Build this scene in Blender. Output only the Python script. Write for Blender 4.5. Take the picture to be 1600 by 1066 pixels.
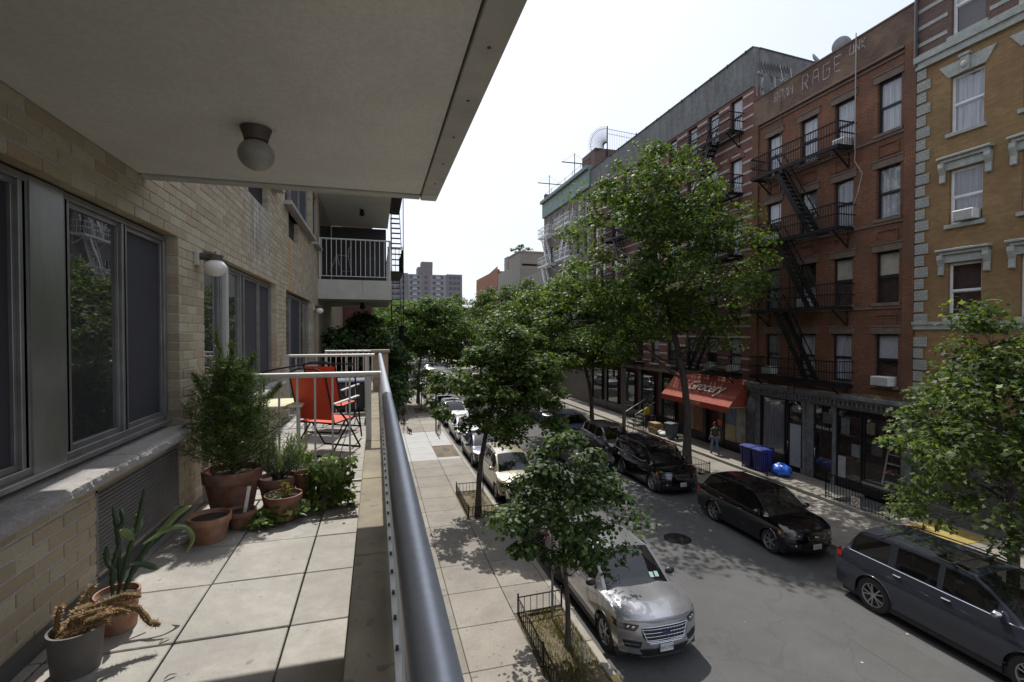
import bpy, bmesh, math, random
import numpy as np
from mathutils import Vector, Matrix

for o in list(bpy.data.objects):
    bpy.data.objects.remove(o)
sc = bpy.context.scene
C = sc.collection
R_ = math.radians

# ---------------------------------------------------------------- camera, light, exposure
cam = bpy.data.cameras.new("camera")
cam_o = bpy.data.objects.new("camera", cam)
C.objects.link(cam_o)
cam.sensor_width = 36.0
cam.lens = 17.1
cam.clip_start = 0.05
cam.clip_end = 3000
cam_o.location = (0, 0, 7.0)
cam_o.rotation_euler = (R_(90 - 0.98), 0, R_(-15.6))
sc.camera = cam_o

SUN_EL, SUN_AZ = 57.5, 0.0          # azimuth measured from +Y towards +X
world = bpy.data.worlds.new("World")
sc.world = world
world.use_nodes = True
wn = world.node_tree
for n in list(wn.nodes):
    wn.nodes.remove(n)
w_out = wn.nodes.new('ShaderNodeOutputWorld')
w_bg = wn.nodes.new('ShaderNodeBackground')
w_sky = wn.nodes.new('ShaderNodeTexSky')
w_sky.sky_type = 'NISHITA'
w_sky.sun_disc = False
w_sky.sun_elevation = R_(SUN_EL)
w_sky.sun_rotation = R_(SUN_AZ)
w_sky.air_density = 1.0
w_sky.dust_density = 4.0
w_sky.ozone_density = 1.0
w_bg.inputs['Strength'].default_value = 0.15
w_tc = wn.nodes.new('ShaderNodeTexCoord')
w_map = wn.nodes.new('ShaderNodeMapping')
w_map.inputs['Scale'].default_value = (1.2, 1.2, 3.5)
w_noise = wn.nodes.new('ShaderNodeTexNoise')
w_noise.inputs['Scale'].default_value = 1.6
w_noise.inputs['Detail'].default_value = 5
w_ramp = wn.nodes.new('ShaderNodeValToRGB')
w_ramp.color_ramp.elements[0].position = 0.3
w_ramp.color_ramp.elements[0].color = (0.6, 0.6, 0.6, 1)
w_ramp.color_ramp.elements[1].position = 0.72
w_ramp.color_ramp.elements[1].color = (0.95, 0.95, 0.95, 1)
w_mix = wn.nodes.new('ShaderNodeMixRGB')
w_mix.inputs['Color2'].default_value = (4.6, 4.95, 5.7, 1)
wn.links.new(w_tc.outputs['Generated'], w_map.inputs['Vector'])
wn.links.new(w_map.outputs['Vector'], w_noise.inputs['Vector'])
wn.links.new(w_noise.outputs['Fac'], w_ramp.inputs['Fac'])
wn.links.new(w_ramp.outputs['Color'], w_mix.inputs['Fac'])
wn.links.new(w_sky.outputs['Color'], w_mix.inputs['Color1'])
wn.links.new(w_mix.outputs['Color'], w_bg.inputs['Color'])
wn.links.new(w_bg.outputs['Background'], w_out.inputs['Surface'])

sun = bpy.data.lights.new("sun", 'SUN')
sun.energy = 3.7
sun.angle = R_(0.53)
sun.color = (1.0, 0.968, 0.92)
sun_o = bpy.data.objects.new("sun", sun)
C.objects.link(sun_o)
sd = Vector((math.sin(R_(SUN_AZ)) * math.cos(R_(SUN_EL)), math.cos(R_(SUN_AZ)) * math.cos(R_(SUN_EL)), math.sin(R_(SUN_EL))))
sun_o.rotation_euler = sd.to_track_quat('Z', 'Y').to_euler()
sun_o.location = (0, 30, 60)

vs = sc.view_settings
vs.view_transform = 'Standard'
vs.look = 'None'
vs.exposure = 0.44
vs.gamma = 1.0
vs.use_curve_mapping = False
sc.render.engine = 'CYCLES'
sc.cycles.max_bounces = 8
sc.cycles.transparent_max_bounces = 16

# ---------------------------------------------------------------- helpers
WL = {}

def wloc(o):
    if o is None:
        return Vector((0, 0, 0))
    v = Vector(o.location)
    if o.parent:
        v = v + wloc(o.parent)
    return v

def tag(o, label=None, cat=None, group=None, kind=None):
    if label: o['label'] = label
    if cat: o['category'] = cat
    if group: o['group'] = group
    if kind: o['kind'] = kind
    return o

def empty(name, loc, rz=0.0, label=None, cat=None, group=None, kind=None):
    o = bpy.data.objects.new(name, None)
    o.empty_display_size = 0.1
    C.objects.link(o)
    o.location = loc
    o.rotation_euler = (0, 0, rz)
    return tag(o, label, cat, group, kind)

def link(name, me, parent=None, loc=(0, 0, 0), rot=(0, 0, 0), scale=None):
    """link mesh data; loc is in the parent's space"""
    o = bpy.data.objects.new(name, me)
    C.objects.link(o)
    o.parent = parent
    o.location = loc
    o.rotation_euler = rot
    if scale: o.scale = scale
    return o

def linkw(name, me, parent, world):
    return link(name, me, parent, Vector(world) - wloc(parent))

def copy_tree(o, parent=None):
    c = o.copy()
    C.objects.link(c)
    c.parent = parent
    for ch in o.children:
        copy_tree(ch, c)
    return c

class MB:
    def __init__(s):
        s.v = []; s.f = []; s.m = []
    def add(s, vs_, fs, mi=0):
        b = len(s.v)
        s.v.extend([tuple(v) for v in vs_])
        for f in fs:
            s.f.append(tuple(b + i for i in f)); s.m.append(mi)
    def box(s, x0, x1, y0, y1, z0, z1, mi=0):
        if x0 > x1: x0, x1 = x1, x0
        if y0 > y1: y0, y1 = y1, y0
        if z0 > z1: z0, z1 = z1, z0
        s.add([(x0,y0,z0),(x1,y0,z0),(x1,y1,z0),(x0,y1,z0),(x0,y0,z1),(x1,y0,z1),(x1,y1,z1),(x0,y1,z1)],
              [(0,3,2,1),(4,5,6,7),(0,1,5,4),(1,2,6,5),(2,3,7,6),(3,0,4,7)], mi)
        return s
    def cbox(s, c, hx, hy, hz, mat=None, mi=0):
        pts = [Vector((sx*hx, sy*hy, sz*hz)) for sz in (-1,1) for sx, sy in ((-1,-1),(1,-1),(1,1),(-1,1))]
        if mat is not None: pts = [mat @ p for p in pts]
        c = Vector(c)
        s.add([p + c for p in pts], [(0,3,2,1),(4,5,6,7),(0,1,5,4),(1,2,6,5),(2,3,7,6),(3,0,4,7)], mi)
        return s
    def bar(s, p, q, w, h=None, mi=0, up=(0,0,1)):
        p = Vector(p); q = Vector(q); h = w if h is None else h
        d = (q - p); L = d.length
        if L < 1e-6: return s
        d.normalize(); up = Vector(up)
        if abs(d.dot(up)) > 0.98: up = Vector((1,0,0))
        sx = d.cross(up).normalized(); sy = sx.cross(d).normalized()
        c = []
        for e in (p, q):
            for a, b in ((-1,-1),(1,-1),(1,1),(-1,1)):
                c.append(e + sx*(a*w/2) + sy*(b*h/2))
        s.add(c, [(0,1,2,3),(7,6,5,4),(0,4,5,1),(1,5,6,2),(2,6,7,3),(3,7,4,0)], mi)
        return s
    def tube(s, pts, r, n=8, closed=False, caps=True, mi=0):
        pts = [Vector(p) for p in pts]
        N = len(pts)
        rs = r if isinstance(r, (list, tuple)) else [r]*N
        b = len(s.v); prev = None
        for i, p in enumerate(pts):
            if closed: d = pts[(i+1) % N] - pts[i-1]
            else: d = pts[min(i+1, N-1)] - pts[max(i-1, 0)]
            if d.length < 1e-9: d = Vector((0,0,1))
            d.normalize()
            if prev is None:
                a = Vector((0,0,1)) if abs(d.z) < 0.9 else Vector((1,0,0))
                u = d.cross(a).normalized()
            else:
                u = (prev - d*prev.dot(d))
                u = u.normalized() if u.length > 1e-6 else d.cross(Vector((1,0,0))).normalized()
            prev = u; w = d.cross(u)
            for k in range(n):
                t = 2*math.pi*k/n
                s.v.append(tuple(p + (u*math.cos(t) + w*math.sin(t))*rs[i]))
        for i in range(N if closed else N-1):
            j = (i+1) % N
            for k in range(n):
                k2 = (k+1) % n
                s.f.append((b+i*n+k, b+i*n+k2, b+j*n+k2, b+j*n+k)); s.m.append(mi)
        if caps and not closed:
            s.f.append(tuple(b+k for k in range(n))[::-1]); s.m.append(mi)
            s.f.append(tuple(b+(N-1)*n+k for k in range(n))); s.m.append(mi)
        return s
    def cyl(s, p, q, r0, r1=None, n=12, mi=0):
        return s.tube([p, q], [r0, r0 if r1 is None else r1], n, mi=mi)
    def lathe(s, prof, n=24, c=(0,0,0), mi=0):
        b = len(s.v); c = Vector(c)
        for r, z in prof:
            for k in range(n):
                t = 2*math.pi*k/n
                s.v.append((c.x + r*math.cos(t), c.y + r*math.sin(t), c.z + z))
        for i in range(len(prof)-1):
            for k in range(n):
                k2 = (k+1) % n
                s.f.append((b+i*n+k, b+i*n+k2, b+(i+1)*n+k2, b+(i+1)*n+k)); s.m.append(mi)
        return s
    def ball(s, c, rx, ry=None, rz=None, n=14, m=9, mi=0):
        ry = rx if ry is None else ry; rz = rx if rz is None else rz
        b = len(s.v)
        for i in range(m+1):
            a = math.pi*i/m
            for k in range(n):
                t = 2*math.pi*k/n
                s.v.append((c[0]+rx*math.sin(a)*math.cos(t), c[1]+ry*math.sin(a)*math.sin(t), c[2]-rz*math.cos(a)))
        for i in range(m):
            for k in range(n):
                k2 = (k+1) % n
                s.f.append((b+i*n+k, b+i*n+k2, b+(i+1)*n+k2, b+(i+1)*n+k)); s.m.append(mi)
        return s
    def grid(s, P, mi=0, flip=False):
        """P[i][j] points"""
        b = len(s.v); n = len(P[0])
        for row in P:
            for p in row: s.v.append(tuple(p))
        for i in range(len(P)-1):
            for j in range(n-1):
                f = (b+i*n+j, b+i*n+j+1, b+(i+1)*n+j+1, b+(i+1)*n+j)
                s.f.append(f[::-1] if flip else f); s.m.append(mi)
        return s
    def prism(s, poly, axis, a0, a1, mi=0):
        """extrude a 2D polygon along axis ('x','y','z')"""
        n = len(poly)
        def P(u, w, a):
            return {'x': (a, u, w), 'y': (u, a, w), 'z': (u, w, a)}[axis]
        s.add([P(u, w, a0) for u, w in poly] + [P(u, w, a1) for u, w in poly],
              [tuple(range(n))[::-1], tuple(range(n, 2*n))] + [(i, (i+1) % n, n+(i+1) % n, n+i) for i in range(n)], mi)
        return s
    def mesh(s, name, mats, smooth=False, off=None, angle=None, fixn=True, bevel=0):
        me = bpy.data.meshes.new(name)
        v = s.v
        if off is not None:
            v = [(a-off[0], b-off[1], c-off[2]) for a, b, c in v]
        me.from_pydata(v, [], s.f)
        if not isinstance(mats, (list, tuple)): mats = [mats]
        for m in mats: me.materials.append(m)
        if len(mats) > 1:
            me.polygons.foreach_set('material_index', s.m)
        if fixn or bevel:
            bm = bmesh.new(); bm.from_mesh(me)
            if fixn: bmesh.ops.recalc_face_normals(bm, faces=bm.faces)
            if bevel:
                es = [e for e in bm.edges if len(e.link_faces) == 2 and e.calc_face_angle(0) > 0.6]
                bmesh.ops.bevel(bm, geom=es, offset=bevel, segments=1, affect='EDGES', clamp_overlap=True)
            bm.to_mesh(me); bm.free()
        if smooth:
            me.polygons.foreach_set('use_smooth', [True]*len(me.polygons))
            me.set_sharp_from_angle(angle=R_(angle if angle else 40))
        me.update()
        return me
    def build(s, name, mats, parent=None, smooth=False, world=True, angle=None, fixn=True, bevel=0, **tags):
        off = wloc(parent) if (world and parent is not None) else None
        o = link(name, s.mesh(name, mats, smooth, off, angle, fixn, bevel), parent)
        return tag(o, **tags)

# ---------------------------------------------------------------- materials
def newmat(name):
    m = bpy.data.materials.new(name)
    m.use_nodes = True
    nt = m.node_tree
    for n in list(nt.nodes): nt.nodes.remove(n)
    out = nt.nodes.new('ShaderNodeOutputMaterial')
    b = nt.nodes.new('ShaderNodeBsdfPrincipled')
    nt.links.new(b.outputs[0], out.inputs['Surface'])
    return m, nt, b, out

def N(nt, t, **kw):
    n = nt.nodes.new(t)
    for k, v in kw.items():
        if k in n.inputs: n.inputs[k].default_value = v
        else: setattr(n, k, v)
    return n

def c4(c): return (c[0], c[1], c[2], 1)

def noise_fac(nt, scale, detail=4, rough=0.55, vec=None, lo=0.3, hi=0.7, stretch=None):
    n = N(nt, 'ShaderNodeTexNoise')
    n.inputs['Scale'].default_value = scale
    n.inputs['Detail'].default_value = detail
    n.inputs['Roughness'].default_value = rough
    if vec is None:
        g = N(nt, 'ShaderNodeNewGeometry'); vec = g.outputs['Position']
    if stretch:
        mp = N(nt, 'ShaderNodeMapping'); mp.inputs['Scale'].default_value = stretch
        nt.links.new(vec, mp.inputs['Vector']); vec = mp.outputs['Vector']
    nt.links.new(vec, n.inputs['Vector'])
    r = N(nt, 'ShaderNodeMapRange')
    r.inputs['From Min'].default_value = lo; r.inputs['From Max'].default_value = hi
    nt.links.new(n.outputs['Fac'], r.inputs['Value'])
    return r.outputs['Result'], n.outputs['Fac']

def mixc(nt, fac, a, b, mode='MIX'):
    m = N(nt, 'ShaderNodeMixRGB'); m.blend_type = mode
    for s_, x in (('Fac', fac), ('Color1', a), ('Color2', b)):
        if isinstance(x, (tuple, list)): m.inputs[s_].default_value = c4(x)
        elif isinstance(x, (int, float)): m.inputs[s_].default_value = x
        else: nt.links.new(x, m.inputs[s_])
    return m.outputs['Color']

def mathn(nt, op, a, b=0.5, clamp=False):
    m = N(nt, 'ShaderNodeMath'); m.operation = op; m.use_clamp = clamp
    for i, x in enumerate((a, b)):
        if isinstance(x, (int, float)): m.inputs[i].default_value = x
        else: nt.links.new(x, m.inputs[i])
    return m.outputs[0]

def addbump(nt, b, h, strength=0.3, dist=0.01):
    n = N(nt, 'ShaderNodeBump'); n.inputs['Strength'].default_value = strength; n.inputs['Distance'].default_value = dist
    nt.links.new(h, n.inputs['Height']); nt.links.new(n.outputs['Normal'], b.inputs['Normal'])
    return n

_mc = {}
def mat(name, col, rough=0.6, metal=0.0, col2=None, ns=6.0, amt=1.0, bump=0.0, bs=40.0, bd=0.004, coat=0.0,
        stretch=None, rnd=0.0, spec=None, fine=None, vec='pos', spots=None):
    """general weathered surface: colour mixed towards col2 by noise, fine speckle, bump, per-object variation"""
    if name in _mc: return _mc[name]
    m, nt, b, out = newmat(name)
    v = None
    if vec == 'obj':
        v = N(nt, 'ShaderNodeTexCoord').outputs['Object']
    col2 = col2 or tuple(x*0.75 for x in col)
    f, raw = noise_fac(nt, ns, 6, 0.6, vec=v, stretch=stretch)
    if amt != 1.0: f = mathn(nt, 'MULTIPLY', f, amt)
    c = mixc(nt, f, col, col2)
    if fine:
        f2, _ = noise_fac(nt, fine[0], 2, 0.5, vec=v, lo=0.35, hi=0.65)
        c = mixc(nt, mathn(nt, 'MULTIPLY', f2, fine[2] if len(fine) > 2 else 0.6), c, fine[1])
    if spots:
        f3, _ = noise_fac(nt, spots[0], 1, 0.4, vec=v, lo=spots[2], hi=spots[2]+.03)
        c = mixc(nt, mathn(nt, 'MULTIPLY', f3, .6), c, spots[1])
        f6, _ = noise_fac(nt, spots[0]*.12, 5, 0.6, vec=v, lo=.52, hi=.66)
        c = mixc(nt, mathn(nt, 'MULTIPLY', f6, .45), c, tuple(x*.55 for x in col))
    if rnd:
        oi = N(nt, 'ShaderNodeObjectInfo'); g = N(nt, 'ShaderNodeNewGeometry')
        r = mathn(nt, 'FRACT', mathn(nt, 'ADD', oi.outputs['Random'], g.outputs['Random Per Island']), 0)
        r = mathn(nt, 'ADD', mathn(nt, 'MULTIPLY', r, 2*rnd), 1-rnd)
        cc = N(nt, 'ShaderNodeCombineXYZ')
        for i in range(3): nt.links.new(r, cc.inputs[i])
        c = mixc(nt, 1.0, c, cc.outputs[0], 'MULTIPLY')
    nt.links.new(c, b.inputs['Base Color'])
    b.inputs['Roughness'].default_value = rough
    b.inputs['Metallic'].default_value = metal
    if coat: b.inputs['Coat Weight'].default_value = coat; b.inputs['Coat Roughness'].default_value = 0.04
    if spec is not None: b.inputs['Specular IOR Level'].default_value = spec
    if bump:
        _, h = noise_fac(nt, bs, 5, 0.65, vec=v)
        addbump(nt, b, h, bump, bd)
    _mc[name] = m
    return m

def brick_mat(name, c1, c2, mortar, axis='yz', bw=0.21, rh=0.075, ms=0.009, dirt=None, dirtamt=0.5, bump=0.5, bands=None, patch=None):
    if name in _mc: return _mc[name]
    m, nt, b, out = newmat(name)
    g = N(nt, 'ShaderNodeNewGeometry')
    s = N(nt, 'ShaderNodeSeparateXYZ'); nt.links.new(g.outputs['Position'], s.inputs[0])
    cb = N(nt, 'ShaderNodeCombineXYZ')
    nt.links.new(s.outputs['Y' if axis == 'yz' else 'X'], cb.inputs[0]); nt.links.new(s.outputs['Z'], cb.inputs[1])
    t = N(nt, 'ShaderNodeTexBrick')
    t.inputs['Scale'].default_value = 1.0
    t.inputs['Brick Width'].default_value = bw; t.inputs['Row Height'].default_value = rh
    t.inputs['Mortar Size'].default_value = ms; t.inputs['Mortar Smooth'].default_value = 0.2
    t.inputs['Color1'].default_value = c4(c1); t.inputs['Color2'].default_value = c4(c2); t.inputs['Mortar'].default_value = c4(mortar)
    nt.links.new(cb.outputs[0], t.inputs['Vector'])
    c = t.outputs['Color']
    f, _ = noise_fac(nt, 0.9, 8, 0.65, lo=0.35, hi=0.7)
    c = mixc(nt, mathn(nt, 'MULTIPLY', f, dirtamt), c, dirt or tuple(x*0.45 for x in c1))
    f2, _ = noise_fac(nt, 3.0, 6, 0.7, lo=0.5, hi=0.75, stretch=(1, 1, 0.18))
    c = mixc(nt, mathn(nt, 'MULTIPLY', f2, dirtamt*0.6), c, tuple(x*0.35 for x in c1))
    if patch:
        f3, _ = noise_fac(nt, 0.55, 5, 0.6, lo=0.5, hi=0.66)
        c = mixc(nt, mathn(nt, 'MULTIPLY', f3, 0.55), c, patch)
    f4, _ = noise_fac(nt, 24.0, 3, 0.6, lo=0.3, hi=0.7)
    c = mixc(nt, mathn(nt, 'MULTIPLY', f4, 0.25), c, tuple(x*0.5 for x in c1))
    nt.links.new(c, b.inputs['Base Color'])
    b.inputs['Roughness'].default_value = 0.85
    inv = mathn(nt, 'SUBTRACT', 1.0, t.outputs['Fac'])
    addbump(nt, b, inv, bump, 0.008)
    _mc[name] = m
    return m

def glass_mat(name, tint=(0.02, 0.025, 0.03), trans=0.5, dmix=.06, rough=0.02, refl=1.0, wave=0.0, ior=1.7):
    """window glass: fresnel reflection over a partly see-through tinted pane"""
    if name in _mc: return _mc[name]
    m = bpy.data.materials.new(name); m.use_nodes = True
    nt = m.node_tree
    for n in list(nt.nodes): nt.nodes.remove(n)
    out = N(nt, 'ShaderNodeOutputMaterial')
    tr = N(nt, 'ShaderNodeBsdfTransparent'); tr.inputs['Color'].default_value = (trans, trans, trans*1.02, 1)
    df = N(nt, 'ShaderNodeBsdfDiffuse'); df.inputs['Color'].default_value = c4(tint)
    mx = N(nt, 'ShaderNodeMixShader'); mx.inputs[0].default_value = dmix
    gl = N(nt, 'ShaderNodeBsdfGlossy'); gl.inputs['Roughness'].default_value = rough
    gl.inputs['Color'].default_value = (refl, refl, refl, 1)
    fr = N(nt, 'ShaderNodeFresnel'); fr.inputs['IOR'].default_value = ior
    if wave:
        _, h = noise_fac(nt, 2.2, 2, 0.5)
        bp = N(nt, 'ShaderNodeBump'); bp.inputs['Strength'].default_value = wave; bp.inputs['Distance'].default_value = 0.02
        nt.links.new(h, bp.inputs['Height']); nt.links.new(bp.outputs[0], gl.inputs['Normal'])
    m2 = N(nt, 'ShaderNodeMixShader')
    nt.links.new(tr.outputs[0], mx.inputs[1]); nt.links.new(df.outputs[0], mx.inputs[2])
    gg = N(nt, 'ShaderNodeNewGeometry')
    fac = mathn(nt, 'MULTIPLY', fr.outputs[0], mathn(nt, 'SUBTRACT', 1.0, gg.outputs['Backfacing']))
    nt.links.new(fac, m2.inputs[0]); nt.links.new(mx.outputs[0], m2.inputs[1]); nt.links.new(gl.outputs[0], m2.inputs[2])
    nt.links.new(m2.outputs[0], out.inputs['Surface'])
    _mc[name] = m
    return m

def leaf_mat(name, c1, c2, c3=None, rough=0.45, transl=0.35):
    if name in _mc: return _mc[name]
    m, nt, b, out = newmat(name)
    g = N(nt, 'ShaderNodeNewGeometry')
    r = N(nt, 'ShaderNodeValToRGB')
    e = r.color_ramp.elements
    e[0].position = 0.0; e[0].color = c4(c1); e[1].position = 1.0; e[1].color = c4(c3 or c2)
    if c3:
        k = r.color_ramp.elements.new(0.7); k.color = c4(c2)
    nt.links.new(g.outputs['Random Per Island'], r.inputs['Fac'])
    f, _ = noise_fac(nt, 1.1, 3, 0.5, lo=0.35, hi=0.65)
    c = mixc(nt, mathn(nt, 'MULTIPLY', f, 0.45), r.outputs['Color'], tuple(x*0.55 for x in c1))
    nt.links.new(c, b.inputs['Base Color'])
    b.inputs['Roughness'].default_value = rough
    b.inputs['Specular IOR Level'].default_value = 0.2
    t = N(nt, 'ShaderNodeBsdfTranslucent')
    nt.links.new(mixc(nt, 1.0, c, (1.5, 1.7, 0.6), 'MULTIPLY'), t.inputs['Color'])
    mx = N(nt, 'ShaderNodeMixShader'); mx.inputs[0].default_value = transl
    nt.links.new(b.outputs[0], mx.inputs[1]); nt.links.new(t.outputs[0], mx.inputs[2])
    nt.links.new(mx.outputs[0], out.inputs['Surface'])
    _mc[name] = m
    return m

# palette
M_concrete = mat('concrete', (0.275,0.25,0.21), 0.85, col2=(0.20,0.18,0.15), ns=0.9, bump=0.25, bs=60, fine=(22, (0.17,0.15,0.125), 0.4), rnd=0.13, spots=(9, (.08,.075,.07), .70))
M_newconc = mat('new_concrete', (0.40,0.40,0.38), 0.85, col2=(0.34,0.34,0.32), ns=1.0, bump=0.2, bs=60, fine=(90, (0.30,0.29,0.28), 0.3), rnd=0.04)
M_curb = mat('curb_stone', (0.33,0.30,0.25), 0.85, col2=(0.22,0.20,0.17), ns=3, bump=0.3, bs=50)
def asphalt_mat():
    m, nt, b, out = newmat('asphalt')
    f1, _ = noise_fac(nt, .45, 6, .6, lo=.35, hi=.65)
    c = mixc(nt, f1, (.077,.076,.073), (.052,.051,.050))
    f2, _ = noise_fac(nt, 1.6, 6, .7, lo=.55, hi=.72, stretch=(1.6,.35,1))
    c = mixc(nt, mathn(nt, 'MULTIPLY', f2, .55), c, (.035,.033,.031))
    f3, h = noise_fac(nt, 55, 4, .7, lo=.45, hi=.65)
    c = mixc(nt, mathn(nt, 'MULTIPLY', f3, .5), c, (.145,.142,.135))
    f5, _ = noise_fac(nt, 20, 3, .6, lo=.62, hi=.70)
    c = mixc(nt, mathn(nt, 'MULTIPLY', f5, .5), c, (.03,.03,.03))
    g = N(nt, 'ShaderNodeNewGeometry')
    v = N(nt, 'ShaderNodeTexVoronoi'); v.feature = 'DISTANCE_TO_EDGE'; v.inputs['Scale'].default_value = .33
    nz = N(nt, 'ShaderNodeTexNoise'); nz.inputs['Scale'].default_value = 1.3; nz.inputs['Detail'].default_value = 6
    nt.links.new(g.outputs['Position'], nz.inputs['Vector'])
    mv = N(nt, 'ShaderNodeMixRGB'); mv.blend_type = 'ADD'; mv.inputs['Fac'].default_value = .9
    nt.links.new(g.outputs['Position'], mv.inputs['Color1']); nt.links.new(nz.outputs['Color'], mv.inputs['Color2'])
    nt.links.new(mv.outputs['Color'], v.inputs['Vector'])
    cr = N(nt, 'ShaderNodeMapRange'); cr.inputs['From Min'].default_value = .004; cr.inputs['From Max'].default_value = .010
    cr.inputs['To Min'].default_value = .22; cr.inputs['To Max'].default_value = 0
    nt.links.new(v.outputs['Distance'], cr.inputs['Value'])
    c = mixc(nt, cr.outputs[0], c, (.03,.029,.028))
    nt.links.new(c, b.inputs['Base Color']); b.inputs['Roughness'].default_value = .85
    addbump(nt, b, h, .8, .008)
    _mc['asphalt'] = m
    return m
M_asphalt = asphalt_mat()
M_tar = mat('tar_seam', (0.03,0.03,0.03), 0.6)
M_paver = mat('paver_stone', (0.37,0.35,0.315), 0.75, col2=(0.25,0.235,0.205), ns=2.6, bump=0.8, bs=5, bd=0.02, fine=(14, (0.24,0.22,0.19), 0.45), rnd=0.10, spots=(16, (.12,.11,.10), .72))
M_coping = mat('coping_stone', (0.28,0.24,0.16), 0.85, col2=(0.13,0.115,0.085), ns=3, bump=0.3, bs=60, fine=(220, (0.15,0.12,0.08), 0.35), spots=(20, (.09,.08,.07), .68))
M_alu = mat('pale_painted_metal', (0.50,0.49,0.45), 0.45, 0.2, col2=(0.42,0.41,0.37), ns=5, bump=0.05, bs=80)
M_rail = mat('rail_aluminium', (0.44,0.46,0.50), 0.36, 0.45, col2=(0.36,0.38,0.42), ns=9, bump=0.04, bs=120, fine=(60, (0.30,0.32,0.35), 0.35))
M_frame = mat('window_frame_metal', (0.25,0.245,0.235), 0.4, 0.5, col2=(0.17,0.165,0.16), ns=7)
M_steel = mat('stainless_panel', (0.44,0.44,0.43), 0.30, 0.8, col2=(0.28,0.28,0.275), ns=4, stretch=(1,1,0.3), bump=0.04, bs=30)
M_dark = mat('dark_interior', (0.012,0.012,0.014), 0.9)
M_screen = mat('insect_screen', (0.035,0.035,0.045), 0.7, col2=(0.028,0.028,0.035), ns=2)
M_ceiling = mat('ceiling_paint', (0.70,0.69,0.63), 0.9, col2=(0.60,0.585,0.53), ns=2.0, bump=0.25, bs=90, bd=0.003, fine=(45, (0.46,0.43,0.37), 0.3))
M_trim = mat('slab_trim_paint', (0.44,0.43,0.38), 0.6, col2=(0.34,0.33,0.28), ns=6, bump=0.08, bs=30)
M_sill = mat('sill_stone', (0.36,0.34,0.32), 0.9, col2=(0.27,0.25,0.235), ns=8, bump=0.8, bs=55, bd=0.012, fine=(90, (0.46,0.44,0.42), 0.3))
M_louver = mat('louvre_metal', (0.27,0.25,0.225), 0.5, 0.3)
M_terra = mat('terracotta', (0.34,0.145,0.072), 0.8, col2=(0.22,0.10,0.055), ns=9, bump=0.15, bs=70, fine=(12, (0.42,0.30,0.22), 0.5))
M_terra2 = mat('terracotta_dark', (0.22,0.085,0.045), 0.8, col2=(0.15,0.06,0.035), ns=9, bump=0.15, bs=70, fine=(12, (0.30,0.20,0.15), 0.5))
M_greypot = mat('grey_clay', (0.11,0.105,0.10), 0.8, col2=(0.20,0.17,0.14), ns=7, bump=0.2, bs=50, fine=(14, (0.05,0.05,0.048), 0.5))
M_soil = mat('soil', (0.06,0.042,0.03), 0.95, col2=(0.03,0.022,0.016), ns=30, bump=1.0, bs=60, bd=0.02)
M_iron = mat('black_iron', (0.010,0.010,0.012), 0.5, 0.0, col2=(0.020,0.018,0.017), ns=12, spec=.15)
M_white = mat('white_paint', (0.74,0.74,0.72), 0.5, col2=(0.60,0.60,0.58), ns=5)
M_greystone = mat('painted_stone', (0.40,0.41,0.37), 0.8, col2=(0.27,0.28,0.25), ns=4, bump=0.3, bs=40, fine=(10, (0.22,0.22,0.20), 0.4))
M_brown = mat('brownstone', (0.17,0.115,0.085), 0.85, col2=(0.10,0.075,0.06), ns=5, bump=0.3, bs=40)
M_shopgrey = mat('storefront_paint', (0.20,0.205,0.21), 0.6, col2=(0.10,0.10,0.105), ns=4, bump=0.08, bs=30)
M_rubber = mat('tyre_rubber', (0.022,0.022,0.022), 0.8, col2=(0.03,0.028,0.026), ns=20)
M_alloy = mat('alloy', (0.50,0.50,0.51), 0.32, 0.85, vec='obj')
M_chrome = mat('chrome', (0.62,0.62,0.64), 0.14, 1.0, vec='obj')
M_blackpl = mat('black_plastic', (0.018,0.018,0.02), 0.5, vec='obj')
M_carglass = glass_mat('car_glass', (0.03,0.035,0.035), 0.35, .1, 0.012)
M_pane = glass_mat('window_pane', (0.02,0.025,0.03), 0.92, .06, 0.01, wave=0.02)
M_panedark = glass_mat('dark_pane', (0.10,0.10,0.105), 0.25, .4, 0.01, wave=0.02, ior=2.5)
M_curtain = mat('curtain_cloth', (0.80,0.80,0.78), 0.9, col2=(0.38,0.38,0.38), ns=14, stretch=(1,1,0.04))
M_curtain2 = mat('dim_curtain', (0.45,0.45,0.44), 0.9, col2=(0.22,0.22,0.22), ns=14, stretch=(1,1,0.04))
M_blind = mat('cream_blind', (0.78,0.72,0.55), 0.9, col2=(0.50,0.47,0.36), ns=3)
M_globe = mat('opal_globe', (0.72,0.70,0.64), 0.25, col2=(0.62,0.60,0.54), ns=8)
M_bark = mat('bark', (0.10,0.082,0.065), 0.95, col2=(0.045,0.036,0.03), ns=10, stretch=(1,1,0.25), bump=0.8, bs=30, bd=0.02)
M_grey = mat('mid_grey_paint', (0.2,0.2,0.2), 0.6)
M_cement = mat('weathered_cement', (0.20,0.20,0.195), 0.9, col2=(0.105,0.105,0.10), ns=2.2, stretch=(1,1,0.2), bump=0.2, bs=20, fine=(5, (0.075,0.075,0.07), 0.45))
M_yellowp = mat('yellow_paint', (0.40,0.28,0.04), 0.8, col2=(0.22,0.18,0.08), ns=5)
M_red = mat('red_cloth', (0.62,0.065,0.02), 0.7, col2=(0.55,0.05,0.018), ns=10)

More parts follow.
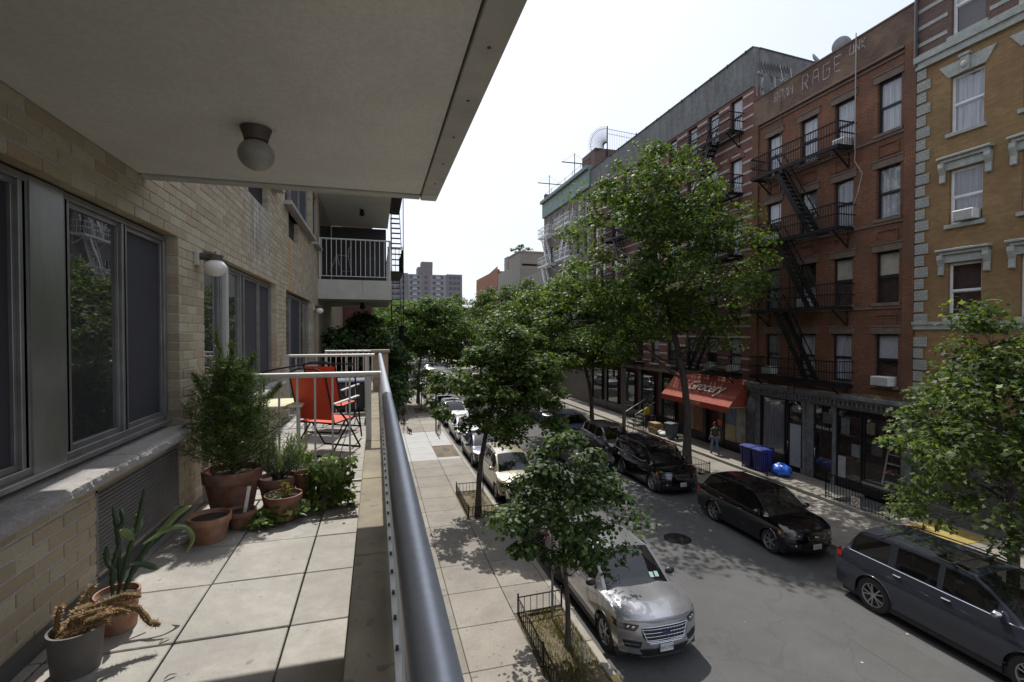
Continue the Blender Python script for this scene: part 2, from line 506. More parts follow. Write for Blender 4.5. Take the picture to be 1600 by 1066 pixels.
L_maple = leaf_mat('maple_leaf', (0.038,0.064,0.015), (0.085,0.128,0.030), (0.19,0.24,0.07), rough=.5, transl=.42)
L_linden = leaf_mat('linden_leaf', (0.028,0.052,0.018), (0.058,0.096,0.030), (0.15,0.20,0.07), rough=0.5)
L_pale = leaf_mat('pale_leaf', (0.050,0.078,0.022), (0.10,0.138,0.040), (0.24,0.28,0.11), rough=.5, transl=.42)
L_far = leaf_mat('far_leaf', (0.044,0.080,0.018), (0.085,0.140,0.030), (0.15,0.21,0.055), rough=.6)
L_cedar = leaf_mat('cedar_needles', (0.04,0.07,0.018), (0.085,0.13,0.03), (0.19,0.22,0.06), transl=0.15)
L_lav = leaf_mat('lavender_leaf', (0.14,0.18,0.10), (0.25,0.30,0.17), (0.38,0.42,0.25), transl=0.2)
L_ivy = leaf_mat('ivy_leaf', (0.05,0.10,0.02), (0.16,0.24,0.05), (0.36,0.42,0.14), transl=0.25)
L_grass = leaf_mat('dry_grass', (0.10,0.10,0.035), (0.18,0.16,0.06), (0.28,0.22,0.09), transl=0.2)
L_conif = leaf_mat('conifer', (0.012,0.024,0.010), (0.02,0.04,0.014), transl=0.05)
L_ailanthus = leaf_mat('yard_leaf', (0.022,0.045,0.014), (0.04,0.075,0.02), (0.12,0.16,0.03))

rng = np.random.default_rng(7)
random.seed(7)
# ================================================================ GROUND, ROAD, SIDEWALKS
KL, KR = 4.62, 14.2          # kerb faces
g = MB(); g.box(-120, 160, -40, 325, -1.0, -0.06)
tag(g.build('ground', mat('far_ground', (0.10,0.10,0.09), 0.9)), kind='structure')
rd = MB(); rd.grid([[(x, y, 0.0) for x in (KL, 7.8, 11, KR)] for y in np.linspace(-8, 320, 60)], flip=True)
road = tag(rd.build('road', M_asphalt), kind='structure')
for (pts, w) in [] and [([(8.3,3),(8.2,9),(8.45,16),(8.3,24),(8.35,40)], .045), ([(10.9,6),(10.7,12),(10.95,19),(10.8,30)], .035),
                 ([(6.9,15.6),(9.2,15.9),(12.2,15.7)], .03), ([(7.2,8.4),(9.6,8.1),(11.8,8.5)], .03)]:
    s = MB()
    for a, b in zip(pts[:-1], pts[1:]):
        d = Vector((b[0]-a[0], b[1]-a[1], 0)).normalized(); n = Vector((-d.y, d.x, 0))*w/2
        A, B_ = Vector((*a, .004)), Vector((*b, .004))
        k = len(s.v); s.add([A-n, A+n, B_+n, B_-n], [(0,1,2,3)])
    s.build('tar_seam', M_tar, road)
for (x0, x1, y0, y1) in ((10.4,11.5,5.0,8.6),(6.95,8.1,17.0,26.0),(9.2,10.4,26.5,34)):
    pz = MB(); pz.box(x0,x1,y0,y1,-.02,.004); pz.build('road_patch', mat('patch_asphalt', (.072,.069,.064), .85, col2=(.055,.053,.05), ns=2, bump=.6, bs=60, fine=(60,(.10,.098,.09),.5)), road)
# manhole cover
mh = empty('manhole_cover', (9.83,14.3,0.0), label='round iron manhole cover flush in the asphalt in mid street', cat='manhole cover')
m_ = MB(); m_.lathe([(0,.012),(.36,.012),(.37,.004),(.44,.010),(.46,.002)], 32)
m_.build('cover_ring', M_iron, mh, world=False)
for i in range(6):
    for j in range(6):
        if (i-2.5)**2+(j-2.5)**2 < 7:
            mk = MB(); mk.box((i-2.5)*.1-.03,(i-2.5)*.1+.03,(j-2.5)*.1-.03,(j-2.5)*.1+.03,.012,.018)
            mk.build('raised_stud', M_iron, mh, world=False); break
    break
st = MB()
for i in range(6):
    for j in range(6):
        if (i-2.5)**2+(j-2.5)**2 < 7 and i > 0:
            st.box((i-2.5)*.1-.03,(i-2.5)*.1+.03,(j-2.5)*.1-.03,(j-2.5)*.1+.03,.012,.018)
st.build('stud_pattern', M_iron, mh, world=False, kind='stuff')

# left sidewalk: base + individual flags
sw = MB(); sw.box(-1.4, KL, -8, 320, -.05, .11)
swl = tag(sw.build('sidewalk_left', mat('joint_dirt', (0.10,0.09,0.075), 0.95)), kind='structure')
flag_cache = {}
def flag(parent, x0, x1, y0, y1, z0, z1, m, name='paving_flag', gap=.008):
    w, d, h = x1-x0-2*gap, y1-y0-2*gap, z1-z0
    key = (round(w,3), round(d,3), round(h,3), m.name)
    if key not in flag_cache:
        b = MB(); b.box(-w/2, w/2, -d/2, d/2, 0, h)
        flag_cache[key] = b.mesh(name, m, bevel=.008)
    o = link(name, flag_cache[key], parent, Vector(((x0+x1)/2, (y0+y1)/2, z0)) - wloc(parent))
    return o
pits_l = [(3.28,7.4,11.3), (3.22,17.5,20.6), (3.1,26.7,29.5), (3.1,42.0,44.6)]
ys = [-.6+1.52*k-.35 for k in range(-3, 42)]
def inpit(x0, x1, y0, y1, pits, kx):
    for px, a, b in pits:
        if x1 > px+.02 and y0 < b-.02 and y1 > a+.02: return (a, b)
    return None
for y0 in [9.56+1.515*k for k in range(-9, 38)]:
    y1 = y0+1.515
    if y0 > 60: continue
    m = M_newconc if 26.6 < y0+.8 < 34.4 else M_concrete
    flag(swl, .25, 1.62, y0, y1, .11, .15, m)
    flag(swl, 1.62, 1.78, y0, y1, .11, .149, m)
    flag(swl, 1.78, 3.2, y0, y1, .11, .15, m)
    # outer column cut around pits
    cuts = [(y0, y1)]
    for px, a, b in pits_l:
        nc = []
        for c0, c1 in cuts:
            if b <= c0 or a >= c1: nc.append((c0, c1)); continue
            if a > c0: nc.append((c0, a))
            if b < c1: nc.append((b, c1))
        cuts = nc
    for c0, c1 in cuts:
        if c1-c0 > .06: flag(swl, 3.2, 4.45, c0, c1, .11, .15, m)
fs = MB(); fs.box(.25, 4.45, 65, 320, .11, .15); fs.build('far_pavement', M_concrete, swl, kind='stuff')
kb = tag(empty('kerb_left', (4.45, 0, 0)), kind='structure')
km = MB(); km.box(0, .17, -1.2, 1.2, -.05, .155); kmesh = km.mesh('kerb_stone', M_curb, bevel=.015)
for k in range(26):
    link('kerb_stone', kmesh, kb, (0, -4.6+2.41*k+1.2, 0))
km = MB(); km.box(4.45, 4.62, 57.5, 320, -.05, .155); km.build('kerb_stone', M_curb, kb)
yk = MB(); yk.box(4.452, 4.623, 6.6, 8.7, .05, .159); yk.build('yellow_kerb_paint', mat('faded_yellow', (0.45,0.36,0.06), 0.8, col2=(0.33,0.30,0.2), ns=6), kb)
# right sidewalk
XS = 17.55     # edge of the raised areaway strip
sr = MB(); sr.box(KR+.17, 19.9, -8, 320, -.05, .10)
swr = tag(sr.build('sidewalk_right', _mc['joint_dirt']), kind='structure')
kb2 = tag(empty('kerb_right', (KR, 0, 0)), kind='structure')
for k in range(26):
    link('kerb_stone', kmesh, kb2, (0, -4.6+2.41*k+1.2, 0))
km = MB(); km.box(KR, KR+.17, 57.5, 320, -.05, .155); km.build('kerb_stone', M_curb, kb2)
pits_r = [(KR+.17, 20.0, 22.9), (KR+.17, 7.0, 9.6), (KR+.17, 31, 33.6)]
for y0 in [1.0+1.6*k for k in range(0, 36)]:
    y1 = y0+1.6
    cuts = [(y0, y1)]
    for px, a, b in pits_r:
        nc = []
        for c0, c1 in cuts:
            if b <= c0 or a >= c1: nc.append((c0, c1)); continue
            if a > c0: nc.append((c0, a))
            if b < c1: nc.append((b, c1))
        cuts = nc
    for c0, c1 in cuts:
        if c1-c0 > .06: flag(swr, KR+.17, 15.65, c0, c1, .10, .15, M_concrete)
    flag(swr, 15.65, XS-.02, y0, y1, .10, .15, M_concrete)
    if not (13.1 < y0+.8 < 15.6):
        flag(swr, XS+.14, 19.5, y0, y1, .10, .27, M_concrete, 'areaway_flag')
fs = MB(); fs.box(KR+.17, XS, 58.6, 320, .10, .15); fs.box(XS+.14, 19.5, 58.6, 320, .10, .27); fs.build('far_pavement', M_concrete, swr, kind='stuff')
km = MB(); km.box(XS, XS+.14, -1.2, 1.2, .1, .285); kmesh2 = km.mesh('step_stone', M_curb, bevel=.012)
for k in range(25): link('step_stone', kmesh2, swr, (0, -1.2+2.41*k+1.2, 0))
yp = MB(); yp.box(17.75, 19.2, 10.9, 12.6, .27, .283); yp.build('yellow_cellar_hatch', M_yellowp, swr, bevel=.004)

# tree pits, grass
def pit(x0, x1, y0, y1, seed, grass=600, name='tree_pit'):
    p = MB(); n = 12
    r = random.Random(seed)
    P = [[(x0+(x1-x0)*i/n, y0+(y1-y0)*j/n, .118+.05*math.sin(i*.7+seed)*math.sin(j*.6)*(0 < i < n and 0 < j < n)+r.uniform(0,.015)) for i in range(n+1)] for j in range(n+1)]
    p.grid(P, flip=True)
    o = tag(p.build(name, mat('pit_soil', (0.16,0.125,0.08), 0.95, col2=(0.09,0.07,0.045), ns=5, bump=1, bs=50, bd=.02, fine=(30, (0.22,0.18,0.11), .5)), smooth=True), kind='structure')
    if grass:
        gm = MB()
        for i in range(grass):
            cx, cy = r.choice([(.3,.6),(.5,.3),(.7,.7),(.25,.2),(.6,.85),(.5,.5)])
            x = x0+(x1-x0)*min(.97, max(.03, r.gauss(cx,.2))); y = y0+(y1-y0)*min(.97, max(.03, r.gauss(cy,.2)))
            a = r.uniform(0, 6.28); h = r.uniform(.03,.11); w = r.uniform(.006,.014)
            dx, dy = math.cos(a)*w, math.sin(a)*w; l = r.uniform(-.05,.05), r.uniform(-.05,.05)
            gm.add([(x-dx,y-dy,.12),(x+dx,y+dy,.12),(x+l[0],y+l[1],.13+h)], [(0,1,2)])
        tag(gm.build('dry_grass', L_grass, fixn=False), kind='stuff', label='sparse dry grass on the soil of the tree pit')
    return o
pit(3.2, 4.45, 7.4, 11.3, 1, 5200)
pit(3.2, 4.45, 17.5, 20.6, 2, 900)
pit(3.2, 4.45, 26.7, 29.5, 3, 0)
pit(3.2, 4.45, 42.0, 44.6, 4, 300)
pit(KR+.17, 15.65, 20.0, 22.9, 5, 1200)
pit(KR+.17, 15.65, 7.0, 9.6, 6, 0)
pit(KR+.17, 15.65, 31, 33.6, 7, 0)

def iron_fence(name, pts, h, z, label, group=None, spacing=.12, r=.009, cat='fence', mat_=None, posts=True, lowrail=.06, parent=None):
    m0 = mat_ or M_iron
    e = empty(name, (pts[0][0], pts[0][1], z), label=label, cat=cat, group=group)
    bm_ = MB(); bm_.cyl((0,0,.02),(0,0,h-.01), r, n=5); bme = bm_.mesh('baluster', m0)
    pm = MB(); pm.box(-.018,.018,-.018,.018,0,h+.05); pm.ball((0,0,h+.07), .025, n=6, m=4); pme = pm.mesh('post', m0)
    for a, b in zip(pts[:-1], pts[1:]):
        A, B_ = Vector((*a, z)), Vector((*b, z)); L = (B_-A).length
        for zz in (lowrail, h-.01):
            t = MB(); t.bar(A+Vector((0,0,zz)), B_+Vector((0,0,zz)), .03, .02); t.build('rail', m0, e)
        n = max(2, int(L/spacing))
        for i in range(1, n):
            linkw('baluster', bme, e, A.lerp(B_, i/n))
    if posts:
        for p in pts: linkw('post', pme, e, (*p, z))
    return e
iron_fence('tree_guard', [(4.42,11.25),(3.28,11.2),(3.26,9.3),(3.26,7.45),(4.42,7.42)], .45, .15, 'low black iron tree guard round the nearest tree pit on the left sidewalk', spacing=.15)
iron_fence('tree_guard', [(4.42,20.5),(3.26,20.5),(3.26,17.6),(4.42,17.6)], .42, .15, 'low black iron tree guard round the second tree pit from the balcony', spacing=.13)
iron_fence('tree_guard', [(KR+.2,20.1),(15.6,20.1),(15.6,22.8),(KR+.2,22.8)], .5, .15, 'low iron tree guard at the foot of the tall maple across the street', spacing=.12)

# ================================================================ BALCONY (own)
FZ = 5.55
# floor bed + pavers
fb = MB(); fb.box(-1.5, -.05, -.8, 10.6, FZ-.25, FZ-.03)
bf = tag(fb.build('balcony_floor', mat('floor_bed', (0.06,0.055,0.05), 0.95)), kind='structure')
xs = [-1.5+.02, -1.42, -.92, -.42, -.06]
yb = [.94+.55*k for k in range(-3, 18)]
pcache = {}
for i in range(4):
    for j in range(len(yb)-1):
        w, d = xs[i+1]-xs[i]-.009, yb[j+1]-yb[j]-.009
        k = (round(w,3), round(d,3))
        if k not in pcache:
            b = MB(); b.box(-w/2, w/2, -d/2, d/2, -.03, 0); pcache[k] = b.mesh('paver', M_paver, bevel=.004)
        o = link('paver', pcache[k], bf, ((xs[i]+xs[i+1])/2, (yb[j]+yb[j+1])/2, FZ+random.uniform(-.002,.002)))
        o.rotation_euler = (random.uniform(-.002,.002), random.uniform(-.002,.002), random.uniform(-.004,.004))
# dark base strip along wall
sk = MB(); sk.box(-1.5, -1.47, -.8, 4.4, FZ, FZ+.075); sk.build('base_flashing', mat('bitumen_strip', (0.10,0.095,0.09), 0.8, bump=.4, bs=30), bf)

# parapet with coping stones
pp = empty('parapet', (.06, 0, FZ-.3), label='low masonry parapet with tan coping stones along the balcony edge', cat='parapet')
q = MB(); q.box(-.05, .18, -.8, 11.7, FZ-.3, FZ+.40); q.build('parapet_wall', mat('tan_brick_plain', (0.36,0.29,0.18), .9), pp)
cy = [-.8, -.13, 1.06, 2.25, 3.43, 4.62, 5.80, 6.99, 8.17, 9.36, 10.55, 11.7]
for a, b in zip(cy[:-1], cy[1:]):
    q = MB(); q.box(-.10, .23, a+.004, b-.004, FZ+.40, FZ+.46); q.build('coping_stone', M_coping, pp, bevel=.006)
pl_ = empty('brick_pillar', (.07, 8.9, FZ), label='tan brick pillar with a stone cap where the balcony railing ends', cat='pillar')
q = MB(); q.box(-.06,.20,8.80,9.05,FZ+.46,FZ+1.10); q.build('pillar_shaft', brick_mat('pillar_brick', (.36,.27,.17),(.26,.18,.11),(.30,.28,.24),'xz'), pl_)
q = MB(); q.box(-.09,.23,8.76,9.09,FZ+1.10,FZ+1.15); q.build('pillar_cap', M_coping, pl_, bevel=.005)

# handrail along the parapet
hr = empty('balcony_handrail', (.06, 0, FZ+.46), label='long round metal handrail running along the balcony parapet', cat='railing')
RZ = FZ+1.07
t = MB(); t.tube([(.06, y, RZ) for y in np.linspace(-.8, 8.85, 12)], .030, 28); t.build('rail_tube', M_rail, hr, smooth=True)
q = MB(); q.box(.045,.079,-.8,8.8,FZ+.53,FZ+.542); q.build('bottom_rail', M_alu, hr)
bm_ = MB(); bm_.box(-.006,.006,-.006,.006,0,.50); bme = bm_.mesh('baluster', M_alu)
cl = MB(); cl.box(-.005,.004,-.005,.005,0,.012); clm = cl.mesh('baluster_foot', M_blackpl)
k = 0
for y in np.arange(-.6, 8.7, .155):
    b = linkw('baluster', bme, hr, (.066, y, FZ+.542)); link('baluster_foot', clm, b, (-.012,0,0)); k += 1
pm = MB(); pm.box(-.016,.016,-.016,.016,0,.60); pme = pm.mesh('rail_post', M_alu)
for y in (4.72, 7.0): linkw('rail_post', pme, hr, (.066, y, FZ+.46))

def divider(y, x0, x1, label, h=1.07, n=9, post_l=True, tube=.024):
    e = empty('balcony_divider', (x0, y, FZ), label=label, cat='railing', group='metal dividers between the terraces')
    t = MB(); t.cyl((x0,y,FZ+h),(x1,y,FZ+h), tube, n=14); t.build('top_rail', M_alu, e, smooth=True)
    q = MB(); q.box(x0,x1,y-.015,y+.015,FZ+.08,FZ+.10); q.build('bottom_rail', M_alu, e)
    bm2 = MB(); bm2.box(-.008,.008,-.008,.008,0,h-.12); me = bm2.mesh('baluster', M_alu)
    for i in range(1, n+1): linkw('baluster', me, e, (x0+(x1-x0)*i/(n+1), y, FZ+.10))
    pm2 = MB(); pm2.box(-.024,.024,-.024,.024,0,h-.02); me = pm2.mesh('post', M_alu)
    for x in ((x0+.02, x1-.13) if post_l else (x1-.13,)): linkw('post', me, e, (x, y, FZ))
    return e
divider(4.68, -1.42, .06, 'nearest white metal divider railing, right behind the potted plants', n=9)
divider(8.62, -1.42, -.03, 'second white metal divider railing, behind the red chairs', n=8)
divider(10.5, -1.0, .06, 'farthest white metal divider railing, in front of the dark shrubs', n=9)

# ceiling slab
cs = empty('balcony_ceiling', (-.5, 2, 8.05)); tag(cs, kind='structure')
q = MB(); q.box(-1.5,.327,-3,3.755,8.05,8.30); q.build('slab', M_ceiling, cs)
q = MB(); q.box(.335,.46,-3,3.86,8.035,8.32); q.build('edge_trim', M_trim, cs, bevel=.004)
q = MB(); q.box(-1.497,.33,3.765,3.86,8.035,8.32); q.build('edge_trim', M_trim, cs, bevel=.004)
q = MB(); q.box(.327,.335,-3,3.765,8.075,8.30); q.box(-1.497,.327,3.755,3.765,8.075,8.30); q.build('drip_groove', M_dark, cs)
sm = MB(); sm.lathe([(0,-.004),(.008,-.002),(.008,0)], 8); sme = sm.mesh('screw_head', mat('rusty_screw', (.12,.09,.06), .7))
for y in np.arange(.9, 3.8, .42): linkw('screw_head', sme, cs, (.40, y, 8.0345))
cp = MB(); cp.box(.34,.455,3.70,3.855,8.030,8.0348); cp.build('corner_plate', M_alu, cs)

def lathe_obj(name, prof, m, parent, n=28, c=(0,0,0), smooth=True, **k):
    b = MB(); b.lathe(prof, n, c); return b.build(name, m, parent, world=False, smooth=smooth, **k)
lp = empty('ceiling_lamp', (-.59, 2.78, 8.05), label='round globe lamp on the underside of the balcony ceiling', cat='lamp')
lathe_obj('lamp_base', [(0,0),(.062,0),(.075,-.004),(.060,-.045),(.056,-.065),(0,-.066)], mat('dull_bronze', (.12,.10,.08), .6, .3), lp)
b = MB(); b.ball((0,0,-.135), .087, .087, .078, 28, 16); b.build('globe', mat('frosted_globe', (.34,.32,.28), .35), lp, world=False, smooth=True)

def wall_lamp(y, z, label):
    e = empty('wall_lamp', (-1.5, y, z), label=label, cat='lamp', group='globe lamps on the brick wall')
    q = MB(); q.box(0,.035,-.05,.05,-.04,.09); q.build('back_plate', M_alu, e, world=False, bevel=.004)
    t = MB(); t.cyl((.03,0,.045),(.15,0,.045), .03, .05, 12); t.cyl((.15,0,.055),(.15,0,.01),.065,.05,14); t.build('arm', mat('dull_bronze', (.12,.10,.08), .6, .3), e, world=False)
    b = MB(); b.ball((.15,0,-.055), .088, .088, .075, 24, 14); b.build('globe', M_globe, e, world=False, smooth=True)
wall_lamp(4.80, 7.62, 'opal globe wall lamp on the brick pier beyond the near window')
wall_lamp(12.95, 7.60, 'small far globe wall lamp at the end of the brick wall')

# ---------------------------------------------------------------- own building wall
ab = empty('apartment_building', (-1.5, 6, 0), label='tan brick apartment building with sliding windows, this side of the street', cat='building')
WX = -1.5
def own_brick():
    m, nt, b, out = newmat('tan_brick')
    g = N(nt, 'ShaderNodeNewGeometry'); oi = N(nt, 'ShaderNodeObjectInfo')
    r = mathn(nt, 'FRACT', mathn(nt, 'ADD', oi.outputs['Random'], g.outputs['Random Per Island']), 0)
    rp = N(nt, 'ShaderNodeValToRGB'); e = rp.color_ramp.elements
    e[0].color = c4((.32,.265,.175)); e[1].color = c4((.45,.39,.275)); e[1].position = 1
    k = e.new(.15); k.color = c4((.35,.265,.165)); k = e.new(.5); k.color = c4((.385,.325,.22))
    nt.links.new(r, rp.inputs['Fac'])
    f, h = noise_fac(nt, 75, 3, .7, lo=.60, hi=.68)
    c = mixc(nt, mathn(nt, 'MULTIPLY', f, .6), rp.outputs['Color'], (.14,.10,.07))
    f2, _ = noise_fac(nt, 12, 5, .6)
    c = mixc(nt, mathn(nt, 'MULTIPLY', f2, .3), c, (.25,.21,.15))
    # soot and lime runs under the upper vents: stays on the wall there
    s = N(nt, 'ShaderNodeSeparateXYZ'); nt.links.new(g.outputs['Position'], s.inputs[0])
    def win(sock, a, b_, w):
        m1 = N(nt, 'ShaderNodeMapRange'); m1.inputs['From Min'].default_value = a-w; m1.inputs['From Max'].default_value = a+w
        m2 = N(nt, 'ShaderNodeMapRange'); m2.inputs['From Min'].default_value = b_+w; m2.inputs['From Max'].default_value = b_-w
        nt.links.new(sock, m1.inputs['Value']); nt.links.new(sock, m2.inputs['Value'])
        return mathn(nt, 'MULTIPLY', m1.outputs[0], m2.outputs[0])
    zone = mathn(nt, 'MULTIPLY', win(s.outputs['Y'], 6.6, 7.9, .35), win(s.outputs['Z'], 7.9, 8.8, .25))
    nf, _ = noise_fac(nt, 5, 6, .7, lo=.42, hi=.58, stretch=(1,1,.3))
    c = mixc(nt, mathn(nt, 'MULTIPLY', mathn(nt, 'MULTIPLY', zone, nf), .7), c, (.50,.50,.46))
    nf2, _ = noise_fac(nt, 4, 6, .7, lo=.45, hi=.6, stretch=(1,1.5,.25))
    c = mixc(nt, mathn(nt, 'MULTIPLY', mathn(nt, 'MULTIPLY', zone, nf2), .6), c, (.10,.08,.06))
    zone2 = mathn(nt, 'MULTIPLY', win(s.outputs['Y'], 9.4, 9.75, .12), win(s.outputs['Z'], 7.7, 8.8, .1))
    c = mixc(nt, mathn(nt, 'MULTIPLY', zone2, .6), c, (.42,.24,.07))
    nt.links.new(c, b.inputs['Base Color']); b.inputs['Roughness'].default_value = .85
    addbump(nt, b, h, .35, .004)
    return m
M_tanbrick = own_brick()
M_mortar = mat('mortar', (.50,.49,.47), .95, col2=(.40,.39,.37), ns=5, bump=.4, bs=120, fine=(40,(.28,.27,.25),.4))

WY1 = 14.0; WZ0 = FZ-.2; WZ1 = 12.5
LOW, HIGH = 6.17, 7.77
opn = [(1.2, 4.42, LOW, HIGH), (5.0, 8.32, LOW, HIGH), (9.18, 12.6, LOW, HIGH),          # windows above sills
       (3.2, 4.38, 5.62, 6.12), (6.0, 7.7, 5.62, 6.12), (9.6, 11.2, 5.62, 6.12),        # louvre grilles
       (6.63, 7.79, 8.74, 9.14), (9.49, 10.6, 8.69, 9.18),                                # upper vents
       (5.0, 8.32, 9.28, 10.6), (9.12, 12.55, 9.28, 10.6), (13.0, 14.0, 9.28, 10.6),
       (13.2, 14.0, 5.6, 7.6)]
def in_open(y, z):
    return any(a < y < b and c < z < d for a, b, c, d in opn)
# mortar backing with the openings and their reveals
yc = sorted(set([-.8, WY1] + [v for o in opn for v in o[:2]])); zc = sorted(set([WZ0, WZ1] + [v for o in opn for v in o[2:]]))
wm = MB()
for i in range(len(yc)-1):
    for j in range(len(zc)-1):
        a, b, c, d = yc[i], yc[i+1], zc[j], zc[j+1]
        if not in_open((a+b)/2, (c+d)/2):
            wm.box(WX-.22, WX-.006, a, b, c, d)
wm.build('mortar_wall', M_mortar, ab)
# bricks: full faces in a running bond, cut at the openings
P_, RH, BW = .075, .065, .225
rows = int((WZ1-WZ0)/P_)
bricks = []
for r in range(rows):
    z0 = WZ0+.005+r*P_; z1 = z0+RH; zm = (z0+z1)/2
    off = (BW/2 if r % 2 else 0)
    y = -.8+off-BW
    while y < WY1:
        a, b = y+.005, y+BW-.005
        segs = [(max(a,-.8), min(b,WY1))]
        for (oa, ob, oc, od) in opn:
            if oc < zm < od:
                ns_ = []
                for s0, s1 in segs:
                    if ob <= s0 or oa >= s1: ns_.append((s0, s1)); continue
                    if oa > s0: ns_.append((s0, oa+.003))
                    if ob < s1: ns_.append((ob-.003, s1))
                segs = ns_
        for s0, s1 in segs:
            if s1-s0 > .004: bricks.append((s0, s1, z0, z1))
        y += BW
thf = R_(15.6)
def vis_size(b):
    ym, zm = (b[0]+b[1])/2, (b[2]+b[3])/2
    d = WX*math.sin(thf)+ym*math.cos(thf); r = WX*math.cos(thf)-ym*math.sin(thf)
    if d < .3 or abs(r/d) > 1.08: return 0
    v = abs(zm-7)/d
    if v > .75: return 0
    if zm > 8.05 and (zm-7)/d > 1.05/3.6*1.0 and ym < 3.86*(zm-7)/1.05*.98: return 0
    if zm < 8.05 or ym > 4: return 1/d
    return 0
order = sorted(range(len(bricks)), key=lambda i: -vis_size(bricks[i]))
single = set(i for i in order[:300] if vis_size(bricks[i]) > 0)
bc = {}; rest = MB()
for i, (a, b, z0, z1) in enumerate(bricks):
    if i in single:
        k = round(b-a, 3)
        if k not in bc:
            q = MB(); q.box(-.09, 0, -k/2, k/2, -RH/2, RH/2); bc[k] = q.mesh('brick', M_tanbrick, bevel=.003)
        linkw('brick', bc[k], ab, (WX+random.uniform(-.0015,.0015), (a+b)/2, (z0+z1)/2))
    else:
        x = WX+random.uniform(-.0015,.0015)
        rest.box(x-.09, x, a, b, z0, z1)
rest.build('brickwork', M_tanbrick, ab, kind='stuff', fixn=False)
# brick jambs inside the openings (return faces)
jm = MB()
for yj in (4.42, 5.0, 8.32, 9.18):
    s = 1 if yj in (4.42, 8.32) else -1
    for r in range(rows):
        z0 = WZ0+.005+r*P_
        if LOW < z0 and z0+RH < HIGH:
            jm.box(WX-.15, WX-.094, yj-s*.008, yj+s*.03, z0, z0+RH)
jm.build('jamb_bricks', M_tanbrick, ab, kind='stuff')
q = MB()
for a, b in ((1.2,4.42),(5.0,8.32),(9.18,12.6)): q.box(WX-.20, WX-.004, a, b, HIGH-.012, HIGH-.001)
q.build('steel_lintel', mat('lintel_paint', (.20,.17,.12), .7, col2=(.14,.12,.09), ns=6), ab)
# dark rooms
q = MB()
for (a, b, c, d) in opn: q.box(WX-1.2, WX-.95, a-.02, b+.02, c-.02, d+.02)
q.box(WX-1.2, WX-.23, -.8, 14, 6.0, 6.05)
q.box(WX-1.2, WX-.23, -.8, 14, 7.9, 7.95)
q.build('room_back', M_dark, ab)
# sills: rock faced front edge
def stone_sill(y0, y1, zt, parent, x0=WX-.13, x1=WX+.13, th=.065, seed=1):
    r = random.Random(seed); n = int((y1-y0)/.018); q = MB(); P = []
    for i in range(n+1):
        y = y0+(y1-y0)*i/n
        P.append([(x0,y,zt),(x1-.03+r.uniform(-.006,.006),y,zt+r.uniform(-.001,.001)),(x1-.004+r.uniform(-.010,.004),y,zt-.010+r.uniform(-.005,.003)),
                  (x1+r.uniform(-.012,.006),y,zt-.028+r.uniform(-.004,.004)),(x1-.004+r.uniform(-.010,.006),y,zt-.046+r.uniform(-.005,.005)),(x1-.012+r.uniform(-.006,.004),y,zt-th),(x0,y,zt-th)])
    q.grid(P); nn = 7; b0 = 0
    q.f.append(tuple(range(nn))[::-1]); q.m.append(0); q.f.append(tuple(range(n*nn, n*nn+nn))); q.m.append(0)
    return q.build('stone_sill', M_sill, parent, smooth=True, angle=25)
for k, (a, b) in enumerate([(.9,2.2),(2.21,3.42),(3.43,4.52)]): stone_sill(a, b-.006, 6.27, ab, seed=k+1)
stone_sill(4.95, 8.4, 6.24, ab, seed=7); stone_sill(9.12, 12.7, 6.24, ab, seed=8)
stone_sill(5.0, 8.4, 9.26, ab, seed=9); stone_sill(9.05, 12.6, 9.26, ab, seed=10); stone_sill(12.95, 14.0, 9.26, ab, seed=11)
# louvre grilles
def grille(y0, y1, z0, z1, name='vent_grille'):
    e = link(name, (lambda q: q.mesh(name, M_louver))(MB().box(0,.012,-(y1-y0)/2,(y1-y0)/2,0,.012).box(0,.012,-(y1-y0)/2,(y1-y0)/2,z1-z0-.012,z1-z0).box(0,.012,-(y1-y0)/2,-(y1-y0)/2+.02,0,z1-z0).box(0,.012,(y1-y0)/2-.02,(y1-y0)/2,0,z1-z0)), ab,
             Vector((WX-.01,(y0+y1)/2,z0))-wloc(ab))
    s = MB(); w = (y1-y0)/2-.02
    s.add([(-.010,-w,.006),(-.010,w,.006),(.008,w,.000),(.008,-w,.000),(-.010,-w,-.001),(-.010,w,-.001),(.008,w,-.007),(.008,-w,-.007)], [(0,1,2,3),(4,7,6,5),(3,2,6,7)])
    sme_ = s.mesh('louvre_slat', M_louver)
    n = int((z1-z0-.02)/.0235)
    for i in range(n): link('louvre_slat', sme_, e, (0,0,.02+i*.0235))
    return e
grille(3.2,4.38,5.62,6.12); grille(6.0,7.7,5.62,6.12); grille(9.6,11.2,5.62,6.12)
q = MB(); q.box(WX-.06,WX-.045,3.2,11.2,5.62,6.12); q.build('grille_back', M_dark, ab)
q = MB(); q.box(WX-.10,WX-.08,6.63,7.79,8.74,9.14); q.box(WX-.10,WX-.08,9.49,10.6,8.69,9.18); q.build('vent_back', mat('vent_dark', (.02,.018,.016), .9), ab)

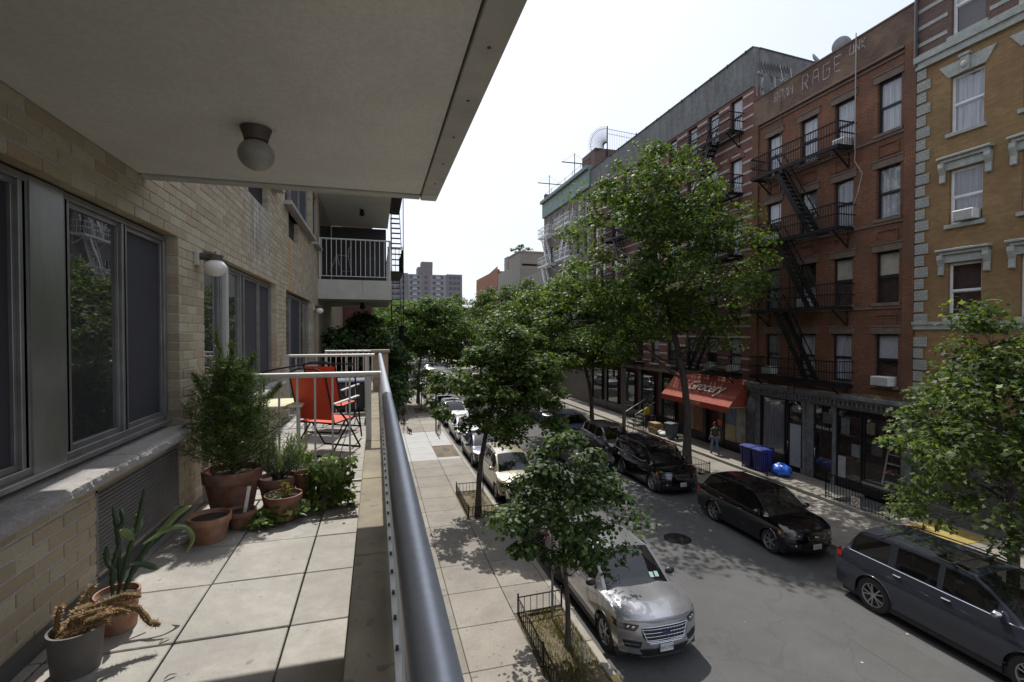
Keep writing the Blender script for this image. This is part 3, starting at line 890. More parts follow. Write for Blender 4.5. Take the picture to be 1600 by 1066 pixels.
# windows of the own building: frame object with panes and screens as sub-parts
def own_window(y0, y1, z0, z1, cols, x=WX-.10, fw=.035, name='sliding_window', mf=None):
    """cols = list of (ya, yb, kind) kind in glass/screen/steel/dark"""
    mf = mf or M_frame
    q = MB()
    q.box(x-.03,x+.03,y0,y1,z0,z0+fw); q.box(x-.03,x+.03,y0,y1,z1-fw,z1)
    q.box(x-.028,x+.06,y0,y1,z0-.03,z0)
    ed = sorted(set([c[0] for c in cols]+[c[1] for c in cols]))
    for e in ed: q.box(x-.028,x+.028,e-.022,e+.022,z0+fw,z1-fw)
    w = q.build(name, mf, ab, bevel=.003)
    for a, b, kd in cols:
        if kd == 'steel':
            q = MB(); q.box(x-.01,x+.034,a+.022,b-.022,z0-.03,z1); q.build('steel_panel', M_steel, w); continue
        m = {'glass': M_panedark, 'screen': M_screen, 'dark': M_panedark}[kd]
        q = MB(); q.box(x-.012,x-.004,a+.022,b-.022,z0+fw,z1-fw); q.build('pane' if kd != 'screen' else 'screen', m, w)
        s = MB()
        for za, zb in ((z0+fw,z0+fw+.03),(z1-fw-.03,z1-fw)): s.box(x-.02,x+.012,a+.022,b-.022,za,zb)
        for ya, yb_ in ((a+.022,a+.045),(b-.045,b-.022)): s.box(x-.02,x+.012,ya,yb_,z0+fw+.03,z1-fw-.03)
        s.build('sash', mf if kd != 'dark' else M_blackpl, w, bevel=.002)
    return w
own_window(1.25, 4.36, 6.33, 7.74, [(1.25,2.78,'screen'),(2.80,3.10,'steel'),(3.12,3.72,'glass'),(3.74,4.36,'screen')])
own_window(5.02, 8.30, 6.26, 7.74, [(5.02,5.78,'glass'),(5.94,6.55,'glass'),(6.70,7.50,'screen'),(7.50,8.28,'screen')])
q = MB(); q.box(WX-.10,WX-.04,5.82,5.92,6.26,7.72); q.build('window_post', M_alu, ab)
own_window(9.20, 12.58, 6.26, 7.72, [(9.2,10.1,'glass'),(10.1,11.4,'screen'),(11.4,12.55,'glass')])
own_window(5.02, 8.30, 9.30, 10.58, [(5.02,6.6,'glass'),(6.6,8.3,'screen')])
own_window(9.14, 12.53, 9.30, 10.58, [(9.14,10.2,'glass'),(10.2,11.3,'screen'),(11.3,12.5,'screen')])
own_window(13.02, 14.0, 9.30, 10.58, [(13.02,14.0,'dark')])
own_window(13.22, 14.0, 5.62, 7.58, [(13.22,14.0,'dark')])
# the storey below the balcony and the roof above, down to the pavement
q = MB(); q.box(-1.6,.20,-8,11.7,0.1,FZ-.3); q.build('lower_wall', brick_mat('tan_far_brick', (.36,.29,.19),(.33,.26,.17),(.36,.31,.23), bump=.1), ab)
q = MB(); q.box(-9,-1.72,-8,24,0,16.5); q.build('rear_mass', _mc['tan_far_brick'], ab)
q = MB(); q.box(-1.72,WX,-8,-.8,0,16.5); q.box(-1.72,WX,-.8,24,12.5,16.5); q.box(-1.72,WX,14.0,24,0,12.5); q.build('outer_wall', _mc['tan_far_brick'], ab)
# slab of the balcony above ours
# neighbouring balcony stack beyond
M_slab2 = mat('slab_edge_paint', (.44,.43,.37), .7, col2=(.36,.35,.30), ns=3)
for zf, lab in ((8.43,'mid height'),(11.25,'upper')):
    nb = empty('neighbour_balcony', (-.5, 16, zf), label='projecting concrete balcony with white bars, hanging above the shrubs beyond the terrace' if zf < 9 else 'upper concrete balcony slab seen from below at the end of the brick wall', cat='balcony')
    q = MB(); q.box(WX+.002,.42,13.9,18.2,zf-.52 if zf < 9 else zf-.5,zf-.40); q.box(WX+.002,.36,13.96,18.14,zf-.40,zf-.02); q.build('slab', M_slab2 if zf < 9 else M_ceiling, nb)
    q = MB(); q.box(WX+.002,-.35,13.9,13.957,zf-.40,zf); q.build('fascia_panel', M_slab2, nb)
    q = MB(); q.box(-.342,.42,13.9,13.957,zf-.40,zf); q.box(.363,.42,13.96,18.2,zf-.40,zf); q.build('fascia_panel', M_slab2, nb)
    q = MB(); q.box(WX+.002,.36,13.96,18.14,zf-.019,zf); q.build('deck', M_concrete, nb)
    t = MB(); t.cyl((WX+.03,13.95,zf+1.10),(.38,13.95,zf+1.10),.022,n=8); t.cyl((.38,13.95,zf+1.10),(.38,18.1,zf+1.10),.022,n=8); t.build('top_rail', M_alu, nb)
    q = MB(); q.box(WX+.03,.38,13.94,13.96,zf+.09,zf+.11); q.box(.37,.39,13.96,18.1,zf+.09,zf+.11); q.build('bottom_rail', M_alu, nb)
    bq = MB(); bq.box(-.008,.008,-.008,.008,0,.98); bqm = bq.mesh('baluster', M_alu)
    for i in range(15): linkw('baluster', bqm, nb, (WX+.1+i*.125, 13.95, zf+.11))
    for i in range(28): linkw('baluster', bqm, nb, (.38, 14.05+i*.145, zf+.11))
    pq = MB(); pq.box(-.02,.02,-.02,.02,0,1.1); pqm = pq.mesh('post', M_alu)
    for x, y in ((WX+.06,13.95),(.38,13.95),(.38,18.1)): linkw('post', pqm, nb, (x, y, zf))
    lq = MB(); lq.cyl((-.4,15.5,zf-.522),(-.4,15.5,zf-.58),.06,n=10); lq.ball((-.4,15.5,zf-.64),.08); lq.build('ceiling_light', M_iron, nb)
    wq = MB(); wq.box(WX-.01,WX+.02,14.4,17.6,zf+.1,zf+2.15); wq.build('balcony_door', M_panedark, nb)
    wq = MB(); wq.box(WX+.02,.36,18.15,18.2,zf,zf+2.28); wq.build('end_wall', mat('dark_stucco', (.05,.047,.045), .9), nb)
# things on neighbour's balcony
ch = empty('folded_bicycle', (-.95, 14.5, 8.43), label='partly hidden grey bicycle standing behind the bars of the neighbouring balcony', cat='bicycle')
def torus(mb, c, R, r, axis='x', n=24, k=6):
    pts = []
    for i in range(n):
        t = 2*math.pi*i/n
        pts.append({'x': (c[0], c[1]+R*math.cos(t), c[2]+R*math.sin(t)), 'y': (c[0]+R*math.cos(t), c[1], c[2]+R*math.sin(t))}[axis])
    mb.tube(pts, r, k, closed=True)
for dx in (-.28,.28):
    t = MB(); torus(t, (dx,0,.3), .28, .02, 'y'); t.build('wheel', M_rubber, ch, world=False)
t = MB(); t.tube([(-.28,0,.3),(-.1,0,.75),(.2,0,.72),(.28,0,.3),(.0,0,.3),(-.1,0,.75)], .016, 6); t.tube([(.2,0,.72),(.22,0,.95),(.3,0,.98)], .014, 6); t.build('frame', M_grey, ch, world=False)
bb = MB(); bb.box(-.35,.28,14.6,15.3,8.43,9.15); bb.box(-.3,.2,15.4,16.0,8.43,9.3)
tag(bb.build('storage_box', mat('dark_box', (.025,.025,.028), .7), bevel=.02), label='dark storage boxes stacked behind the balcony bars', cat='box')
# ================================================================ BUILDINGS ACROSS THE STREET
FX = 19.6
def facade(root, X, y0, y1, z0, z1, holes, depth, m, name='wall', back=.35):
    yc = sorted(set([y0, y1]+[v for h in holes for v in h[:2] if y0 <= v <= y1])); zc = sorted(set([z0, z1]+[v for h in holes for v in h[2:4] if z0 <= v <= z1]))
    q = MB()
    for i in range(len(yc)-1):
        for j in range(len(zc)-1):
            a, b, c, d = yc[i], yc[i+1], zc[j], zc[j+1]
            ym, zm = (a+b)/2, (c+d)/2
            if any(h[0] < ym < h[1] and h[2] < zm < h[3] for h in holes): continue
            q.box(X, X+back, a, b, c, d)
    return q.build(name, m, root)

_wc = {}
def win_parts(w, h, style, curtain, arch=False):
    key = (round(w,2), round(h,2), style, curtain, arch)
    if key in _wc: return _wc[key]
    mf = {'white': M_white, 'dark': M_blackpl, 'brown': mat('brown_frame', (.07,.05,.04), .5)}[style]
    f = .05; x0, x1 = .12, .18
    q = MB()
    q.box(x0,x1,-w/2,-w/2+f,0,h); q.box(x0,x1,w/2-f,w/2,0,h); q.box(x0,x1,-w/2+f,w/2-f,0,f); q.box(x0,x1,-w/2+f,w/2-f,h-f,h)
    zm = h*.5
    q.box(x0+.005,x1-.005,-w/2+f,w/2-f,zm-.025,zm+.025)
    s = .03
    for za, zb, xo in ((f, zm-.025, .03), (zm+.025, h-f, 0)):
        q.box(x0+.01+xo,x0+.035+xo,-w/2+f,-w/2+f+s,za,zb); q.box(x0+.01+xo,x0+.035+xo,w/2-f-s,w/2-f,za,zb)
        q.box(x0+.01+xo,x0+.035+xo,-w/2+f+s,w/2-f-s,za,za+s); q.box(x0+.01+xo,x0+.035+xo,-w/2+f+s,w/2-f-s,zb-s,zb)
    fr = q.mesh('window', mf)
    pn = []
    for za, zb, xo in ((f, zm-.025, .03), (zm+.025, h-f, 0)):
        p = MB(); p.box(x0+.020+xo,x0+.026+xo,-w/2+f+s,w/2-f-s,za+s,zb-s); pn.append(p.mesh('pane', M_pane))
    cu = None
    r = random.Random(str(key))
    if curtain:
        c = MB(); n = 26
        za = {'full': f, 'half': zm, 'sheer': f, 'blind': h*.55, 'low': f}[curtain]; zb = h-f if curtain != 'low' else zm
        if curtain in ('blind', 'half'):
            c.box(.205,.21,-w/2+.02,w/2-.02,za,zb)
        else:
            P = [[(.215+.02*math.sin(i*1.9)+.012*math.sin(i*.8), -w/2+.01+(w-.02)*i/n, z) for i in range(n+1)] for z in (za, (za+zb)/2, zb)]
            c.grid(P)
        cu = c.mesh('curtain', {'full': M_curtain, 'half': M_white, 'sheer': M_curtain2, 'blind': M_blind, 'low': M_curtain}[curtain], smooth=True)
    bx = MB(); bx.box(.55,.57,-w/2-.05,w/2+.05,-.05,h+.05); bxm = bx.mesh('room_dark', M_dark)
    _wc[key] = (fr, pn, cu, bxm)
    return _wc[key]
def window(root, X, yc, w, z0, z1, style='dark', curtain=None, sill=None, lintel=None, arch=False):
    fr, pn, cu, bxm = win_parts(w, z1-z0, style, curtain, arch)
    o = linkw('window', fr, root, (X, yc, z0))
    for p in pn: link('pane', p, o)
    if cu: link('curtain', cu, o)
    link('room_dark', bxm, o)
    if sill:
        q = MB(); q.box(-.09,.12,-w/2-.10,w/2+.10,-.13,0); link('sill', q.mesh('sill', sill, bevel=.01), o)
    if lintel:
        q = MB(); q.box(-.05,.08,-w/2-.14,w/2+.14,z1-z0,z1-z0+.28); q.box(-.08,.05,-w/2-.17,w/2+.17,z1-z0+.28,z1-z0+.34); link('lintel', q.mesh('lintel', lintel, bevel=.008), o)
    return o
def ac_unit(X, y, z, label, w=.62, h=.38, proj=.34):
    e = empty('air_conditioner', (X, y, z), label=label, cat='air conditioner', group='window air conditioners across the street')
    q = MB(); q.box(-proj,.12,-w/2,w/2,.02,h); q.build('housing', M_white, e, world=False, bevel=.012)
    g_ = MB(); g_.box(-proj-.006,-proj+.002,-w/2+.04,w/2-.04,.05,h-.04); g_.build('grille', mat('ac_grille', (.30,.30,.30), .6), e, world=False)
    s = MB()
    for i in range(7): s.box(-proj-.012,-proj-.006,-w/2+.05,w/2-.05,.07+i*.04,.082+i*.04)
    s.build('slats', M_white, e, world=False, kind='stuff')

# ---------- red brick tenement with storefront
RY0, RY1, RZT = 13.62, 21.88, 19.45
red = empty('red_brick_building', (FX, (RY0+RY1)/2, 0), label='red brick tenement with black fire escape over a grey storefront', cat='building')
M_redbrick = brick_mat('red_brick', (.215,.073,.028), (.105,.036,.020), (.23,.16,.11), patch=(.085,.055,.038), dirtamt=.85)
M_parbrick = brick_mat('parapet_brick', (.15,.082,.055), (.075,.042,.032), (.16,.13,.11), patch=(.26,.17,.10), dirtamt=.85)
cols_r = [20.45, 18.40, 16.60, 14.68]
ztop = [17.05, 13.62, 10.25, 6.95]
WH = 2.06; WW = .93
holes = []
for c in cols_r:
    for zt in ztop: holes.append((c-WW/2, c+WW/2, zt-WH, zt))
facade(red, FX, RY0, RY1, 4.3, 18.0, holes, .1, M_redbrick)
q = MB(); q.box(FX-.02,FX+.34,RY0,RY1,18.0,RZT-.06); q.build('parapet_wall', M_parbrick, red)
q = MB(); q.box(FX-.06,FX+.38,RY0,RY1,RZT-.06,RZT); q.build('coping', M_brown, red)
q = MB(); q.box(FX+.35,FX+12,RY0,RY1,0,18.6); q.build('building_mass', M_parbrick, red)
q = MB()
q.box(FX-.10,FX-.001,RY0+.45,RY1-.45,17.92,18.02); q.box(FX-.06,FX-.001,RY0+.45,RY1-.45,17.74,17.80)
q.build('corbel_course', M_brown, red, bevel=.01)
for a, b in ((RY0,RY0+.42),(RY1-.42,RY1)):
    q = MB(); q.box(FX-.09,FX-.001,a,b,4.4,18.0); q.build('corner_pier', M_redbrick, red)
styles = {(0,0):'full',(1,0):'full',(2,0):'full',(3,0):'full',(0,1):'half',(1,1):'sheer',(2,1):'full',(3,1):'full',(0,2):'sheer',(1,2):'low',(2,2):'blind',(3,2):'blind',(0,3):'sheer',(1,3):'full',(2,3):'full',(3,3):'half'}
for i, c in enumerate(cols_r):
    for j, zt in enumerate(ztop):
        window(red, FX, c, WW, zt-WH, zt, 'dark', styles.get((i,j)), sill=M_brown, lintel=M_brown)
for j, zt in enumerate(ztop[:-1]):
    q = MB(); q.box(FX-.05,FX-.001,RY0+.42,RY1-.42,zt-WH-.24,zt-WH-.135); q.build('sill_course', M_brown, red)
    for c in cols_r:
        q = MB()
        y0, y1, z0, z1 = c-.42, c+.42, zt-WH-.95, zt-WH-.45
        for b in ((y0,y1,z0,z0+.05),(y0,y1,z1-.05,z1),(y0,y0+.05,z0+.05,z1-.05),(y1-.05,y1,z0+.05,z1-.05)): q.box(FX-.045,FX-.001,*b)
        q.build('panel_moulding', M_redbrick, red)
# vertical cable and drain pipes
q = MB(); q.cyl((FX-.10,16.02,14.7),(FX-.10,16.02,19.6),.022,n=6); q.build('cable_conduit', mat('pale_conduit', (.36,.34,.33), .7), red)
q = MB(); q.tube([(FX-.1,16.0,14.7),(FX-.25,15.9,14.2),(FX-.2,15.6,13.6),(FX-.22,15.75,12.9),(FX-.1,16.05,12.4)],.014,5); q.build('hanging_cable', _mc['pale_conduit'], red)
for y in (13.60,):
    q = MB(); q.cyl((FX-.16,y,16.9),(FX-.16,y,21.5),.06,n=8); q.build('drain_pipe', mat('dark_pipe', (.06,.06,.065), .6), red)
q = MB(); q.cyl((FX-.05,20.02,4.6),(FX-.05,20.02,19.0),.018,n=5); q.build('drain_pipe', M_brown, red)
# painted writing on the parapet
M_graf = mat('pale_spray_paint', (.46,.43,.42), .8, col2=(.20,.15,.13), ns=11)
def stroke(mb, pts, w, plane='yz', at=0.0, t=.004):
    for a, b in zip(pts[:-1], pts[1:]):
        if plane == 'yz': mb.bar((at, a[0], a[1]), (at, b[0], b[1]), w, t, up=(1,0,0))
        else: mb.bar((a[0], at, a[1]), (b[0], at, b[1]), w, t, up=(0,1,0))
LET = {'R': [[(0,0),(0,1),(.55,1),(.6,.75),(.5,.52),(0,.5)],[(.25,.5),(.6,0)]], 'A': [[(0,0),(0,.8),(.12,1),(.5,1),(.6,.8),(.6,0)],[(0,.5),(.6,.5)]],
       'G': [[(.6,.85),(.6,1),(0,1),(0,0),(.6,0),(.6,.5),(.3,.5)]], 'E': [[(.6,1),(0,1),(0,0),(.6,0)],[(0,.5),(.45,.5)]],
       'U': [[(0,1),(0,0),(.55,0),(.55,1)]], 'N': [[(0,0),(0,1),(.55,0),(.55,1)]], 'K': [[(0,0),(0,1)],[(.5,1),(0,.45),(.5,0)]],
       '9': [[(.5,.55),(.1,.55),(0,.75),(.1,1),(.5,1),(.55,.75),(.5,.3),(.1,0)]], 'H': [[(0,0),(0,1)],[(.5,0),(.5,1)],[(0,.5),(.5,.5)]]}
def lerp_(a, b, t): return a+(b-a)*t
def write(mb, txt, y, z, h, w, dirn=-1, sp=.85, at=FX-.026, lw=.036, plane='yz'):
    for ch in txt:
        jr = random.Random(ch+str(round(y,2)))
        for st_ in LET.get(ch, []):
            pp_ = [(y+dirn*p[0]*w+jr.uniform(-.035,.035), z+p[1]*h+jr.uniform(-.05,.05)) for p in st_]
            for a_, b_ in zip(pp_[:-1], pp_[1:]):
                t0, t1 = jr.uniform(0,.06), jr.uniform(.88,1.04); q0 = tuple(lerp_(a_[i], b_[i], t0) for i in (0,1)); q1 = tuple(lerp_(a_[i], b_[i], t1) for i in (0,1))
                stroke(mb, [q0, q1], lw*jr.uniform(.6,1.5), plane, at)
        y += dirn*w*sp
for (tx, y, z, h, w, sp_) in (('99HH',20.45,18.62,.50,.38,.80),('RAGE',18.75,18.50,.62,.50,1.12),('UNK',16.35,18.85,.42,.30,.9)):
    for k, chh in enumerate(tx):
        q = MB(); write(q, chh, y-k*w*sp_, z, h, w)
        if tx == '99HH' and k < 3: stroke(q, [(y-k*w*sp_+.05,z+.15+.05*k),(y-(k+1)*w*sp_,z+.2+.05*k)], .05, 'yz', FX-.026)
        q.build('painted_letter', M_graf, red, kind='stuff')
# storefront
SF = FX-.02
q = MB()
q.box(FX-.50,FX-.001,RY0,RY1,4.18,4.36); q.box(FX-.38,FX-.001,RY0+.02,RY1-.02,4.06,4.18); q.box(FX-.14,FX-.001,RY0+.02,RY1-.02,3.72,4.06)
q.build('storefront_cornice', M_shopgrey, red, bevel=.01)
dm = MB(); dm.box(0,.12,-.045,.045,-.10,.06); dmm = dm.mesh('dentil', M_shopgrey)
for i in range(40): linkw('dentil', dmm, red, (FX-.34, RY0+.15+i*.205, 3.99))
pil = [(RY1-.02,21.24),(18.50,18.38),(16.92,16.80),(13.98,13.64)]
for a, b in pil:
    q = MB(); q.box(FX-.12,FX+.05,b,a,.27,3.72); q.box(FX-.16,FX-.121,b-.03,a+.03,.27,.55); q.box(FX-.16,FX-.121,b-.03,a+.03,3.5,3.72)
    n = max(2, int((a-b)/.12))
    for i in range(n): q.box(FX-.135,FX-.1205,b+(a-b)*(i+.3)/n,b+(a-b)*(i+.7)/n,.7,3.4)
    q.build('pilaster', M_shopgrey, red, bevel=.006)
q = MB(); q.box(FX-.04,FX+.05,17.95,18.36,.27,3.72); q.build('side_panel', M_shopgrey, red)
q = MB(); q.box(FX+.9,FX+.95,RY0,RY1,.2,3.9); q.box(FX+.05,FX+.9,RY0,RY1,.2,.26); q.box(FX+.05,FX+.9,RY0,RY1,3.85,3.9); q.build('shop_interior', mat('shop_dim', (.15,.155,.16), .9, col2=(.05,.052,.055), ns=2), red)
M_blk = mat('black_door_paint', (.014,.014,.017), .35, col2=(.02,.02,.022))
def shopwin(y0, y1, z0, z1, name, extra=None, tr=None, m=None, sillh=0):
    q = MB(); f = .06; mm = m or M_blk
    q.box(FX-.03,FX+.05,y0,y0+f,z0,z1); q.box(FX-.03,FX+.05,y1-f,y1,z0,z1); q.box(FX-.03,FX+.05,y0+f,y1-f,z1-f,z1); q.box(FX-.03,FX+.05,y0+f,y1-f,z0,z0+f)
    if tr: q.box(FX-.03,FX+.05,y0+f,y1-f,tr,tr+f)
    w = q.build(name, mm, red)
    p = MB(); p.box(FX+.0,FX+.006,y0+f,y1-f,z0+f,(tr or z1-f)); p.build('pane', M_pane, w)
    if tr: p = MB(); p.box(FX+.0,FX+.006,y0+f,y1-f,tr+f,z1-f); p.build('pane', M_pane, w)
    return w
w1 = shopwin(19.58,21.2,.85,3.7,'shop_window')
c = MB(); c.grid([[(FX+.14+.02*math.sin(i*1.7), 19.65+1.5*i/48, z) for i in range(49)] for z in (.9,2.2,3.65)]); c.build('curtain', M_curtain2, w1, smooth=True)
q = MB(); q.box(FX-.06,FX+.04,19.55,21.22,.27,.85); q.build('stall_riser', M_blk, red)
d1 = shopwin(18.52,19.42,.30,3.7,'shop_door',tr=2.62)
q = MB(); q.box(FX-.012,FX-.002,18.66,19.30,.5,2.55); q.build('white_panel', mat('white_door_panel', (.42,.44,.46), .35), d1)
q = MB(); q.tube([(FX-.08,19.36,1.25),(FX-.10,19.36,1.3),(FX-.10,19.36,1.6),(FX-.08,19.36,1.65)],.012,6); q.build('handle', M_chrome, d1)
d2 = shopwin(16.95,17.92,.30,3.7,'shop_door',tr=2.40)
q = MB(); q.tube([(FX-.05,17.82,1.2),(FX-.10,17.82,1.25),(FX-.10,17.82,1.6),(FX-.05,17.82,1.65)],.012,6); q.build('handle', M_chrome, d2)
d3 = shopwin(15.62,16.78,.30,3.7,'shop_door',tr=2.45)
q = MB(); q.box(FX-.012,FX-.002,16.35,16.70,.5,1.6); q.build('notice_panel', mat('pale_notice', (.40,.41,.43), .6), d3)
w2 = shopwin(14.02,15.56,.80,3.7,'shop_window',tr=2.55)
q = MB(); q.box(FX-.05,FX+.6,13.98,15.58,.62,.80); q.build('display_sill', mat('pale_board', (.30,.29,.27), .7), w2)
q = MB(); q.box(FX-.045,FX+.04,13.98,16.8,.27,.62); q.build('stall_riser', M_blk, red)
def text(name, body, size, loc, rot, m, parent=None, shear=0, ext=.004, align='CENTER', spacing=1.0, **tags):
    cu = bpy.data.curves.new(name, 'FONT'); cu.body = body; cu.size = size; cu.extrude = ext; cu.shear = shear
    cu.align_x = align; cu.align_y = 'CENTER'; cu.space_character = spacing; cu.resolution_u = 2
    cu.materials.append(m)
    tmp = bpy.data.objects.new(name, cu); C.objects.link(tmp)
    bpy.context.view_layer.update()
    me = bpy.data.meshes.new_from_object(tmp.evaluated_get(bpy.context.evaluated_depsgraph_get()))
    bpy.data.objects.remove(tmp); me.name = name
    o = bpy.data.objects.new(name, me); C.objects.link(o)
    if parent is not None:
        o.parent = parent; o.location = Vector(loc)-wloc(parent)
    else: o.location = loc
    o.rotation_euler = rot
    o['kind'] = 'stuff' if parent is not None else 'thing'
    return tag(o, **tags)
RFACE = (R_(90), 0, R_(-90))      # text on a wall that faces -X
text('door_number', '292', .20, (FX-.016,18.97,2.85), RFACE, mat('gilt', (.40,.34,.20), .5), d1)
text('transom_lettering', '326 East 5', .20, (FX-.016,17.42,2.66), RFACE, mat('pale_lettering', (.60,.60,.62), .6), d2)
for (a, b, z0, z1, cc) in ((15.72,16.1,1.7,2.25,(.5,.5,.48)),(16.2,16.6,2.6,3.3,(.35,.36,.38)),(17.05,17.5,2.9,3.4,(.30,.30,.31)),(15.1,15.45,2.8,3.3,(.38,.30,.2)),(18.7,19.2,3.15,3.5,(.42,.40,.30))):
    MB().box(FX+.02,FX+.024,a,b,z0,z1).build('window_notice', mat('notice%.2f' % a, cc, .7, col2=tuple(x*.5 for x in cc), ns=9), red)
# things in the display window
ls = empty('ladder_shelf', (FX+.25,14.45,.80), label='white ladder shelf with bright objects standing in the big shop window', cat='shelf')
for sy in (-1, 1):
    q = MB(); q.bar((-.12,sy*.42,0),(.05,sy*.30,1.45),.05,.03); q.build('side_rail', M_white, ls, world=False)
    q = MB(); q.bar((.22,sy*.42,0),(.10,sy*.30,1.45),.04,.03); q.build('side_rail', M_white, ls, world=False)
for i in range(4):
    z = .15+i*.38; w = .40-.03*i
    q = MB(); q.box(-.10+.03*i,.2-.02*i,-w,w,z,z+.025); q.build('shelf_board', M_white, ls, world=False)
for (y, z, r, col, nm, lb) in ((14.62,1.40,.10,(.75,.16,.02),'orange_bowl','orange bowl on the middle shelf of the window ladder'),(14.35,1.38,.08,(.10,.25,.10),'green_vase','small green vase on the middle shelf of the window ladder'),
                       (14.40,1.76,.06,(.55,.35,.30),'pink_jar','small pale jar on the upper shelf of the window ladder')):
    q = MB(); q.lathe([(0,0),(r*.6,0),(r,r*.7),(r*.9,r*1.1),(r*.4,r*1.3),(0,r*1.3)], 14); o = q.mesh(nm, mat(nm, col, .4), smooth=True)
    tag(link(nm, o, None, (FX+.18, y, z-.05)), label=lb, cat='ornament')
q = MB(); q.box(FX+.3,FX+.32,15.0,15.45,1.9,2.45); tag(q.build('framed_picture', mat('picture_print', (.35,.30,.24), .7, col2=(.08,.08,.10), ns=14)), label='patterned print hanging inside the big shop window', cat='picture')
tm = MB()
for i in range(60):
    a = random.uniform(0, 6.28); y = random.uniform(13.8,16.4); x = FX-.42+random.uniform(-.08,.35); h = random.uniform(.05,.2)
    tm.add([(x-.01,y,4.37),(x+.01,y+.01,4.37),(x+random.uniform(-.05,.05),y+random.uniform(-.05,.05),4.37+h)], [(0,1,2)])
for i in range(420):
    y = random.gauss(14.9,.6); x = FX-.42+random.uniform(-.08,.35); z = 4.36+random.uniform(0,.10); s = .025
    tm.add([(x-s,y,z),(x,y-s,z+.01),(x+s,y,z+.02),(x,y+s,z)], [(0,1,2,3)])
tag(tm.build('moss_and_weeds', L_grass, fixn=False), kind='stuff', label='moss and weeds growing on the storefront cornice')
for (y, z, l, w) in ((14.68,4.87,'large white air conditioner in the lowest window above the storefront, nearest the yellow building',.72),
                  (20.5,4.89,'small white air conditioner in the lowest window at the far end of the red building',.62),
                  (16.6,15.0,'air conditioner in the top floor window behind the fire escape rail',.55),
                  (20.55,11.57,'white air conditioner two floors below the roof at the far end of the red building',.5),
                  (18.4,8.2,'air conditioner low in a middle window behind the fire escape stairs',.55)):
    ac_unit(FX, y, z, l, w)

# ---------- fire escapes
def fire_escape(name, X, y0, y1, decks, m, label, stair_dir=1, proj=1.0, rail_h=.95, belly=False, first_ladder=True, ylo=None, sp=.13, stagger=True, bot=None):
    e = empty(name, (X, (y0+y1)/2, decks[-1]), label=label, cat='fire escape')
    xo = X-proj
    bq = MB()
    if belly: bq.tube([(0,0,0),(-.06,0,.15),(-.10,0,.32),(-.04,0,.6),(0,0,rail_h)], .015, 4)
    else: bq.cyl((0,0,0),(0,0,rail_h), .016, n=4)
    bme_ = bq.mesh('baluster', m)
    sq = MB(); sq.box(-proj+.03,-.02,-.013,.013,0,.012); sme_ = sq.mesh('deck_slat', m)
    for zi, z in enumerate(decks):
        q = MB()
        for x in (xo, X-.04): q.box(x,x+.04,y0,y1,z-.15,z)
        for y in (y0, y1-.03): q.box(xo+.04,X-.04,y,y+.03,z-.15,z)
        for x in (xo+.22,xo+.41,xo+.60,xo+.79): q.box(x,x+.03,y0+.03,y1-.03,z-.03,z-.012)
        q.build('deck_frame', m, e)
        n = int((y1-y0)/.12)
        s_hole = (y0+.35, y0+1.15) if True else None
        for i in range(n):
            y = y0+.05+i*(y1-y0-.1)/n
            linkw('deck_slat', sme_, e, (X, y, z-.004))
        t = MB()
        for h in (rail_h, rail_h*.52):
            t.bar((xo+.01,y0,z+h),(xo+.01,y1,z+h),.055,.05); t.bar((xo+.01,y0,z+h),(X,y0,z+h),.045,.04); t.bar((xo+.01,y1,z+h),(X,y1,z+h),.045,.04)
        t.build('guard_rail', m, e)
        nb_ = int((y1-y0)/sp)
        for i in range(nb_+1): linkw('baluster', bme_, e, (xo+.01, y0+(y1-y0)*i/nb_, z))
        for yy in (y0, y1):
            for k in range(1, int(proj/sp)): linkw('baluster', bme_, e, (xo+k*sp, yy, z))
        for yy in (y0+.3, y1-.3):
            q = MB(); q.bar((xo+.08,yy,z-.09),(X,yy,z-.85),.055,.055); q.bar((xo+.05,yy,z-.06),(X,yy,z-.06),.035,.035); q.bar((X-.02,yy,z-.06),(X-.02,yy,z-.85),.03,.03); q.build('bracket', m, e)
    for (za, zb) in zip(decks[:-1], decks[1:]):
        d = stair_dir
        L = (za-zb)*.58
        ym = (y0+y1)/2
        ya = ym+d*L*.5; yb_ = ym-d*L*.5
        st_ = MB()
        for x in (xo+.14, xo+.66):
            st_.bar((x,ya,za),(x,yb_,zb),.045,.24)
            st_.bar((x,ya,za+.75),(x,yb_,zb+.75),.04,.04)
            for t_ in (.15,.5,.85): st_.bar((x,ya+(yb_-ya)*t_,za+(zb-za)*t_),(x,ya+(yb_-ya)*t_,za+(zb-za)*t_+.75),.015,.015)
        so = st_.build('stair_stringers', m, e)
        tq = MB(); tq.box(0,.5,-.11,.11,-.015,.015); tme = tq.mesh('tread', m)
        nt_ = int((za-zb)/.24)
        for i in range(1, nt_):
            linkw('tread', tme, so, (xo+.15, ya+(yb_-ya)*i/nt_, za+(zb-za)*i/nt_))
    if bot:
        z = decks[-1]; q = MB()
        for x in (0,.38): q.bar((xo-.05,y0+1.9+x,z+1.0),(xo-.05,y0+1.9+x,bot),.03,.02)
        for i in range(int((z+1.0-bot)/.3)): q.bar((xo-.05,y0+1.9,bot+.15+i*.3),(xo-.05,y0+2.28,bot+.15+i*.3),.016)
        q.build('drop_ladder', m, e)
    return e
fire_escape('fire_escape', FX, 16.05, 20.95, [14.92, 11.50, 8.13, 4.82], M_iron, 'black iron fire escape zigzagging down the red brick tenement', 1, bot=None)
q = MB()
for y in (18.05,18.40): q.bar((18.55,y,11.2),(18.55,y,4.2),.035,.02)
for i in range(22): q.bar((18.55,18.05,4.4+i*.3),(18.55,18.40,4.4+i*.3),.014)
tag(q.build('iron_ladder', M_iron), label='vertical black iron ladder hanging on the red building fire escape', cat='ladder')

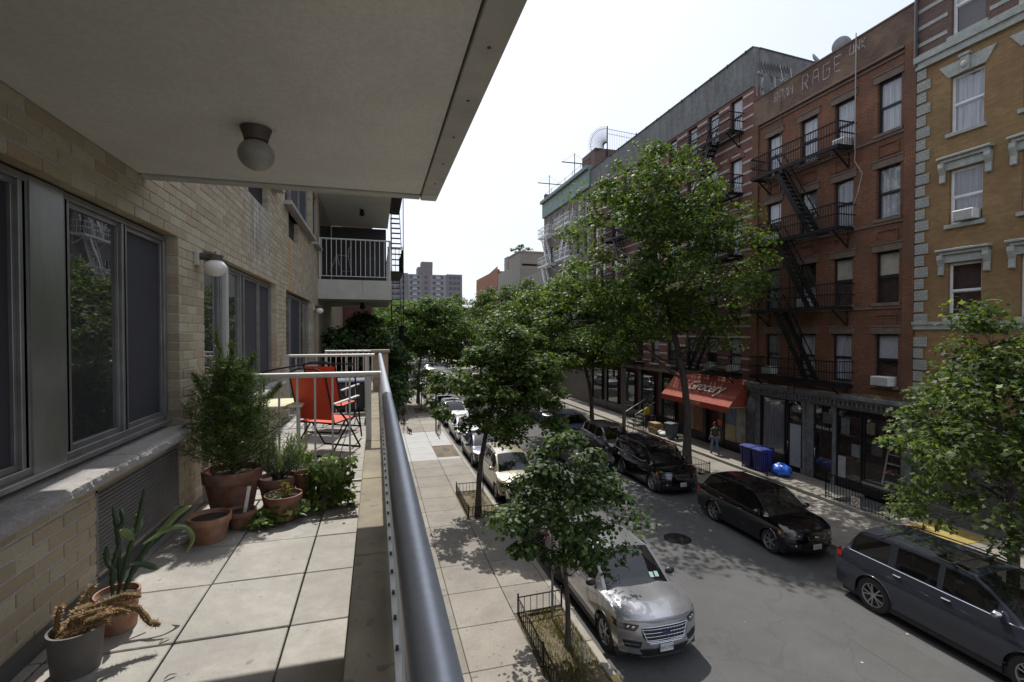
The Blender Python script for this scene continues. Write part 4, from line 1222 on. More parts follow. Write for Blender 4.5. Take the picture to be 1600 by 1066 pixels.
# satellite dishes on the roof
for (x, y, z, r, lb) in ((FX+.6,18.55,19.60,.36,'smaller satellite dish turned edge on above the painted parapet'),(FX+.7,17.35,19.58,.40,'larger grey satellite dish showing its back above the parapet')):
    e = empty('satellite_dish', (x, y, 18.6), label=lb, cat='satellite dish')
    q = MB(); q.lathe([(0,-.10),(r*.5,-.075),(r*.85,-.02),(r,.03),(r,.035),(r*.85,-.005),(0,-.085)], 24)
    me = q.mesh('dish', mat('dish_grey', (.30,.32,.34), .5), smooth=True)
    link('dish', me, e, (0,0,z-18.6+.35), (R_(62), 0, R_(20 if r < .38 else 150)))
    q = MB(); q.cyl((0,0,0),(0,0,z-18.6+.3),.03); q.bar((0,0,z-18.6+.3),(.25,.25,z-18.6+.55),.02); q.build('mast', M_grey, e, world=False)

# ---------- yellow building
yb_ = empty('yellow_brick_building', (FX, 8, 0), label='yellow brick tenement with grey quoins and hooded windows', cat='building')
M_yel = brick_mat('yellow_brick', (.315,.20,.078), (.225,.125,.05), (.23,.165,.09), patch=(.19,.085,.048), dirtamt=.5)
M_brn = brick_mat('brown_brick', (.16,.085,.07), (.10,.055,.048), (.14,.11,.09), dirtamt=.35)
YX = FX-.03
ycols = [12.02, 10.0, 7.95, 5.9, 3.85]
yfl = [(4.25,6.2),(7.50,9.45),(10.80,12.72),(14.02,15.98),(17.42,19.5)]
holes = [(c-.5,c+.5,a,b) for c in ycols for a, b in yfl[:4]]
facade(yb_, YX, 1.0, 13.60, 4.0, 16.76, holes, .1, M_yel)
holes = [(c-.5,c+.5,17.42,19.5) for c in ycols]
facade(yb_, YX, 1.0, 13.60, 17.3, 21.5, holes, .1, M_brn, name='upper_wall')
q = MB(); q.box(YX+.35,YX+11,1.0,13.60,0,21.4); q.build('building_mass', M_brn, yb_)
q = MB(); q.box(YX-.12,YX+.34,1.0,13.62,16.76,17.0); q.box(YX-.20,YX+.34,1.0,13.64,17.0,17.22); q.box(YX-.10,YX+.34,1.0,13.62,17.22,17.3); q.build('string_course', M_greystone, yb_)
q = MB(); q.box(YX-.06,YX-.001,1.0,13.62,7.12,7.40); q.box(YX-.11,YX-.061,1.0,13.64,7.30,7.40); q.build('string_course', M_greystone, yb_)
for i, z in enumerate(np.arange(17.62, 21.3, .62)):
    prev = 13.60
    for c in ycols:
        if z < 19.5: MB().box(YX-.025,YX-.001,c+.62,prev,z,z+.13).build('stone_band', M_greystone, yb_); prev = c-.62
    MB().box(YX-.025,YX-.001,1.0,prev,z,z+.13).build('stone_band', M_greystone, yb_)
M_quoin = brick_mat('quoin_brick', (.37,.37,.33), (.31,.31,.28), (.17,.17,.15), bw=.16, rh=.11, ms=.008, dirtamt=.3)
for i in range(30):
    z = 4.32+i*.43
    if z > 16.4 or 7.0 < z+.19 < 7.5: continue
    w = .47 if i % 2 else .33
    q = MB(); q.box(YX-.045,YX-.001,13.62-w,13.62,z,z+.37); q.build('quoin', M_quoin, yb_, bevel=.01)
yst = {(0,0):'half',(0,1):None,(0,2):'sheer',(0,3):'full',(0,4):'half',(1,3):'full',(1,2):'sheer'}
for i, c in enumerate(ycols):
    for j, (a, b) in enumerate(yfl):
        w = window(yb_, YX, c, 1.0, a, b, 'white', yst.get((i,j)), sill=M_greystone)
        if j in (1, 2):
            q = MB(); q.box(-.06,.05,-.62,.62,b-a+.02,b-a+.30); q.box(-.22,.05,-.80,.80,b-a+.42,b-a+.50); q.box(-.14,.05,-.72,.72,b-a+.30,b-a+.42)
            link('window_hood', q.mesh('window_hood', M_greystone, bevel=.012), w)
            for s in (-1, 1):
                q = MB(); q.prism([(-.02,b-a-.42),(-.10,b-a-.38),(-.08,b-a-.1),(-.18,b-a+.15),(-.16,b-a+.30),(.0,b-a+.30)], 'y', s*.68-.09, s*.68+.09)
                # prism 'y' maps (u,a,w) -> x,y,z
                link('console_bracket', q.mesh('console_bracket', M_greystone, bevel=.01), w)
        if j == 3:
            q = MB(); H_ = b-a
            q.prism([(-.55,H_+.01),(.55,H_+.01),(.85,H_+.48),(-.85,H_+.48)], 'x', -.05, .02)
            link('splayed_lintel', q.mesh('splayed_lintel', M_greystone, bevel=.01), w)
            q = MB(); q.box(-.16,.0,-.13,.13,H_-.02,H_+.5); q.box(-.20,.0,-.17,.17,H_+.5,H_+.60); q.ball((-.15,0,H_+.22),.08,.12,.14,10,7)
            link('keystone', q.mesh('keystone', M_greystone, bevel=.01), w)
q = MB(); q.box(YX-.10,YX+.34,1.0,13.60,3.75,4.0); q.build('base_cornice', M_shopgrey, yb_)
facade(yb_, YX, 1.0, 13.60, .1, 3.75, [(9.2,10.4,.3,2.6)], .1, mat('dark_stucco_base', (.085,.085,.088), .85, col2=(.055,.055,.058), ns=2, bump=.2, bs=30), name='base_wall')
q = MB(); q.box(YX+.2,YX+.3,9.2,10.4,.3,2.6); q.build('base_door', M_blk, yb_)
q = MB(); q.box(YX-.14,YX-.001,1.0,13.60,.27,.75); q.build('plinth', mat('plinth_grey', (.14,.14,.14), .85, col2=(.09,.09,.09)), yb_)
ac_unit(YX+.02, 11.95, 10.86, 'white air conditioner in the middle window of the yellow brick building', .62, .36, .28)

# ---------- striped building with cement parapet
sb = empty('striped_brick_building', (FX, 32, 0), label='long red brick tenement with pale stone bands and a tall cement parapet', cat='building')
SY0, SY1 = 21.90, 42.3
M_sbrick = brick_mat('banded_brick', (.20,.075,.05), (.135,.05,.036), (.17,.12,.10), dirtamt=.4)
M_band = mat('pale_stone_band', (.42,.37,.33), .85, col2=(.30,.26,.23), ns=4)
scols = [23.2, 25.15, 27.15, 29.3, 31.4, 33.5, 35.6, 37.7, 39.9, 41.4]
sfl = [(18.22,20.12),(14.85,16.75),(11.35,13.3),(7.9,9.85),(4.8,6.7)]
holes = [(c-.47,c+.47,a,b) for c in scols for a, b in sfl]
facade(sb, FX, SY0, SY1, 4.4, 20.25, holes, .1, M_sbrick)
q = MB(); q.box(FX-.05,FX+.38,SY0,SY1,20.25,22.30); q.build('cement_parapet', M_cement, sb)
q = MB(); q.box(FX-.10,FX+.42,SY0,SY1,22.30,22.37); q.build('parapet_coping', mat('dark_coping', (.07,.07,.07), .8), sb)
for k in range(14):
    a = SY0+.5+k*1.45
    q = MB(); q.box(FX-.12,FX+.0,a,a+.05,22.20,22.40); q.build('coping_clip', _mc['dark_coping'], sb)
q = MB(); q.add([(FX+.38,SY0-.02,0),(FX+12,SY0-.02,0),(FX+12,SY0-.02,21.6),(FX+.38,SY0-.02,22.28),(FX+.38,SY0+.3,0),(FX+12,SY0+.3,0),(FX+12,SY0+.3,21.6),(FX+.38,SY0+.3,22.28)],
    [(0,1,2,3),(7,6,5,4),(0,4,5,1),(3,2,6,7),(0,3,7,4),(1,5,6,2)]); q.build('party_wall', M_cement, sb)
q = MB(); q.bar((FX+.36,SY0+.13,22.32),(FX+12,SY0+.13,21.64),.36,.07); q.build('party_coping', _mc['dark_coping'], sb)
q = MB(); q.box(FX+.38,FX+12,SY0+.3,SY1,0,20.6); q.build('building_mass', M_sbrick, sb)
zb = 4.9
bi = 0
while zb < 20.2:
    pv = SY0; segs = []
    if [h for h in sfl if h[0]-.05 < zb+.06 < h[1]+.05]:
        for c in scols:
            if c-.6 > pv: segs.append((pv, c-.55))
            pv = c+.55
    segs.append((pv, SY1))
    for a, b in segs: MB().box(FX-.02,FX-.001,a,b,zb,zb+.12).build('stone_band', M_band, sb)
    zb += .60; bi += 1
cyc = ['full','half','full',None,'sheer','full','half','sheer','full','half']
for i, c in enumerate(scols):
    for j, (a, b) in enumerate(sfl):
        w = window(sb, FX, c, .94, a, b, 'dark', cyc[(i*3+j*2) % 10] if j else ('full' if i in (0,1,2,5) else 'half'), sill=M_band if j > 0 else None)
        if j == 1:
            q = MB(); n = 12
            pts = []
            for k in range(n): 
                t0 = math.pi*k/n; t1 = math.pi*(k+1)/n
                for (r0, r1) in ((.50,.72),):
                    q.prism([(r0*math.cos(t0),b-a-.05+r0*math.sin(t0)*.8),(r1*math.cos(t0),b-a-.05+r1*math.sin(t0)*.8),(r1*math.cos(t1),b-a-.05+r1*math.sin(t1)*.8),(r0*math.cos(t1),b-a-.05+r0*math.sin(t1)*.8)], 'x', -.05, -.001)
            link('arch_moulding', q.mesh('arch_moulding', M_sbrick), w)
fire_escape('fire_escape', FX, 22.6, 27.9, [18.15, 14.75, 11.3, 7.85, 4.75], M_iron, 'dark fire escape with bulging bars high on the striped building', -1, belly=True)
fire_escape('fire_escape', FX, 32.8, 37.9, [18.15, 14.75, 11.3, 7.85, 4.75], M_iron, 'second dark fire escape of the striped building, mostly behind the tall maple', 1, belly=True)
ac_unit(FX, 23.2, 4.82, 'air conditioner above the red awning, in the lowest window of the striped building', .6)
ac_unit(FX, 25.15, 4.82, 'partly hidden air conditioner above the lettered awning', .6)
# graffiti on the party wall
gq = MB(); rr = random.Random(3); at = SY0-.026
def blob_letter(x, z, w, h):
    pts = [(x+w*.1,z),(x,z+h*.9),(x+w*.4,z+h),(x+w*.9,z+h*.8),(x+w*.7,z+h*.5),(x+w,z+h*.1),(x+w*.5,z)]
    for k in range(2):
        stroke(gq, [(p[0]+rr.uniform(-.03,.03), p[1]+rr.uniform(-.04,.04)) for p in pts], .055, 'xz', at)
for k, (x, w, h) in enumerate([(19.72,.5,1.3),(20.3,.55,1.2),(20.95,.5,1.1),(21.5,.5,1.0),(22.1,.5,.9),(22.7,.5,.8),(23.3,.5,.7)]): blob_letter(x, 19.75+k*.05, w, h)
for (x0, z0, x1, z1) in [(21.3,21.6,21.5,20.7),(21.5,20.7,21.9,20.6),(22.0,21.5,22.1,20.9),(22.7,21.4,22.8,20.7),(23.1,21.1,23.4,20.5),(23.4,20.5,23.7,20.9),(24.0,21.2,24.2,20.4),(24.4,21.0,24.8,20.4)]:
    stroke(gq, [(x0,z0),(x1,z1)], .05, 'xz', at)
gq.build('painted_graffiti', mat('grey_spray', (.50,.50,.53), .85), sb, kind='stuff')
gq = MB()
for k in range(9):
    x = 20.0+k*.22; stroke(gq, [(x,21.1+rr.uniform(-.1,.1)),(x+.05,21.6),(x+.15,21.2),(x+.18,21.5)], .035, 'xz', at)
for k in range(8):
    x = 22.3+k*.28; stroke(gq, [(x,20.7),(x+.08,21.2),(x+.2,20.8),(x+.24,21.3)], .035, 'xz', at)
gq.build('painted_graffiti', mat('dark_spray', (.05,.05,.055), .85), sb, kind='stuff')
# roof bulkhead and curved security fence
q = MB(); q.box(FX+.2,FX+3.4,42.0,45.0,21,24.3)
rbk = tag(q.build('roof_bulkhead', M_brn), label='small brown brick stair bulkhead on the roof beside the curved spike fence', cat='bulkhead')
sf = empty('roof_spike_fence', (FX+1.6,41.9,24.3), label='curved iron spike fence on top of the roof bulkhead', cat='fence')
q = MB(); cx_, cz_ = FX+1.4, 24.45
q.box(cx_-.04,cx_+.04,41.88,41.96,22.6,26.4); q.box(cx_+3.0,cx_+3.07,41.88,41.96,22.6,26.1); q.build('post', M_iron, sf)
for k in range(26):
    t0 = math.pi/2+(math.pi*.62)*k/25
    q = MB(); q.bar((cx_+.35*math.cos(t0),41.92,cz_+.35*math.sin(t0)),(cx_+1.95*math.cos(t0),41.92,cz_+1.95*math.sin(t0)),.022); q.build('spike', M_iron, sf)
q = MB(); q.tube([(cx_+1.7*math.cos(math.pi/2+math.pi*.62*k/16),41.92,cz_+1.7*math.sin(math.pi/2+math.pi*.62*k/16)) for k in range(17)],.02,5); q.bar((cx_,41.92,26.15),(cx_+4.6,41.92,25.85),.03); q.bar((cx_,41.92,25.7),(cx_+3.0,41.92,25.5),.025); q.build('rail', M_iron, sf)
bq = MB(); bq.cyl((0,0,0),(0,0,1.9),.011,n=4); bqm = bq.mesh('bar', M_iron)
for k in range(16): linkw('bar', bqm, sf, (cx_+.2+k*.18, 41.92, 24.2-.004*k))

# ---------- building with the green cornice
gb = empty('green_cornice_building', (FX, 49, 0), label='grey brown tenement with a pale green cornice and white fire escapes', cat='building')
GY0, GY1 = 42.4, 55.8
M_gbrick = brick_mat('grey_brown_brick', (.22,.18,.15), (.16,.13,.11), (.20,.18,.16), dirtamt=.3)
M_green = mat('green_cornice_paint', (.20,.255,.225), .7, col2=(.15,.195,.175), ns=2)
gcols = [43.5,45.4,47.3,49.2,51.1,53.0,54.8]
gfl = [(18.3,20.3),(14.9,16.9),(11.5,13.4),(8.1,10.0),(4.8,6.7)]
facade(gb, FX, GY0, GY1, 0, 20.75, [(c-.45,c+.45,a,b) for c in gcols for a, b in gfl], .1, M_gbrick)
q = MB(); q.box(FX+.35,FX+10,GY0,GY1,0,21.5); q.build('building_mass', M_gbrick, gb)
q = MB(); q.box(FX-.25,FX+.34,GY0,GY1,20.75,22.4); q.box(FX-.55,FX+.34,GY0,GY1,22.4,22.75); q.build('cornice', M_green, gb, bevel=.02)
for c in gcols:
    for j, (a, b) in enumerate(gfl): window(gb, FX, c, .9, a, b, 'white' if j % 2 == 0 else 'dark', ['full','sheer','half',None][int(c*3+j) % 4], sill=M_greystone, lintel=None)
fire_escape('fire_escape', FX, 51.6, 55.2, [18.2,14.8,11.4,8.0], M_white, 'white fire escape at the far corner of the green cornice building', 1, sp=.3)
fire_escape('fire_escape', FX, 45.6, 49.6, [18.2,14.8,11.4,8.0], M_white, 'white fire escape half hidden by the tall maple', -1, sp=.3)
for (y, z, lb) in ((46.9,24.9,'nearer roof pole with a wide crossarm above the green cornice'),(54.5,25.0,'farther roof pole with a wide crossarm at the corner of the green cornice')):
    e = empty('roof_crossarm_pole', (FX+.2,y,21.5), label=lb, cat='pole')
    q = MB(); q.cyl((FX+.2,y,21.5),(FX+.2,y,z+.6),.04,n=6); q.build('pole', M_iron, e)
    q = MB(); q.bar((FX-1.2,y,z-.4),(FX+1.9,y,z-.4),.08); q.build('crossarm', M_iron, e)
    q = MB(); q.tube([(FX-1.2,y,z-.4),(FX+.2,y,z+.5),(FX+1.9,y,z-.4)],.012,4); q.build('stay_wire', M_iron, e)
q = MB()
for k in range(2): q.tube([(FX+.1,43.0,23.2+k*.5),(FX+.1,49,23.1+k*.5),(FX+.1,55.5,23.2+k*.5)],.02,4)
for y in np.arange(43,56,2.1): q.bar((FX+.1,y,22.7),(FX+.1,y,23.8),.03)
tag(q.build('roof_railing', M_iron), label='thin iron railing along the green cornice roof', cat='railing')
q = MB(); q.box(FX-.02,FX+1.5,55.3,55.79,21.5,23.6); q.build('corner_parapet', M_brn, gb)

# ---------- lower buildings further away
M_or = brick_mat('orange_brick', (.33,.13,.06), (.27,.10,.05), (.25,.15,.10), dirtamt=.2)
M_bei = brick_mat('beige_brick', (.30,.27,.22), (.26,.23,.19), (.26,.24,.21), dirtamt=.2)
for (y0, y1, zt, m, lb) in ((55.9,66,14.6,M_bei,'beige low building beyond the green cornice building'),(66.1,79,16.8,M_bei,'beige brick building with rooftop greenery in the distance'),(79.1,97,17.6,M_or,'orange brick building with a sloping parapet in the distance')):
    e = empty('row_building', (FX,(y0+y1)/2,0), label=lb, cat='building')
    cc = np.arange(y0+1.3, y1-.8, 2.1); fl = [(z, z+1.8) for z in np.arange(1.2, zt-2.5, 3.3)]
    facade(e, FX, y0, y1, 0, zt, [(c-.45,c+.45,a,b) for c in cc for a, b in fl], .1, m)
    q = MB(); q.box(FX+.35,FX+12,y0,y1,0,zt-.3); q.build('building_mass', m, e)
    for c in cc:
        for a, b in fl: window(e, FX, c, .9, a, b, 'white', 'sheer')
    if m is M_or:
        q = MB(); q.prism([(y1,zt-1.0),(y1,zt-3),(y0,zt-3),(y0,zt+.5)], 'x', FX-.03, FX-.001); q.build('sloping_parapet', m, e)
q = MB(); q.box(FX,FX+5,66.2,72,16.8,18.4); q.box(FX+.2,FX+4,73.5,75.5,16.8,18.9); q.box(FX-.1,FX+5.1,66.1,72.1,18.4,18.6)
tag(q.build('roof_bulkhead', M_bei), label='beige stair bulkheads on the distant roof', cat='bulkhead')
# apartment tower
tw = empty('apartment_tower', (22, 250, 0), label='grey brown apartment tower in the far distance above the trees', cat='tower')
M_tw = mat('tower_brick', (.20,.165,.165), .9, col2=(.17,.145,.15), ns=.1); M_tw2 = mat('tower_brick_pale', (.30,.28,.29), .9)
for (x0, x1, m, yo) in ((1,15.5,M_tw,0),(15.5,22.5,M_tw2,.4),(22.5,26.5,M_tw,-.2),(26.5,35,M_tw2,.4),(35,43,M_tw,0)):
    q = MB(); q.box(x0,x1,250+yo,266,0,37.0 if m is M_tw else 36.6); q.build('tower_bay', m, tw)
q = MB(); q.box(20.5,28,252,262,37,40.5); q.box(22.5,28.2,253,261,40.5,43.4); q.build('roof_core', M_tw, tw)
wq = MB(); wq.box(-.75,.75,-.04,.03,0,1.5); wqm = wq.mesh('window', mat('tower_window', (.06,.07,.09), .2))
bq = MB(); bq.box(-1.2,1.2,-.9,0,0,1.0); bqm = bq.mesh('balcony', mat('tower_balcony', (.40,.38,.38), .8))
for z in np.arange(20.5, 36, 2.8):
    for x in (3,5.5,8,10.5,13,24.5,37,39,41): linkw('window', wqm, tw, (x, 249.95 if not x == 24.5 else 249.75, z))
    for x in (17.3,20.7,28.6,32.6): linkw('window', wqm, tw, (x, 250.35, z))
    for x in (18.9,30.6): linkw('balcony', bqm, tw, (x, 250.39, z-.3))
# row on our side of the street, further along
for (y0, y1, zt, m, lb) in ((24.2,34,15.5,M_sbrick,'red brick row building beyond the shrubs on the near side of the street'),(34.1,47,14.0,M_bei,'beige row building on the near side of the street'),(47.1,64,16.0,M_sbrick,'farthest brick row building on the near side of the street')):
    e = empty('row_building', (.25,(y0+y1)/2,0), label=lb, cat='building')
    q = MB(); q.box(-9,-.20,y0,y1,0,zt); q.build('wall', m, e)
    wq = MB(); wq.box(0,.02,-.45,.45,0,1.7); wqm2 = wq.mesh('window', M_panedark)
    for c in np.arange(y0+1.2, y1-.6, 2.0):
        for z in np.arange(1.3, zt-2, 3.2): linkw('window', wqm2, e, (-.20, c, z))
# ================================================================ GROCERY FRONT AND SIDEWALK THINGS
aw = empty('shop_awning', (FX-.6, 25, 3.6), label='red sloping shop awning with white script lettering over the grocery', cat='awning')
M_awn = mat('awning_canvas', (.36,.07,.035), .75, col2=(.24,.045,.025), ns=4, bump=.05, bs=20)
M_awn2 = mat('awning_valance', (.36,.05,.03), .75)
AX0, AX1, AZ0, AZ1 = FX-.12, 18.25, 4.42, 2.98
q = MB(); q.grid([[(AX0,y,AZ0) for y in np.linspace(22.0,28.4,14)],[((AX0+AX1)/2,y,(AZ0+AZ1)/2-.03) for y in np.linspace(22.0,28.4,14)],[(AX1,y,AZ1) for y in np.linspace(22.0,28.4,14)]])
q.build('canopy', M_awn, aw)
for y in (22.0, 28.4):
    q = MB(); q.prism([(AX0,AZ0),(AX1,AZ1),(AX1,AZ1-.02),(AX0,AZ1-.02)], 'y', y-.004, y+.004); q.build('side_panel', M_awn, aw)
q = MB(); q.box(AX1-.012,AX1-.002,22.0,28.4,AZ1-.33,AZ1-.01); q.build('valance', M_awn2, aw)
q = MB()
for y in (22.0,25.2,28.4): q.bar((AX1+.02,y,AZ1-.03),(FX-.05,y,AZ1-.03),.03); 
q.bar((AX1+.02,22,AZ1-.03),(AX1+.02,28.4,AZ1-.03),.03); q.build('awning_frame', M_alu, aw)
sl = math.atan2(AX0-AX1, AZ0-AZ1)
M_wl = mat('white_lettering', (.70,.68,.62), .7)
text('awning_lettering', 'Grocery', .98, ((AX0+AX1)/2-.05, 24.75, (AZ0+AZ1)/2+.08), (R_(90)-sl, 0, R_(-90)), M_wl, aw, shear=.45, ext=.003, spacing=.92)
text('valance_lettering', 'N DELI CORP.', .25, (AX1-.016, 25.2, AZ1-.17), RFACE, mat('cream_lettering', (.62,.58,.42), .7), aw, ext=.003, spacing=1.15)
# ground floor of the striped building
gf = empty('grocery_shopfront', (FX, 26, .27), label='dark grocery shopfront with posters and an open door under the awning', cat='shopfront')
q = MB(); q.box(FX+.9,FX+.95,21.95,42.2,.2,4.4); q.box(FX+.01,FX+.9,21.95,42.2,4.3,4.39); q.box(FX+.05,FX+.9,21.95,42.2,.2,.26); q.build('interior', M_dark, gf)
for a, b in ((21.95,22.25),(23.95,24.1),(25.6,25.9),(27.9,28.3),(30.4,30.8),(33.2,33.6),(36,36.4),(39,39.4),(42.0,42.3)): MB().box(FX-.05,FX+.2,a,b,.27,4.38).build('pier', M_blk, gf)
q = MB(); q.box(FX-.10,FX+.2,21.95,42.3,4.2,4.4); q.build('beam', M_brown, gf)
q = MB(); q.box(FX-.02,FX+.04,22.25,24.0,.27,.75); q.box(FX-.02,FX+.04,25.9,27.9,.27,.75); q.box(FX-.02,FX+.1,28.3,42,.27,1.0); q.build('stall_riser', M_blk, gf)
for (a, b, z0, z1, m) in ((22.28,23.0,.8,2.9,mat('poster_white', (.42,.42,.38), .6, col2=(.22,.18,.14), ns=3)),(23.05,23.92,.78,1.75,mat('poster_tan', (.34,.25,.12), .6, col2=(.45,.38,.26), ns=4)),
                      (23.05,23.92,1.78,2.9,mat('poster_blue', (.08,.13,.22), .6, col2=(.25,.32,.42), ns=3)),(25.95,26.8,.8,2.9,mat('poster_orange', (.42,.16,.05), .6, col2=(.12,.10,.08), ns=4)),(26.85,27.85,.8,2.9,mat('poster_mix', (.28,.34,.33), .6, col2=(.38,.20,.05), ns=3))):
    q = MB(); q.box(FX-.012,FX,a,b,z0,z1); q.build('poster', m, gf)
q = MB(); q.box(FX+.35,FX+.40,24.15,24.9,.3,2.7); q.build('open_door', mat('door_glass_grey', (.17,.17,.16), .3, col2=(.10,.10,.10), ns=2), gf)
for y in (29,31.6,34.4,37.2,40.2):
    q = MB(); q.box(FX+.05,FX+.06,y,y+1.6,1.05,3.8); q.build('shop_pane', M_panedark, gf)
# graffiti shutter box between shops and dark fabric
q = MB(); q.box(FX-.3,FX-.06,21.45,21.95,.27,3.1); o = tag(q.build('dark_news_rack', mat('dark_tarp', (.03,.03,.035), .7, col2=(.10,.10,.11), ns=4, bump=.6, bs=6, bd=.05)), label='narrow black display rack standing between the grocery and the grey storefront', cat='display rack')
q = MB(); q.ball((FX-.25,21.6,3.15),.22,.35,.45,10,8); tag(q.build('bundled_tarpaulin', mat('grey_tarp', (.17,.18,.19), .6, col2=(.06,.06,.07), ns=5, bump=.6, bs=8, bd=.05), smooth=True), label='grey crumpled tarpaulin tied up at the end of the awning', cat='tarpaulin')
q = MB(); q.lathe([(0,0),(.10,0),(.14,.35),(.05,.42),(0,.42)],10,(FX-.3,24.0,1.6)); tag(q.build('orange_bag', mat('orange_bag', (.55,.12,.03), .6)), label='orange bag hanging beside the grocery door', cat='bag')

# areaway fences
def rail_fence(y0, y1, label, x=17.62, h=1.0, z=.285, returns=()):
    pts = [(x, y0), (x, y1)]
    if returns:
        pts = [(19.3, y0)] + pts if 'a' in returns else pts
        pts = pts + [(19.3, y1)] if 'b' in returns else pts
    e = iron_fence('iron_railing', pts, h, z, label, spacing=.125, r=.010, cat='railing', lowrail=.10, group='black areaway railings across the street')
    t = MB()
    t.bar((x,y0,z+h+.01),(x,y1,z+h+.01),.05,.03); t.build('hand_rail', M_iron, e)
    return e
rail_fence(18.62, 20.25, 'short black railing in front of the blue bins', returns='')
rf = rail_fence(13.0, 15.55, 'black areaway railing with a round no parking sign, below the big shop window', returns='a')
rail_fence(29.6, 31.0, 'far black stoop railing beyond the grocery', returns='ab')
# areaway stair pit
q = MB(); q.box(XS+.14,19.5,13.1,15.5,.10,.13); q.build('areaway_floor', M_asphalt, swr)
sg = empty('no_parking_sign', (17.59, 14.25, .55), label='small square white sign with a red circle and slash on the black railing', cat='sign')
q = MB(); q.box(-.006,0,-.17,.17,-.17,.17); q.build('sign_plate', M_white, sg, world=False)
q = MB(); t_ = MB()
n = 28
q.add([(-.009, r*math.cos(2*math.pi*k/n), r*math.sin(2*math.pi*k/n)) for r in (.11,.145) for k in range(n)], [(k,(k+1)%n,n+(k+1)%n,n+k) for k in range(n)])
q.bar((-.009,-.085,.085),(-.009,.085,-.085),.035,.003,up=(1,0,0)); q.build('red_ring', mat('faded_red', (.42,.10,.07), .6), sg, world=False)
text('sign_letter', 'P', .17, Vector((-.008,0,0)) + sg.location, RFACE, M_blackpl, sg, ext=.001)

# bins, bag, boxes
def wheelie(x, y, z, col, name, label, s=1.0, rz=0):
    e = empty(name, (x, y, z), rz, label=label, cat='bin')
    m = mat('bin_'+name+str(col[2]), col, .45, col2=tuple(c*.8 for c in col), ns=4)
    q = MB()
    b0, b1, h = .24*s, .30*s, .95*s
    q.add([(-b0,-b0,.06),(b0,-b0,.06),(b0,b0,.06),(-b0,b0,.06),(-b1,-b1,h),(b1,-b1,h),(b1,b1,h),(-b1,b1,h)], [(0,3,2,1),(4,5,6,7),(0,1,5,4),(1,2,6,5),(2,3,7,6),(3,0,4,7)])
    q.box(-b1-.02,b1+.02,-b1-.02,b1+.02,h-.06,h)
    for k in (-.5,0,.5): q.box(-b1*.98,-b1*.9,k*b1-.02,k*b1+.02,.2,h-.1)
    q.build('bin_body', m, e, world=False, bevel=.02)
    q = MB(); q.prism([(-b1-.03,h+.005),(b1+.03,h+.005),(b1+.03,h+.06),(0,h+.09),(-b1-.03,h+.05)], 'y', -b1-.03, b1+.03); q.build('lid', m, e, world=False, bevel=.012)
    q = MB(); q.cyl((b1+.06,-b1+.05,h-.03),(b1+.06,b1-.05,h-.03),.018,n=6); q.build('handle', m, e, world=False)
    for sy in (-1, 1):
        q = MB(); q.cyl((b0+.02,sy*(b0+.0),.10),(b0+.02,sy*(b0+.05),.10),.10,n=14); q.build('wheel', M_rubber, e, world=False)
    return e
wheelie(18.1, 20.3, .27, (.035,.045,.22), 'recycling_bin', 'blue wheeled bin behind the railing, the one nearer the grocery', 1.05, .1)
wheelie(18.1, 19.5, .27, (.035,.045,.22), 'recycling_bin', 'blue wheeled bin behind the railing, the one beside the blue bag', 1.05, -.1)
wheelie(18.75, 20.0, .27, (.035,.045,.21), 'recycling_bin', 'third blue bin, half hidden behind the two at the railing', .98, .2)
wheelie(18.0, 26.9, .27, (.13,.14,.155), 'grey_bin', 'grey wheeled bin standing on the sidewalk left of the grocery door', 1.0, .2)
q = MB(); r = random.Random(5); n, m_n = 26, 16; b0 = len(q.v)
for i in range(m_n+1):
    a = math.pi*i/m_n
    for k in range(n):
        t = 2*math.pi*k/n
        rr_ = 1+.09*math.sin(5*t+3*a)+.06*math.sin(9*t-4*a)+r.uniform(-.03,.03)
        q.v.append((18.35+.36*rr_*math.sin(a)*math.cos(t), 18.55+.48*rr_*math.sin(a)*math.sin(t), .27+max(0,.27-.30*rr_*math.cos(a)*(1 if i > 3 else .8))))
for i in range(m_n):
    for k in range(n): q.f.append((i*n+k, i*n+(k+1)%n, (i+1)*n+(k+1)%n, (i+1)*n+k)); q.m.append(0)
q.ball((18.45,18.42,.62),.10,.10,.09,8,6)
tag(q.build('blue_rubbish_bag', mat('blue_plastic_bag', (.03,.12,.62), .28, col2=(.05,.18,.75), ns=9), smooth=True, angle=80), label='bright blue plastic rubbish bag lying beside the bins', cat='rubbish bag')
M_card = mat('cardboard', (.36,.25,.12), .85, col2=(.28,.19,.09), ns=5)
for (x, y, z, w, d, h, lb, m) in ((17.95,28.6,.27,.3,.4,.42,'cardboard box at the bottom of the pile near the grey bin',M_card),(17.95,28.7,.69,.27,.36,.3,'cardboard box on top of the pile near the grey bin',M_card),(18.5,29.2,.27,.28,.3,.5,'cardboard box by the wall behind the pile',M_card)):
    q = MB(); q.box(x-w,x+w,y-d,y+d,z,z+h); q.box(x-w-.001,x+w+.001,y-.03,y+.03,z+h,z+h+.003); tag(q.build('cardboard_box', m, bevel=.006), label=lb, cat='box')
q = MB(); q.ball((18.0,27.75,.42),.32,.35,.16,12,7); q.ball((17.9,27.95,.5),.2,.2,.13,10,6); tag(q.build('white_rubbish_bag', mat('white_bag', (.55,.55,.53), .5, bump=.6, bs=10, bd=.04), smooth=True), label='white rubbish bags slumped between the boxes and the grey bin', cat='rubbish bag')
